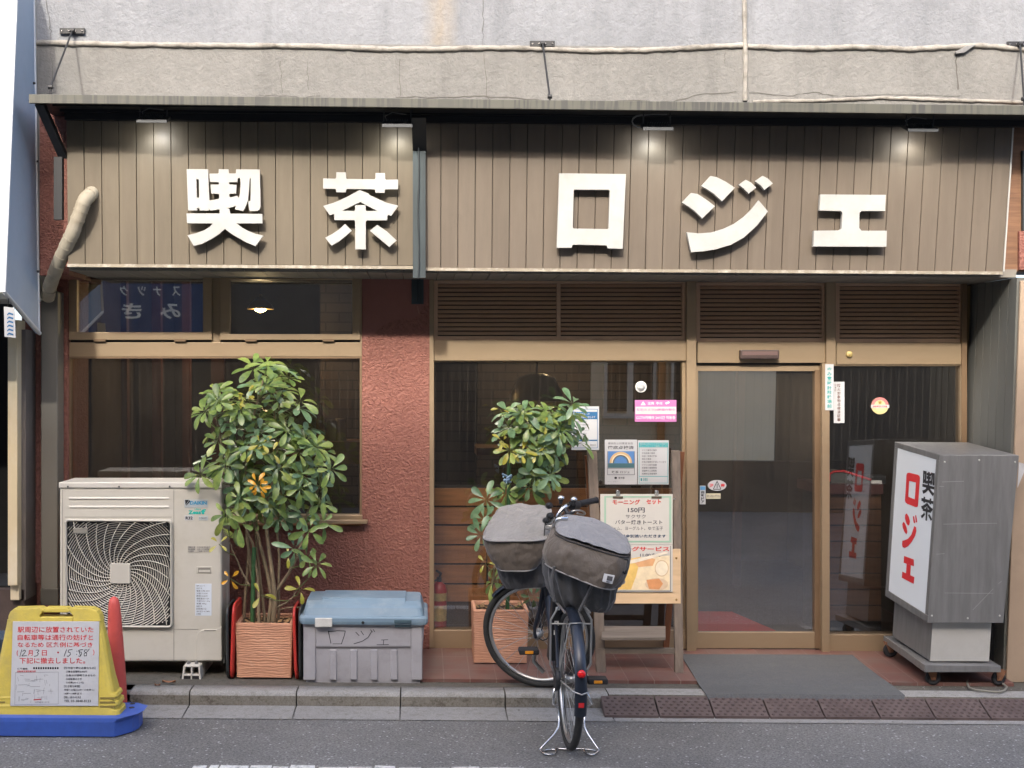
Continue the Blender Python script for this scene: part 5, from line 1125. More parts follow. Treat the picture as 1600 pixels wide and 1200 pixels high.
mb.build('brass_screw', M('brass', (.45, .30, .12), .35, .9), bd_)
mb = MB()
for x_, y_ in ((934, 780), (1054, 780)): mb.lathe(P(x_, y_, be(y_)-.012), (0, -1, 0), [(0, .007), (.006, .004)], 10)
mb.build('hook_screw', m_chrome, ez)
m_cream2 = M('menu_paper', (.53, .505, .44), .4, 0, .03, 5)
menu = bslab('menu_sheet', 938, 772, 1051, 851, .010, .003, m_cream2, ez)
def bt(mb, s, x0, y0, x1, y1, off, b=.002): TQ(mb, s, BQ(x0, y0, x1, y1, off), (0, 0, 0), b)
mb = MB()
for q in ((944, 775, 1049, 777.6), (944, 845, 1049, 847.6)): mb.quad(*BQ(*q, .0115))
for q in ((944, 777.6, 947, 845), (1045.5, 777.6, 1049, 845)): mb.quad(*BQ(*q, .0115))
mb.build('green_border', M('menu_green', (.30, .46, .33), .5), menu, fix=False)
mb = MB(); bt(mb, 'モーニング', 957, 780.5, 1000, 788.5, .012, .03); bt(mb, 'セット', 1010, 780, 1033, 788, .012, .03); mb.build('red_lettering', M('menu_red', (.60, .06, .05), .5), menu, fix=False)
mb = MB(); bt(mb, '150円', 981, 793, 1007.5, 801, .012, .03); bt(mb, 'サクサク', 977.5, 804, 1009, 810, .012); bt(mb, 'バター焼きトースト', 961, 812.5, 1035, 819.5, .012, .018); bt(mb, 'ジャム、ヨーグルト。ゆで玉子', 944+8, 822.5, 1036, 828.5, .012); mb.build('grey_lettering', m_greyink, menu, fix=False)
mb = MB(); bt(mb, '※飲物料金別途いただきます', 952, 835, 1040.5, 840.5, .012, .018); mb.build('navy_lettering', M('navy_print', (.015, .05, .11), .5), menu, fix=False)
ph = bslab('picture_sheet', 938, 851.5, 1051, 925, .008, .003, m_cream2, ez)
mb = MB(); bt(mb, 'モーニングサービス', 940, 854, 1046, 861.5, .010, .03); mb.build('red_lettering', bpy.data.materials['menu_red'], ph, fix=False)
mb = MB(); bt(mb, '11:00まで', 1000, 864.5, 1033, 870, .010, .03); 
for q in ((941, 923, 1048, 924), (1047.3, 853, 1048.2, 923)): mb.quad(*BQ(*q, .0095))
mb.build('grey_lettering', m_greyink, ph, fix=False)
def blob(name, pts, off, mt):
    mb = MB(); mb.add([P(x, y, be(y)-off) for x, y in pts], [tuple(range(len(pts)))]); return mb.build(name, mt, ph, fix=False)
def ell(cx, cy, rx, ry, n=28, a0=0): return [(cx+rx*math.cos(2*math.pi*i/n+a0), cy+ry*math.sin(2*math.pi*i/n+a0)) for i in range(n)]
pm = lambda nm, c_: M(nm, c_, .4, 0, .14, 30)
blob('table_print', [(940, 876), (1046.5, 868), (1046.5, 922), (940, 922)], .0095, pm('print_cream', (.74, .60, .38)))
blob('juice_print', [(966, 876), (1001, 870), (994, 900), (986, 921), (955, 921)], .0105, pm('print_orange_yellow', (.72, .47, .13)))
blob('toast_print', [(988, 876), (1012, 870), (1024, 874), (1020, 884), (998, 886)], .011, pm('print_toast', (.68, .36, .16)))
blob('plate_print', ell(1034, 888, 11, 13), .0108, pm('print_tan', (.58, .42, .26))); blob('egg_print', ell(1034, 888, 9.5, 11.3), .0113, pm('print_pale', (.74, .64, .46)))
blob('cup_print', ell(1026, 913, 18, 10), .0109, pm('print_cup', (.62, .46, .30))); blob('tea_print', [(1010, 906), (1030, 904), (1036, 912), (1030, 921), (1014, 920)], .0116, pm('print_tea', (.60, .26, .10)))
blob('knife_print', [(962, 880), (1000, 872), (1040, 862), (1045, 864), (1020, 872), (990, 880), (962, 883)], .0119, pm('print_knife', (.70, .62, .48)))
for x_, lb in ((965.5, 'left bulldog clip holding the menu sheet on the easel'), (1026, 'right bulldog clip holding the menu sheet on the easel')):
    t_ = thing('bulldog_clip', P(x_, 776, be(776)), lb, 'clip', 'clips on the menu sheet'); mb = MB(); mb.add([], [])
    q = BQ(x_-8, 775.5, x_+8, 779, .014); mb.hexa(q, [v+Vector((0, .02, .0)) for v in q]); mb.build('jaw', M('clip_dark', (.10, .08, .06), .4, .6), t_, bevel=.001)
    mb = MB(); q = BQ(x_-3, 767, x_+3, 776, .013); mb.hexa(q, [v+Vector((0, .004, .0)) for v in q]); mb.torus(P(x_-.5, 768.5, be(768)-.014), (0, 1, .2), .0085, .0022, 18, 6); mb.build('lever', m_chrome, t_)
# ------------------------------------------------------------------ posters and stickers on the glass
DG = DF+.024
def poster(name, x0, y0, x1, y1, lb, cat, mt=m_paper, d=DG, bw=None):
    t_ = thing(name, P((x0+x1)/2, y1, d), lb, cat); mb = MB(); mb.pb(x0, y0, x1, y1, d-.002, .002); mb.build('sheet', mt, t_); return t_
def rects(name, rs, mt, parent, d=DG-.0032):
    mb = MB()
    for r_ in rs: prq(mb, *r_, d)
    return mb.build(name, mt, parent, fix=False)
t_ = poster('rainbow_poster', 945, 687, 995.5, 757, 'white poster with a rainbow on blue, pasted inside the big window', 'poster')
txt('heading', [('感染防止対策宣言店', 950, 691, 989, 694.5, .01), ('徹底点検済', 949.5, 696.5, 990.5, 702, .03)], m_greyink, t_, DG-.0032)
rects('blue_field', [(950, 705, 991, 724)], M('poster_blue', (.09, .22, .48), .5), t_)
def arc(name, r0, r1, mt, dd):
    mb = MB(); n_ = 22; v = []
    for i in range(n_+1):
        a = math.pi*i/n_; v.append((970+r0*math.cos(a), 723.5-r0*math.sin(a), 970+r1*math.cos(a), 723.5-r1*math.sin(a)))
    for p_, q_ in zip(v[:-1], v[1:]): mb.quad(P(p_[0], p_[1], dd), P(p_[2], p_[3], dd), P(q_[2], q_[3], dd), P(q_[0], q_[1], dd))
    mb.build(name, mt, t_, fix=False)
for i, (r0, r1, c_) in enumerate(((14.6, 17.6, (.62, .42, .20)), (12.6, 14.6, (.72, .62, .42)), (11, 12.6, (.10, .09, .10)), (9.8, 11, (.10, .22, .34)))): arc('rainbow_band', r0, r1, pm('rainbow_%s' % 'abcd'[i], c_), DG-.0042)
rects('city_silhouette', [(950, 724, 991, 731)], M('poster_slate', (.06, .14, .16), .5), t_)
rects('poster_line', [(949, 705, 949.8, 742), (991, 705, 991.8, 742), (949, 731.5, 991.8, 732.2), (949, 741.4, 991.8, 742.2)], m_greyink, t_)
txt('shop_lettering', [('喫茶 ロジェ', 956, 735.5, 984, 739.8, .02), ('東京都', 966, 745, 976, 748.5, .02), ('令和２年 チェックシートに基づき実施しています', 949, 752, 966, 753.2, 0)], m_greyink, t_, DG-.0032)
mb = MB(); mb.add([P(x, y, DG-.0032) for x, y in ell(962, 746.7, 2.2, 1.8, 12)], [tuple(range(12))]); mb.build('mark', m_ink, t_, fix=False)
t_ = poster('checklist_poster', 996.5, 688, 1045, 757, 'white and teal checklist poster right beside the rainbow poster', 'poster', d=DG-.001)
rects('teal_header', [(999, 691.5, 1043, 699)], M('poster_teal', (.05, .36, .38), .5), t_, DG-.0042)
rects('teal_rule', [(998.3, 691, 999, 755), (1043, 691, 1043.7, 755), (998.3, 744, 1043.7, 744.8), (998.3, 754.4, 1043.7, 755)], M('poster_teal_line', (.05, .36, .38), .5), t_, DG-.0044)
txt('header_text', [('感染拡大防止のため次の項目を', 1000, 692.3, 1042, 694.8, 0), ('チェックシートで確認しました', 1000, 695.8, 1042, 698.2, 0)], m_paper, t_, DG-.0056)
rw = ['マスク着用の徹底', '手指消毒の徹底', '体温・体調の確認', '換気の徹底', 'お席の間隔を確保しています', 'アクリル板を設置', '従業員の健康管理', '混雑時の入店制限', '定期的な消毒清掃']
txt('rows', [(s, 1003, 702+i*4.6, 1003+len(s)*2.9, 704.8+i*4.6, .012) for i, s in enumerate(rw)], m_greyink, t_, DG-.0042)
txt('footer', [('■ 点検日', 1001, 746.5, 1012, 752, .01)], m_teal, t_, DG-.0042)
t_ = poster('teal_poster', 893, 635, 936, 703, 'white notice with a teal heading partly hidden by plant leaves', 'poster')
rects('heading_band', [(897, 643.5, 933, 655)], m_bluep, t_); rects('rule', [(896, 639, 896.6, 700), (933, 639, 933.8, 700), (896, 639, 933.6, 639.7), (896, 687, 933, 689), (896, 699.5, 933.6, 700.2)], m_bluep, t_)
txt('heading', [('お客さまへの', 903, 645, 921, 648.3, .02), ('お願いいたします', 908, 650, 930, 653.3, .02)], m_paper, t_, DG-.0045)
txt('rows', [(s, 899, 658+i*4.5, 899+len(s)*3, 660.3+i*4.5, 0) for i, s in enumerate(['ご来店の際は', 'マスクの着用を', '手指の消毒に', 'ご協力ください', '会話はお控え', 'ください'])] + [('喫茶 店主', 922, 694, 931, 697, 0)], m_greyink, t_, DG-.0032)
m_pink = M('pink_vinyl', (.50, .17, .40), .45, 0, .05, 6); m_pinklt = M('pale_pink_vinyl', (.66, .56, .54), .5)
t_ = poster('camera_warning_sticker', 992, 625, 1057, 659, 'pink security camera warning sticker high on the big window', 'sticker', m_pink)
rects('pale_band', [(993, 635.5, 1056.5, 647)], m_pinklt, t_)
mb = MB(); T(mb, '注意', 1012, 628, 1022, 632.5, DG-.0032, .02); T(mb, '주의', 1025, 628, 1034.5, 632.5, DG-.0032, .02); T(mb, 'CCTV카메라 24시간 작동중', 994, 650, 1055, 655, DG-.0032, .02)
mb.add([P(x, y, DG-.0032) for x, y in ((1001, 633), (1009, 633), (1005, 627))], [(0, 1, 2)]); mb.add([P(x, y, DG-.0032) for x, y in ((1039, 629.5), (1045, 627), (1046.5, 629.5), (1041, 632))], [(0, 1, 2, 3)]); mb.build('white_print', m_white, t_, fix=False)
txt('pink_lettering', [('防犯カメラ24時間作動中', 995, 638, 1055, 642.5, .015)], m_pink, t_, DG-.0045)
t_ = thing('round_window_vent', P(1001.5, 613, DG), 'small round white disc fixed on the window above the pink sticker', 'vent')
mb = MB(); mb.lathe(P(1001.5, 604.5, DG+.003), (0, -1, 0), [(0, .036), (.008, .035), (.010, .031), (.007, .029)], 28); mb.build('rim', m_white, t_); mb = MB(); mb.lathe(P(1001.5, 604.5, DG-.006), (0, -1, 0), [(0, .027), (.003, .026), (.006, .012), (.010, .010)], 24); mb.build('dial', M('vent_grey', (.45, .46, .46), .5), t_)
DM = DF-.026
t_ = poster('strip_sticker', 1289.5, 569, 1302.5, 641, 'narrow white strip sticker with teal vertical writing on the door post', 'sticker', d=DM)
m_tg = M('teal_green_print', (.05, .33, .30), .5)
mb = MB()
for i, s in enumerate('歩み!時計駐輪場前'): T(mb, s, 1292.5, 574+i*7.2, 1299.5, 580+i*7.2, DM-.0032, .02)
mb.build('lettering', m_tg, t_, fix=False)
t_ = poster('strip_sticker', 1302.8, 596.5, 1319.5, 661, 'white strip sticker with brown vertical writing on the side pane', 'sticker', d=DG)
mb = MB()
for i, s in enumerate('防火対象物点検済証章'): T(mb, s, 1308, 600+i*5.9, 1313.5, 605+i*5.9, DG-.0032, .01)
for i, s in enumerate('台東区'): T(mb, s, 1304, 600+i*4, 1307, 603.2+i*4, DG-.0032, .0)
mb.build('lettering', M('brown_print', (.14, .06, .04), .5), t_, fix=False)
t_ = thing('round_badge_sticker', P(1375, 648, DG), 'round pink and yellow badge sticker with a star on the side pane', 'sticker')
def disc(name, cx, cy, rx, ry, dd, mt, half=None):
    pts = ell(cx, cy, rx, ry, 32)
    if half == 'top': pts = [(cx+rx*math.cos(math.pi+math.pi*i/18), cy+ry*math.sin(math.pi+math.pi*i/18)) for i in range(19)]
    mb = MB(); mb.add([P(x, y, dd) for x, y in pts], [tuple(range(len(pts)))]); return mb.build(name, mt, t_, fix=False)
mb = MB(); mb.poly([P(x, y, DG-.002) for x, y in ell(1375, 634, 13.5, 13.2, 32)], (0, .002, 0)); mb.build('disc', M('badge_yellow', (.66, .56, .26), .5), t_)
disc('pink_half', 1375, 634, 13.5, 13.2, DG-.003, M('badge_pink', (.60, .20, .19), .5), 'top'); disc('centre', 1375, 634, 9, 8.8, DG-.0038, M('badge_pale', (.70, .55, .30), .5))
rects('ribbon', [(1361, 632.5, 1389.5, 637.5)], m_paper, t_, DG-.0045); txt('lettering', [('受動喫煙防止対策', 1364, 633.7, 1386, 636.3, .01)], m_redink, t_, DG-.0055)
mb = MB(); mb.add([P(1375+(4.2 if i % 2 == 0 else 1.8)*math.sin(math.pi*i/5), 628.8-(4.2 if i % 2 == 0 else 1.8)*math.cos(math.pi*i/5), DG-.0047) for i in range(10)], [tuple(range(10))]); mb.build('star', M('badge_star', (.30, .22, .05), .5), t_, fix=False)
DD = DF+.045
t_ = thing('caution_sticker', P(1120, 766, DD), 'oval white caution sticker with a triangle on the door glass', 'sticker')
mb = MB(); mb.poly([P(x, y, DD-.002) for x, y in ell(1120.5, 758.5, 14.5, 8.3, 32)], (0, .002, 0)); mb.build('oval', m_paper, t_)
txt('red_lettering', [('注', 1108.5, 755.5, 1115, 761.5, .03), ('意', 1126, 755.5, 1132.5, 761.5, .03)], m_redink, t_, DD-.0032)
mb = MB()
for a_, b_ in (((1120.5, 752), (1114.5, 764.5)), ((1114.5, 764.5), (1126.5, 764.5)), ((1126.5, 764.5), (1120.5, 752)), ((1120.5, 756), (1120.5, 763))):
    a, b = P(*a_, DD-.0033), P(*b_, DD-.0033); nn = Vector((-(b-a).z, 0, (b-a).x)).normalized()*.0022; mb.add([a-nn, a+nn, b+nn, b-nn], [(0, 1, 2, 3)])
mb.build('triangle', m_ink, t_, fix=False)
t_ = poster('automatic_door_sticker', 1093.5, 759, 1102.5, 788, 'small vertical automatic door sticker at the left of the oval sticker', 'sticker', d=DD)
rects('blue_band', [(1094, 760, 1102, 765.5)], M('sticker_blue', (.10, .30, .55), .5), t_, DD-.0032)
mb = MB()
for i, s in enumerate('自動ドア'): T(mb, s, 1095.5, 767+i*5, 1100.5, 771.3+i*5, DD-.0032, .03)
mb.build('lettering', m_ink, t_, fix=False)
t_ = poster('paper_sticker', 1103.5, 771, 1126, 779.5, 'small cream label with tiny print below the oval sticker', 'sticker', M('cream_label', (.60, .56, .40), .5), d=DD)
txt('lettering', [('手をふれないで下さい', 1104.5, 773, 1125, 777.5, .02)], m_greyink, t_, DD-.0032)
t_ = thing('door_sensor', P(1187, 560, DF), 'brown automatic door sensor bar on the beam over the door', 'sensor')
mb = MB(); mb.pb(1157, 546.5, 1218, 561, DF-.045, .045); mb.build('housing', M('sensor_brown', (.075, .05, .045), .4, 0, .1, 8), t_, bevel=.008)
mb = MB(); mb.pb(1160, 549, 1215, 555, DF-.047, .004); mb.build('lens_strip', M('sensor_lens', (.17, .11, .10), .3), t_)
t_ = thing('door_bell_button', P(1326, 562, DF), 'small yellowed bell cover on the beam right of the door', 'bell')
mb = MB(); c = P(1326.5, 553.5, DF-.0); mb.lathe(c, (0, -1, 0), [(0, .020), (.012, .020), (.018, .016), (.020, .006)], 18); mb.build('cover', M('yellowed_plastic', (.55, .42, .17), .4), t_)
mb = MB(); mb.lathe(c+Vector((0, -.019, -.006)), (0, -1, 0), [(0, .008), (.005, .006)], 12); mb.build('button', M('yellowed_dark', (.40, .28, .10), .4), t_)
# ------------------------------------------------------------------ door mat, ramp plates, cable, leaves
mt_ = concrete('rubber_mat', (.082, .085, .086), (.115, .118, .118), (.13, .125, .11), .35)
def mg(px, py):                                  # point on the tiled floor / kerb under a pixel
    z = 0
    for _ in range(8):
        g_ = G(px, py, z); z = .02 + max(0, g_.y-YT)*.045 if g_.y > YT-.02 else (.010 if g_.y > yk0+.01 else -.02)
    return g_
rows = []
A_ = [(1066, 1022), (1068, 1030), (1082, 1052), (1092, 1069), (1099, 1079), (1102, 1086.5)]; B_ = [(1332, 1023), (1342, 1032), (1372, 1055), (1396, 1072), (1406, 1080), (1412, 1086.5)]
mb = MB(); rws = []
for (ax, ay), (bx_, by) in zip(A_, B_):
    rws.append([mg(ax+(bx_-ax)*t/12, ay+(by-ay)*t/12) for t in range(13)])
rws[-1] = [Vector((v.x, yk0-.012, -.020)) for v in rws[-1]]; rws[-2] = [Vector((v.x, yk0+.012, .007)) for v in rws[-2]]
vs = [v for r_ in rws for v in r_]; dn = [v-Vector((0, 0, .005)) for v in vs]; fs = []
for i in range(5):
    for j in range(12): k = i*13+j; fs.append((k, k+1, k+14, k+13))
N_ = len(vs); bd = [(j, j+1) for j in range(12)] + [(65+j, 66+j) for j in range(12)] + [(13*i, 13*i+13) for i in range(5)] + [(13*i+12, 13*i+25) for i in range(5)]
mb.add(vs+dn, fs + [(a, b, b+N_, a+N_) for a, b in bd]); tag(mb.build('door_mat', mt_), 'large dark grey rubber mat on red tiles before the sliding door', 'mat')
def ramp_mat():
    mt, n, l, b = newmat('ramp_plate'); v = posn(n, l)
    c = ramp(n, l, noise(n, l, v, 6, 8, .7), [(.3, (.068, .046, .042)), (.7, (.125, .092, .085))])
    c = mixc(n, l, ramp(n, l, noise(n, l, v, 30, 6, .8), [(.55, (0, 0, 0)), (.7, (.5,)*3)]), c, (.17, .15, .135)); l.new(c, b.inputs['Base Color']); b.inputs['Roughness'].default_value = .75; b.inputs['Metallic'].default_value = .0
    bump(n, l, b, noise(n, l, v, 80, 4), .4, .003); return mt
m_ramp = ramp_mat()
xs_ = [944, 1028, 1113, 1199, 1287, 1373, 1458, 1545, 1632]; names = ['first from the bicycle', 'second from the bicycle', 'third from the bicycle', 'fourth from the bicycle', 'fourth from the right edge', 'third from the right edge, below the castors', 'second from the right edge', 'cut off at the right edge']
plate0 = None
y0r, z0r, y1r, z1r = G(1000, 1122, ZR).y, ZR+.012, yk0+.008, -.008
x_a = G(xs_[0], 1122, ZR).x; x_b = G(xs_[7], 1124, ZR).x; pw = (x_b-x_a)/7
root = thing('ramp_plate', (x_a, y0r, ZR), 'studded brown kerb ramp plate, ' + names[0], 'ramp plate', 'kerb ramp plates')
mb = MB(); g_ = .004; sk = .0
mb.hexa([(x_a+g_, y0r, z0r), (x_a+pw-g_, y0r, z0r), (x_a+pw-g_, y1r, z1r), (x_a+g_, y1r, z1r)], [(x_a+g_, y0r, z0r-.014), (x_a+pw-g_, y0r, z0r-.014), (x_a+pw-g_, y1r, z1r-.06), (x_a+g_, y1r, z1r-.06)]); mb.build('plate', m_ramp, root, bevel=.003)
mb = MB(); sl = (z1r-z0r)/(y1r-y0r)
for i in range(7):
    for j in range(6):
        x = x_a + .03 + i*(pw-.06)/6 + (.018 if j % 2 else -.0) - .006; y = y0r + .02 + j*(y1r-y0r-.04)/5; z = z0r + (y-y0r)*sl
        if x < x_a+pw-.015: mb.lathe((x, y, z-.001), (0, -sl, 1), [(0, .011), (.0045, .009), (.006, .004)], 8)
mb.build('stud', M('stud_dark', (.075, .052, .048), .7, 0, .3, 30), root)
mb = MB(); mb.box(x_a+g_, x_a+pw-g_, y0r-.004, y0r+.006, z0r-.016, z0r+.004); mb.build('front_lip', m_ramp, root)
for i in range(1, 8): copy_tree(root, (pw*i, 0, 0), 'studded brown kerb ramp plate, ' + names[i])
mb = MB(); cp = [(1513, 1062), (1511, 1068), (1514, 1076), (1525, 1080), (1545, 1082), (1562, 1083), (1570, 1080), (1573, 1075), (1566, 1069), (1550, 1064), (1530, 1061)]
q = [G(x, y, .006) for x, y in cp]; q = [v + Vector((0, 0, .006)) for v in q]; mb.tube(q, .0065, 8); tag(mb.build('cable', M('cable_grey', (.20, .19, .155), .6)), 'grey power cable looped on the ground under the box sign', 'cable')
m_dl = M('brown_leaf', (.26, .12, .06), .8, 0, .3, 40)
for i, (px, py, s_, lb) in enumerate(((264, 1068, .038, 'curled brown leaf on the ground under the air conditioner'), (231, 1103, .022, 'small dry leaf beside the blue base of the stand'), (246, 1073, .016, 'tiny pale leaf scrap left of the curled brown leaf'))):
    c = G(px, py, .0 if py < 1083 else ZR) + Vector((0, 0, .004)); mb = MB(); vs = []
    for k in range(5):
        t = k/4; wd = math.sin(math.pi*min(max(t, .06), .94))*.42
        vs += [c+Vector(((t-.5)*2*s_, -wd*s_, .010*(t-.5)**2*4 + .006)), c+Vector(((t-.5)*2*s_, 0, .002)), c+Vector(((t-.5)*2*s_, wd*s_, .010*(t-.5)**2*4+.007))]
    fs = []
    for k in range(4): fs += [(3*k, 3*k+1, 3*k+4, 3*k+3), (3*k+1, 3*k+2, 3*k+5, 3*k+4)]
    mb.add(vs, fs, True); tag(mb.build('dead_leaf', m_dl, fix=False), lb, 'leaf')
# ------------------------------------------------------------------ seen through the glass
m_plank = M('orange_plank', (.36, .165, .06), .5, 0, .3, 3.5, stretch=(1, 1, 9), bs=25, bd=.002, dirt=(.19, .075, .025), dscale=2.5, damt=.6)
wp = thing('wooden_partition', P(870, 985, 8.2), 'low partition of wide orange planks behind the big window', 'partition')
for i, (y0, y1) in enumerate(((763, 790), (793, 819), (822, 850), (853, 880), (883, 911), (914, 940))):
    mb = MB(); mb.pb(670, y0, 760 if i in (3, 4) else 1072, y1, 8.24, .03)
    if i in (3, 4): mb.pb(757+i*1.5, y0, 1072, y1, 8.243, .03)
    mb.build('plank', m_plank, wp, bevel=.002)
mb = MB(); mb.pb(665, 758, 1075, 990, 8.275, .02); mb.build('backing', m_black, wp)
mb = MB(); mb.pb(665, 940, 1075, 986, 8.25, .02); mb.build('skirting', M('dark_skirting', (.045, .028, .018), .6), wp)
fe = thing('fire_extinguisher', P(686, 982, 8.15), 'red fire extinguisher standing behind the window by the column', 'fire extinguisher')
cx = P(686, 940, 8.15); zb = P(686, 981, 8.15).z; zt = P(686, 909, 8.15).z
mb = MB(); mb.lathe((cx.x, 8.15, zb), (0, 0, 1), [(0, .045), (.01, .050), (zt-zb-.05, .050), (zt-zb-.02, .040), (zt-zb, .018)], 20); mb.build('cylinder', M('extinguisher_red', (.40, .02, .015), .3), fe)
mb = MB(); mb.lathe((cx.x, 8.15, zt), (0, 0, 1), [(0, .016), (.03, .016)], 12); mb.tube([Vector((cx.x, 8.15, zt+.025)), Vector((cx.x+.01, 8.12, zt+.06)), Vector((cx.x-.02, 8.1, zt+.08))], .008, 6); mb.tube([Vector((cx.x, 8.15, zt+.02)), Vector((cx.x-.05, 8.13, zt)), Vector((cx.x-.058, 8.12, zt-.15)), Vector((cx.x-.055, 8.12, zb+.05))], .008, 8); mb.build('valve', m_black, fe)
mb = MB(); mb.lathe((cx.x, 8.15, zb+.05), (0, 0, 1), [(0, .0508), (.10, .0508)], 20); mb.lathe((cx.x, 8.15, zb+.18), (0, 0, 1), [(0, .0508), (.05, .0508)], 20); mb.build('label', M('extinguisher_label', (.50, .38, .14), .5, 0, .3, 40), fe)
for i, (px, h_, c_, lb) in enumerate(((489, .24, (.10, .12, .05), 'olive glass bottle on the inner counter, left end of the row'), (500, .28, (.16, .07, .02), 'tall amber bottle on the inner counter, second in the row'), (519, .16, (.30, .28, .22), 'short pale jar on the inner counter, third in the row'), (532, .17, (.34, .30, .22), 'short cream jar on the inner counter, right end of the row'))):
    c = P(px, 690, 9.35); mb = MB(); r_ = .036 if h_ > .2 else .045
    mb.lathe(c, (0, 0, 1), [(0, r_*.9), (.01, r_), (h_*.6, r_), (h_*.72, r_*.45), (h_*.95, r_*.35), (h_, r_*.4)] if h_ > .2 else [(0, r_), (h_*.8, r_), (h_*.85, r_*.85), (h_, r_*.85)], 14)
    tag(mb.build('glass_bottle' if h_ > .2 else 'jar', M('bottle_glass_%s' % 'abcd'[i], c_, .15), None), lb, 'bottle' if h_ > .2 else 'jar', 'bottles and jars on the inner counter')
def pendant(px, py, d, r, lb, col, pw, st_):
    c = P(px, py, d); t_ = thing('pendant_lamp', c, lb, 'lamp', 'ceiling lamps inside the cafe')
    mb = MB(); mb.lathe(c, (0, 0, 1), [(0, r), (.35*r, r*.85), (.7*r, r*.45), (.85*r, r*.12), (1.1*r, r*.1)], 20); mb.build('shade', M('brass_shade', (.30, .18, .05), .35, .7), t_)
    mb = MB(); mb.lathe(c-Vector((0, 0, r*.25)), (0, 0, 1), [(0, r*.1), (r*.15, r*.42), (r*.4, r*.4), (r*.5, r*.1)], 14); mb.build('bulb', emit('warm_bulb', (1, .62, .22), st_), t_)
    mb = MB(); mb.tube([c+Vector((0, 0, r)), Vector((c.x, c.y, 3.0))], .006, 6); mb.build('cord', m_black, t_)
    ld = bpy.data.lights.new('pendant_bulb', 'POINT'); ld.energy = pw; ld.color = col; ld.shadow_soft_size = .06
    lo = bpy.data.objects.new('pendant_bulb', ld); C.objects.link(lo); lo.location = c - Vector((0, 0, r*.6)); lo.parent = t_; lo.matrix_parent_inverse = wloc(t_).inverted()
pendant(407, 483, 9.6, .10, 'brass pendant lamp glowing in the right small top window', (1, .7, .35), 5, 26)
pendant(852, 505, 9.8, .05, 'small ceiling lamp behind the louvre, right of centre', (1, .75, .4), 3, 14)
pendant(886, 506, 10.4, .05, 'small ceiling lamp behind the louvre, farther right', (1, .75, .4), 3, 14)
t_ = thing('large_shade_lamp', P(838, 626, 9.0), 'wide dim olive lampshade hanging behind the big window', 'lamp')
c = P(838, 626, 9.0); mb = MB(); mb.lathe(c, (0, 0, 1), [(0, .19), (.04, .185), (.16, .13), (.19, .05)], 28); mb.build('shade', M('olive_shade', (.12, .105, .06), .35, .3), t_); mb = MB(); mb.tube([c+Vector((0, 0, .19)), Vector((c.x, c.y, 3.0))], .008, 6); mb.build('cord', m_black, t_)
t_ = thing('wall_lamp', P(114, 652, 8.4), 'narrow glowing paper wall lamp at the left edge of big window', 'lamp')
mb = MB(); mb.pb(108, 607, 120.5, 652, 8.35, .05); mb.build('paper_shade', emit('paper_glow', (1, .68, .30), 1.1), t_, bevel=.006); mb = MB(); mb.pb(107, 603, 121, 607, 8.345, .06); mb.pb(107, 652, 121, 655, 8.345, .06); mb.build('cap', m_black, t_)
cb = thing('shoe_cabinet', P(1335, 990, 8.5), 'slatted wooden cabinet with black top inside the right pane', 'cabinet')
mb = MB()
for i in range(8): mb.pb(1282, 772+i*25, 1377, 795+i*25, 8.45, .03)
mb.build('slat_front', M('cabinet_wood', (.13, .06, .028), .5, 0, .3, 4, stretch=(1, 1, 8)), cb, bevel=.002)
mb = MB(); mb.pb(1280, 757, 1380, 772, 8.42, .5); mb.build('cabinet_top', M('cabinet_top_red', (.09, .03, .025), .4), cb); mb = MB(); mb.pb(1282, 772, 1377, 990, 8.48, .4); mb.build('carcass', m_black, cb)
bg_ = thing('grey_bag', P(1335, 757, 8.55), 'grey wedge shaped bag with red piping lying on the cabinet', 'bag')
bpts = [(1296, 752), (1296, 741), (1302, 737), (1318, 736), (1340, 743), (1361, 750), (1361, 757), (1298, 757)]
mb = MB(); mb.poly([P(x, y, 8.5) for x, y in bpts], (0, .2, 0)); mb.build('body', M('bag_grey', (.10, .10, .09), .6), bg_, bevel=.01); mb = MB(); mb.tube([P(x, y, 8.495) for x, y in bpts[:6]], .008, 6); mb.build('piping', m_redink, bg_); mb = MB(); mb.pb(1361, 751, 1378, 756, 8.5, .04); mb.build('strap_end', m_white, bg_)
mb = MB(); mb.pb(1282, 757-14, 1385, 757, 8.78, .1); tag(mb.build('black_case', m_black, bevel=.01), 'low black case lying behind the grey bag on the cabinet', 'case')
mb = MB(); a = P(1088, 986, 8.12); zf = .092; x0 = P(1088, 980, 8.1).x; x1 = P(1276, 980, 8.1).x
mb.add([(x0-.1, 8.12, zf), (x1-.12, 8.12, zf), (x1-.3, 9.1, zf), (x0-.1, 9.1, zf), (x0-.1, 8.12, zf-.006), (x1-.12, 8.12, zf-.006)], [(0, 1, 2, 3), (4, 5, 1, 0)]); tag(mb.build('red_carpet', M('red_carpet', (.75, .03, .03), .9)), 'bright red carpet on the floor just inside the sliding door', 'carpet')
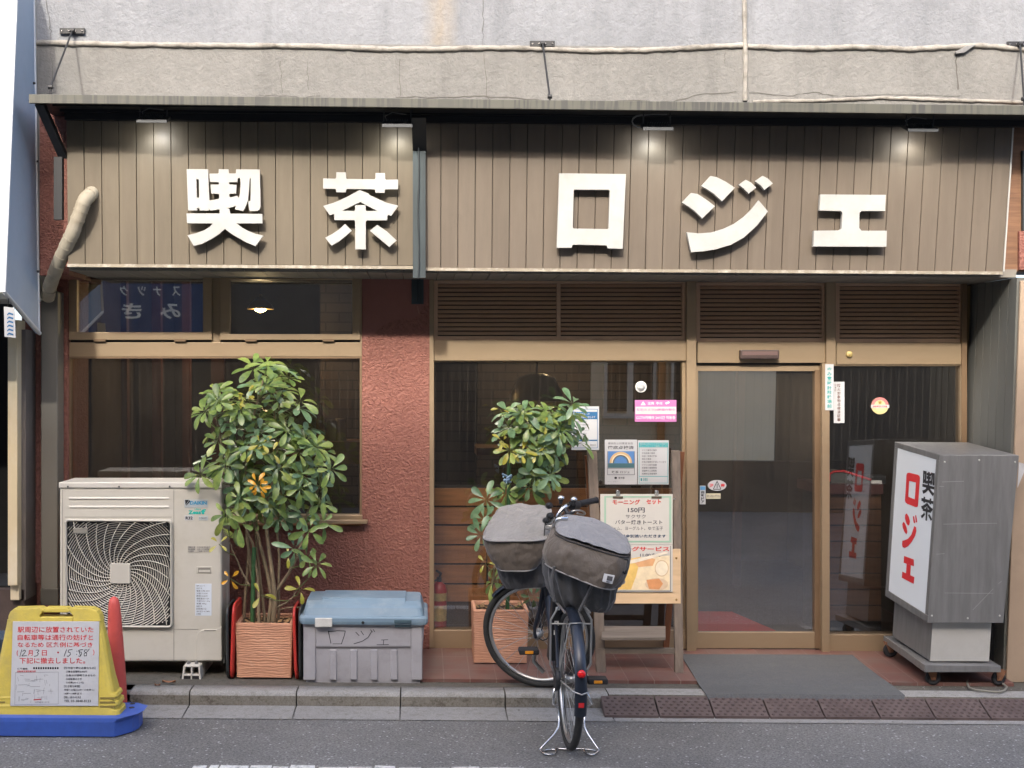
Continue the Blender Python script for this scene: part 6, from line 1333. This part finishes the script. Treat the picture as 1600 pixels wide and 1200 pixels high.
# ------------------------------------------------------------------ the other side of the street (seen only as reflections; it also shades the pavement)
op = thing('opposite_building', (0, -1.9, 0), 'beige and dark house fronts across the street, reflected in the glass', 'building')
m_ob = M('opposite_beige', (.84, .73, .53), .8, 0, .08, 2); m_od = M('opposite_dark', (.075, .07, .062), .7, 0, .2, 2); m_og = M('opposite_grey', (.07, .062, .052), .8, 0, .1, 2)
HB = 8.4
mb = MB(); mb.box(2.4, 5.0, -5, -1.9, ZR, HB); mb.build('beige_wall', m_ob, op); mb = MB(); mb.box(5.0, 40, -5, -2.3, ZR, HB-.6); mb.build('taupe_wall', M('opposite_taupe', (.12, .105, .085), .8, 0, .1, 2), op)
mb = MB(); mb.box(-40, -5.2, -5, -1.9, ZR, HB); mb.box(-5.2, 2.4, -5, -1.95, ZR, HB); mb.build('dark_wall', m_od, op)
mb = MB(); mb.box(3.75, 40, -1.9, -1.7, ZR, .62); mb.build('garden_wall', m_og, op)
for x in (2.62, 2.98, 3.55): 
    mb = MB(); mb.box(x, x+.28, -1.93, -1.86, 1.3, 2.35); w_ = mb.build('window', m_black, op); mb = MB(); mb.box(x-.04, x, -1.93, -1.84, 1.26, 2.4); mb.box(x+.28, x+.32, -1.93, -1.84, 1.26, 2.4); mb.box(x-.04, x+.32, -1.93, -1.80, 1.2, 1.27); mb.build('frame', M('opp_white', (.8, .76, .66), .6), w_)
mb = MB(); mb.tube([(3.38, -1.84, 0), (3.38, -1.84, 6)], .055, 12); mb.build('orange_pipe', M('orange_pipe', (.62, .25, .06), .5), op)
ss = thing('snack_sign', (-3.8, -1.8, 2.4), 'blue bar signboard across the street, mirrored in the top window', 'signboard')
mb = MB(); mb.box(-5.0, -2.7, -1.88, -1.78, 2.25, 3.25); mb.build('blue_panel', M('snack_blue', (.010, .036, .11), .5), ss)
mb = MB(); Y = -1.776
def mq(s, xa, xb, z0, z1, b): TQ(mb, s, [Vector((xa, Y, z1)), Vector((xb, Y, z1)), Vector((xb, Y, z0)), Vector((xa, Y, z0))], (0, 0, 0), b)
def XX(px): return P(px, 475, 8.0).x/8.0*17.75
def ZZ(py): return HC + (P(220, py, 8.0).z-HC)/8.0*17.75
mq('み', XX(282), XX(250), ZZ(498), ZZ(474), .02); mq('き', XX(221), XX(190), ZZ(498), ZZ(474), .02)
for s, x in (('ス', 282), ('ナ', 252), ('ッ', 228), ('ク', 200)): mq(s, XX(x), XX(x-13), ZZ(462), ZZ(447), .02)
mb.build('lettering', M('snack_white', (.6, .6, .55), .5), ss, fix=False)
# ------------------------------------------------------------------ bicycle
bk = thing('bicycle', G(895, 1174, ZR), 'dark city bicycle on its stand with two covered grey brown baskets', 'bicycle')
m_fr = M('frame_dark_blue', (.016, .022, .035), .3, .2, .1, 6, spec=.6); m_tyre = M('tyre', (.026, .026, .025), .8, 0, .25, 18, bs=60, bd=.003); m_rim = M('rim_alloy', (.50, .50, .49), .3, .9, .1, 8); m_alloy = M('alloy_dull', (.40, .40, .39), .38, .8, .15, 9)
RW = .345
cr = G(895, 1173, ZR+.004); rh = Vector((cr.x-.018, cr.y+.02, ZR+.012+RW))          # rear hub
fc = G(850, 1074, 0.0); RF = .325
def wheel(c, axl, Rw, parent_name, spokes=28, tread=.019):
    axl = axl.normalized(); mb = MB(); mb.torus(c, axl, Rw-tread, tread, 56, 10); tyre = mb.build('wheel', m_tyre, bk)
    mb = MB(); mb.torus(c, axl, Rw-tread*2-.006, .011, 56, 8); mb.build('rim', m_rim, tyre)
    u = axl.orthogonal().normalized(); q = axl.cross(u); mb = MB()
    for i in range(spokes):
        a = 2*math.pi*i/spokes; b = a + (.5 if i % 4 < 2 else -.5); s_ = 1 if i % 2 else -1
        mb.tube([c + axl*s_*.028 + (u*math.cos(b)+q*math.sin(b))*.022, c + (u*math.cos(a)+q*math.sin(a))*(Rw-tread*2-.01)], .0014, 4, cap=False)
    mb.build('spokes', m_alloy, tyre)
    mb = MB(); mb.lathe(c-axl*.05, axl, [(0, .008), (.02, .008), (.021, .026), (.032, .026), (.034, .016), (.066, .016), (.068, .026), (.079, .026), (.08, .008), (.10, .008)], 16); mb.build('hub', m_alloy, tyre)
    return tyre
hd_ = Vector((-.035, 1, 0)).normalized()           # heading of the frame
sd = Vector((hd_.y, -hd_.x, 0))                    # right side of the bicycle
wheel(rh, sd, RW, 'rear')
fh = P(841, 997, 7.13); 
fax = Vector((.34, .93, .20)).normalized()
fh.z = RF*.965 + .002
wheel(fh, fax, RF, 'front', 24)
# rear mudguard
def guard(c, axl, r, a0, a1, w_, name, mt, n=30):
    axl = axl.normalized(); f_ = axl.cross(Vector((0, 0, 1))).normalized(); 
    if f_.dot(hd_) < 0: f_ = -f_
    up_ = f_.cross(axl); up_ = up_ if up_.z > 0 else -up_; mb = MB(); rings = []
    for i in range(n+1):
        a = R(a0 + (a1-a0)*i/n); d_ = f_*math.cos(a) + up_*math.sin(a); k = []
        for j in range(7):
            t = -1 + j/3; k.append(c + axl*w_*t + d_*(r - .014*t*t))
        for j in range(6, -1, -1):
            t = -1 + j/3; k.append(c + axl*w_*t + d_*(r - .014*t*t - .003))
        rings.append(k)
    mb.loft(rings, True); return mb.build(name, mt, bk)
gd = guard(rh, sd, RW+.016, 10, 196, .029, 'rear_mudguard', m_fr)
up_ = Vector((0, 0, 1))
def on_guard(a, rr): return rh + hd_*math.cos(R(a))*rr + up_*math.sin(R(a))*rr
rf = on_guard(163, RW+.02); nrm = (rf-rh).normalized()
mb = MB(); mb.lathe(rf, nrm, [(0, .019), (.010, .019), (.016, .016), (.018, .008)], 16); mb.build('tail_reflector', M('red_reflector', (.65, .008, .012), .15), gd)
for s_ in (-1, 1):
    pass
mb = MB(); q = [rh+sd*(-.055), on_guard(176, RW+.018)-sd*.034, on_guard(178, RW+.022), on_guard(176, RW+.018)+sd*.034, rh+sd*.055]; mb.tube(q, .004, 6)
q = [rh+sd*(-.06), on_guard(120, RW+.018)-sd*.03, on_guard(120, RW+.02)+sd*.03, rh+sd*.06]; mb.tube(q, .004, 6); mb.build('mudguard_stay', m_alloy, gd)
st_ = on_guard(186, RW+.017); mb = MB(); n2 = (st_-rh).normalized(); u_ = n2.cross(sd); mb.add([st_-sd*.013+u_*.012+n2*.002, st_+sd*.013+u_*.012+n2*.002, st_+sd*.013-u_*.012+n2*.002, st_-sd*.013-u_*.012+n2*.002], [(0, 1, 2, 3)]); mb.build('red_sticker', m_redink, gd, fix=False)
# frame: bottom bracket, seat tube, stays, down tube, head tube
bb = rh + hd_*.42 + Vector((0, 0, -.06)); ht = fh + Vector((.035, -.12, .30)); hb = ht + Vector((0, -.02, -.06)); ht2 = ht + Vector((-.015, -.05, .17)); sc_ = rh + hd_*.28 + Vector((0, 0, .30))
mb = MB(); mb.tube([bb, sc_, sc_+(sc_-bb)*.35], .018, 10); mb.tube([bb, hb], .022, 10); mb.tube([hb+Vector((0, 0, -.03)), ht2], .021, 10)
for s_ in (-1, 1):
    mb.tube([rh+sd*s_*.058, bb+sd*s_*.03], .010, 8); mb.tube([rh+sd*s_*.058, sc_+sd*s_*.035, sc_+sd*s_*.012+hd_*.02], .0085, 8)
frm = mb.build('frame', m_fr, bk)
mb = MB(); a_ = sc_ - sd*.035 - hd_*.06; d_ = (bb-sc_)
mb.hexa([a_+Vector((-.028, -.05, .06)), a_+Vector((.03, -.05, .06)), a_+d_+Vector((.03, -.05, .08)), a_+d_+Vector((-.028, -.05, .08))], [a_+Vector((-.028, .05, .06)), a_+Vector((.03, .05, .06)), a_+d_+Vector((.03, .05, .08)), a_+d_+Vector((-.028, .05, .08))]); bat = mb.build('battery', m_black, bk, bevel=.008)
mb = MB()
for z_, h_ in ((.02, .03), (-.10, .035), (-.18, .03)): 
    c_ = a_ + d_*(.15-z_*1.9) + Vector((0, -.052, .065)); mb.add([c_+Vector((-.012, 0, h_/2)), c_+Vector((.010, 0, h_/2)), c_+Vector((.010, 0, -h_/2)), c_+Vector((-.012, 0, -h_/2))], [(0, 1, 2, 3)])
mb.build('label', m_white, bat, fix=False)
# chain case (right) / drum at the left of the hub
mb = MB(); mb.lathe(rh-sd*.075, sd, [(0, .05), (.004, .057), (.02, .057), (.024, .05)], 26); mb.build('brake_drum', m_black, bk)
mb = MB(); mb.hexa([rh+sd*.055+Vector((0, 0, .055)), rh+sd*.075+Vector((0, 0, .055)), rh+sd*.075-Vector((0, 0, .055)), rh+sd*.055-Vector((0, 0, .055))], [bb+sd*.055+Vector((0, .1, .10)), bb+sd*.075+Vector((0, .1, .10)), bb+sd*.075+Vector((0, .1, -.10)), bb+sd*.055+Vector((0, .1, -.10))]); mb.build('chain_case', m_black, bk, bevel=.012)
# cranks and pedals
def crank(s_, ang, px, py, dd):
    e = P(px, py, dd); ax = bb + sd*s_*.075; mb = MB(); mb.tube([ax, ax.lerp(e, .5)+sd*s_*.012, e-sd*s_*.03], [.013, .010, .009], 8); cr_ = mb.build('crank', m_alloy, bk)
    mb = MB(); hx_ = .052; mb.hexa([e+sd*(-hx_)+Vector((0, -.04, .014)), e+sd*hx_+Vector((0, -.04, .014)), e+sd*hx_+Vector((0, -.04, -.014)), e-sd*hx_+Vector((0, -.04, -.014))], [e+sd*(-hx_)+Vector((0, .05, .014)), e+sd*hx_+Vector((0, .05, .014)), e+sd*hx_+Vector((0, .05, -.014)), e-sd*hx_+Vector((0, .05, -.014))])
    p_ = mb.build('pedal', m_rubber, cr_, bevel=.007)
    mb = MB(); mb.hexa([e-sd*.022+Vector((0, -.043, .008)), e+sd*.022+Vector((0, -.043, .008)), e+sd*.022+Vector((0, -.043, -.008)), e-sd*.022+Vector((0, -.043, -.008))], [e-sd*.022+Vector((0, -.03, .008)), e+sd*.022+Vector((0, -.03, .008)), e+sd*.022+Vector((0, -.03, -.008)), e-sd*.022+Vector((0, -.03, -.008))]); mb.build('pedal_reflector', M('amber_reflector', (.75, .30, .02), .25), cr_, bevel=.003)
crank(-1, 0, 826, 1017, 6.62); crank(1, 0, 933, 1063, 6.50)
# centre stand
m_std = m_chrome
def sp(px, py, z, d): v = P(px, py, d); return v
mb = MB(); ds = 6.27; zf = ZR+.006
def gp(px, py): v = G(px, py, zf); return v
L0 = rh - sd*.065 + Vector((0, 0, -.01)); R0 = rh + sd*.065 + Vector((0, 0, -.01))
lf, rg = gp(846, 1170), gp(934, 1171)
path = [L0, P(871, 1104, 6.35), P(872, 1137, 6.3), P(846, 1168, 6.22), gp(845, 1173), gp(853, 1178.5), gp(864, 1178.5), gp(869, 1175), gp(868, 1171.5), gp(858, 1171), gp(850, 1172.5)]
def smooth_path(pts, k=4):
    out = []
    for i in range(len(pts)-1):
        p0, p1, p2, p3 = pts[max(i-1, 0)], pts[i], pts[i+1], pts[min(i+2, len(pts)-1)]
        for t in range(k):
            t /= k; out.append(.5*((2*p1)+(p2-p0)*t+(2*p0-5*p1+4*p2-p3)*t*t+(3*p1-p0-3*p2+p3)*t**3))
    return out + [pts[-1]]
mb.tube(smooth_path(path, 3), .005, 7)
path = [R0, P(914, 1110, 6.35), P(914, 1137, 6.3), P(933, 1168, 6.22), gp(934.5, 1174), gp(927, 1179), gp(918, 1178), gp(913, 1174), gp(914, 1171), gp(924, 1171.5), gp(931, 1173)]
mb.tube(smooth_path(path, 3), .005, 7)
mb.tube(smooth_path([gp(868, 1171.5), gp(872, 1169.5), gp(888, 1171), gp(902, 1170), gp(914, 1170.5)], 4), .005, 7)
for s_, x_ in ((-1, 866), (1, 923)):
    a_ = rh + sd*s_*.075 + Vector((0, 0, -.05)); mb.tube([a_, P(x_-2*s_*-1, 1100, 6.2), P(x_+5*-s_, 1104, 6.25)], .008, 8)
mb.build('stand', m_std, bk)
# rear carrier
cz = RW + ZR + .40
mb = MB(); tops = []
for s_ in (-1, 1):
    t_ = rh + sd*s_*.06 - hd_*.02 + Vector((0, 0, .37)); mb.tube([rh+sd*s_*.068+Vector((0, 0, .015)), rh+sd*s_*.10+Vector((0, -.02, .08)), rh+sd*s_*.10+Vector((0, -.02, .30)), t_], .0055, 7)
    mb.tube([t_+hd_*.3, t_-hd_*.18], .006, 7)
mb.tube([rh-sd*.10+Vector((0, -.02, .28)), rh+sd*.10+Vector((0, -.02, .28))], .005, 6)
mb.build('rear_carrier', m_alloy, bk)
# fork, stem, handlebar
mb = MB(); sx = fax.cross(Vector((0, 0, 1))).normalized()
crown = ht + Vector((-.01, .02, -.01))
for s_ in (-1, 1):
    o_ = fax*s_*.055; mb.tube(smooth_path([fh+o_, fh+o_*1.05+(crown-fh)*.25+Vector((-.015, 0, -.01)), fh+o_+(crown-fh)*.6, crown+o_*.7], 4), [.010]*4+[.012]*5+[.014]*4, 8)
mb.tube([crown-fax*.045, crown+fax*.045], .016, 8); mb.tube([crown, ht2], .016, 8); fk = mb.build('fork', m_fr, bk)
guard(fh, fax, RF+.016, 40, 150, .026, 'front_mudguard', m_fr)
s0 = P(868, 842, 6.82); mb = MB()
hbp = smooth_path([P(861, 850, 6.86), P(865, 836, 6.82), P(869, 815, 6.80), P(875, 800, 6.80), P(884, 791, 6.82), P(893, 789, 6.86), P(906, 787, 6.92)], 4)
mb.tube(hbp, .0135, 10); mb.tube([ht2, P(862, 850, 6.86)], .014, 8); mb.tube(smooth_path([P(861, 850, 6.86), P(862, 838, 6.6), P(866, 822, 6.45), P(872, 812, 6.40), P(885, 810, 6.42)], 4), .0135, 10); hbar = mb.build('handlebar', m_chrome, bk)
mb = MB(); mb.tube([P(900, 788, 6.90), P(931, 781.5, 7.02)], [.0175, .0165], 12); mb.lathe(P(931, 781.5, 7.02), (1, .6, .12), [(0, .019), (.006, .019)], 12); g1_ = mb.build('grip', m_rubber, hbar)
mb = MB(); mb.lathe(P(932.5, 780.5, 7.03), (1, .3, .1), [(0, .006), (.006, .005)], 10); mb.build('bar_end_bolt', m_chrome, hbar)
mb = MB(); mb.tube([P(893, 790, 6.84), P(902, 789, 6.9)], .025, 10); mb.tube(smooth_path([P(884, 796, 6.8), P(888, 803, 6.78), P(896, 799, 6.8)], 3), .012, 8); mb.build('brake_mount', m_black, hbar)
mb = MB(); mb.tube(smooth_path([P(891, 800, 6.79), P(899, 798, 6.78), P(908, 798, 6.82), P(914, 802, 6.9), P(911, 804, 6.88), P(902, 802, 6.82)], 4), .0055, 7); mb.build('brake_lever', m_alloy, hbar)
for x_, y_ in ((876.5, 777), (896.5, 779)):
    mb = MB(); c_ = P(x_, y_+2, 6.82); mb.lathe(c_, (-.1, -.25, 1), [(0, .019), (.006, .020), (.013, .016), (.018, .005)], 16); b_ = mb.build('bell', m_chrome, hbar); mb = MB(); mb.lathe(c_, (-.1, -.25, -1), [(0, .017), (.012, .012), (.03, .008)], 10); mb.build('bell_base', m_black, b_)
mb = MB()
for x_, y_, r_ in ((859.5, 806, .018), (853, 813, .016), (858, 790, .018)): mb.lathe(P(x_, y_, 6.80), (.3, -1, .2), [(-.02, r_*.5), (-.012, r_), (.012, r_), (.02, r_*.5)], 10)
mb.build('light_switch', m_black, hbar)
mb = MB(); mb.tube([P(856, 818, 6.82), P(868, 812, 6.8)], .016, 8); mb.lathe(P(860, 823, 6.82), (1, 0, 0), [(-.03, .017), (.03, .017)], 10); mb.build('stem_clamp', m_alloy, hbar)
mb = MB()
for pts in ([P(884, 800, 6.8), P(872, 845, 6.75), P(858, 880, 6.9), P(852, 960, 7.0), P(846, 985, 7.05)], [P(852, 816, 6.8), P(850, 850, 6.85), P(853, 900, 7.0), P(858, 985, 7.08), P(850, 1000, 7.08), P(842, 997, 7.08)]): mb.tube(smooth_path(pts, 5), .0032, 6)
mb.build('brake_cable', m_black, bk)
# ---- bags
def fabric(name, c1, c2, sh=.2):
    mt, n, l, b = newmat(name); v = posn(n, l)
    c = ramp(n, l, noise(n, l, v, 6, 6), [(.3, c1), (.7, c2)]); l.new(c, b.inputs['Base Color']); b.inputs['Roughness'].default_value = .62; b.inputs['Sheen Weight'].default_value = sh
    h = math_(n, l, 'ADD', noise(n, l, posn(n, l, (1, 1, .45)), 16, 4, .55), math_(n, l, 'MULTIPLY', noise(n, l, v, 300, 2), .06)); bump(n, l, b, h, .75, .018); return mt
m_brown = fabric('bag_brown', (.075, .060, .046), (.115, .093, .073)); m_lidg = fabric('bag_lid_grey', (.21, .20, .185), (.265, .255, .24)); m_lidb = fabric('bag_lid_blue_grey', (.185, .185, .192), (.24, .24, .248)); m_dk = fabric('bag_dark', (.030, .031, .036), (.055, .056, .062)); m_pleat = fabric('pleated_grey', (.050, .052, .056), (.085, .086, .09)); m_pip = M('grey_piping', (.24, .235, .23), .5)
def qring(c, n=7, r=.28):                         # rounded ring through four pixel+depth corners (near-left, near-right, far-right, far-left)
    q = [P(*k) for k in c]; out = []
    for i in range(4):
        p, a, b = q[i], q[i-1], q[(i+1) % 4]
        s, e = p.lerp(a, r), p.lerp(b, r)
        for k in range(n): t = k/(n-1); out.append(s*(1-t)**2 + p*2*t*(1-t) + e*t*t)
        nx = q[(i+1) % 4]; s2 = nx.lerp(p, r)
        for k in (1, 2, 3): out.append(e.lerp(s2, k/4))
    return out
def bag(name, rings, mt, parent, cap=True, jitter=0):
    rr = [qring(c) for c in rings]; mb = MB()
    if jitter:
        for r_ in rr:
            cen = sum(r_, Vector())/len(r_)
            for i, v in enumerate(r_): d_ = (v-cen); d_.z = 0; r_[i] = v + d_.normalized()*jitter*(1 if i % 2 else -1)*random.uniform(.3, 1.3)
    mb.loft(rr, True, cap); o = mb.build(name, mt, parent); s_ = o.modifiers.new('sub', 'SUBSURF'); s_.levels = 3; s_.render_levels = 3
    for sz, stg in ((.11, .022), (.035, .008)):
        tx = bpy.data.textures.new('fabric_wrinkle', 'CLOUDS'); tx.noise_scale = sz; tx.noise_depth = 2
        dm = o.modifiers.new('wrinkle', 'DISPLACE'); dm.texture = tx; dm.strength = stg; dm.mid_level = .5; dm.texture_coords = 'LOCAL'
    return o, rr
def piping(rr, parent, r=.004, mt=None, name='piping'):
    mb = MB(); mb.tube(list(rr)+[rr[0], rr[1]], r, 6); mb.build(name, mt or m_pip, parent)
# rear bag
b0 = [(851, 884, 6.20), (952, 925, 6.06), (983, 906, 6.42), (852, 868, 6.56)]
b1 = [(848, 872, 6.18), (970, 912, 6.05), (986, 890, 6.42), (845, 862, 6.56)]
b2 = [(855, 852, 6.18), (981, 890, 6.06), (987, 868, 6.44), (852, 838, 6.56)]
b3 = [(866, 836, 6.20), (982, 873, 6.08), (986, 852, 6.46), (868, 816, 6.58)]
o, rr = bag('rear_bag', [b0, b1, b2, b3], m_brown, bk); rb = o; piping(rr[0], rb)
mb = MB(); zz = [v + Vector((0, -.004, -.006)) for v in rr[3]]; mb.tube(zz+[zz[0]], .0035, 6); mb.build('zip', m_black, rb)
l0 = [(868, 833, 6.195), (983, 869, 6.075), (987, 846, 6.46), (868, 812, 6.58)]
l1 = [(871, 826, 6.24), (980, 861, 6.13), (978, 832, 6.47), (872, 803, 6.58)]
l2 = [(877, 813, 6.38), (962, 836, 6.30), (950, 817, 6.52), (880, 801, 6.6)]
l3 = [(890, 810, 6.45), (935, 822, 6.42), (935, 812, 6.53), (895, 804, 6.58)]
o, rr2 = bag('lid', [l0, l1, l2, l3], m_lidb, rb); 
pl = bag('pleated_cover', [[(874, 952, 6.28), (945, 958, 6.24), (955, 952, 6.48), (876, 946, 6.5)], [(862, 938, 6.25), (955, 952, 6.20), (962, 940, 6.48), (862, 930, 6.52)], [(852, 905, 6.22), (958, 935, 6.16), (966, 918, 6.46), (850, 895, 6.54)], [(850, 876, 6.22), (960, 912, 6.14), (970, 896, 6.44), (850, 868, 6.54)]], m_pleat, rb, True, .024)
mb = MB()
for pts in ([(925, 915), (915, 935), (905, 955)], [(866, 885), (862, 910), (866, 940)]):
    mb = MB(); mb.tube(smooth_path([P(x, y, 6.185-(x-850)*.0004) for x, y in pts], 4), .0075, 6); mb.build('gather_fold', m_pleat, rb)

mb = MB(); q = [P(944, 896, 6.065), P(960, 899, 6.055), P(956, 912, 6.05), P(941, 908, 6.06)]; o_ = Vector((0, -.014, 0)); mb.hexa([v+o_ for v in q], [v for v in q]); tg = mb.build('white_label', m_paper, rb)
mb = MB(); q = [P(948.5, 898.8, 6.05), P(957, 900.5, 6.04), P(955.5, 907.5, 6.04), P(947, 905.7, 6.05)]; mb.add([v+o_ for v in q], [(0, 1, 2, 3)]); q = [P(946.2, 907.3, 6.05), P(951.8, 908.5, 6.05), P(951.5, 909.6, 6.05), P(946, 908.4, 6.05)]; mb.add([v+o_ for v in q], [(0, 1, 2, 3)]); mb.build('label_mark', M('mark_grey', (.06, .06, .065), .6), tg, fix=False)
mb = MB(); q = [P(975, 873, 6.06), P(981, 876, 6.06), P(977, 895, 6.04), P(973, 892, 6.04)]; mb.tube(smooth_path([v+Vector((0, -.012, 0)) for v in q], 3), .006, 6); mb.build('zip_pull', m_black, rb)
# front bag
f0 = [(778, 892, 6.86), (830, 893, 6.80), (858, 872, 7.0), (770, 872, 7.16)]
f1 = [(762, 874, 6.84), (846, 876, 6.78), (862, 858, 7.0), (760, 858, 7.16)]
f2 = [(755, 856, 6.84), (852, 856, 6.78), (866, 838, 7.0), (758, 838, 7.16)]
f3 = [(753, 847, 6.84), (854, 846, 6.78), (868, 824, 7.0), (760, 822, 7.16)]
o, rr = bag('front_bag', [f0, f1, f2, f3], m_brown, bk); fb = o; piping(rr[0], fb); mb = MB(); zz = rr[3]; mb.tube(list(zz)+[zz[0]], .004, 6); mb.build('zip', m_black, fb)
g0 = [(753, 846, 6.83), (854, 845, 6.77), (868, 822, 7.0), (762, 818, 7.17)]
g1b = [(755, 840, 6.86), (852, 838, 6.80), (868, 800, 7.06), (770, 800, 7.2)]
g2 = [(768, 822, 6.98), (852, 818, 6.95), (866, 787, 7.14), (780, 785, 7.24)]
g3 = [(790, 808, 7.06), (838, 806, 7.04), (850, 792, 7.15), (795, 791, 7.2)]
o, rr2 = bag('lid', [g0, g1b, g2, g3], m_lidg, fb); piping(rr2[0], fb, .005)
bag('lower_cover', [[(788, 921, 6.92), (850, 918, 6.88), (858, 912, 7.05), (790, 914, 7.12)], [(780, 908, 6.90), (856, 900, 6.86), (862, 892, 7.05), (782, 898, 7.14)], [(775, 890, 6.89), (856, 882, 6.84), (864, 868, 7.04), (776, 880, 7.15)]], m_dk, fb, True, .006)
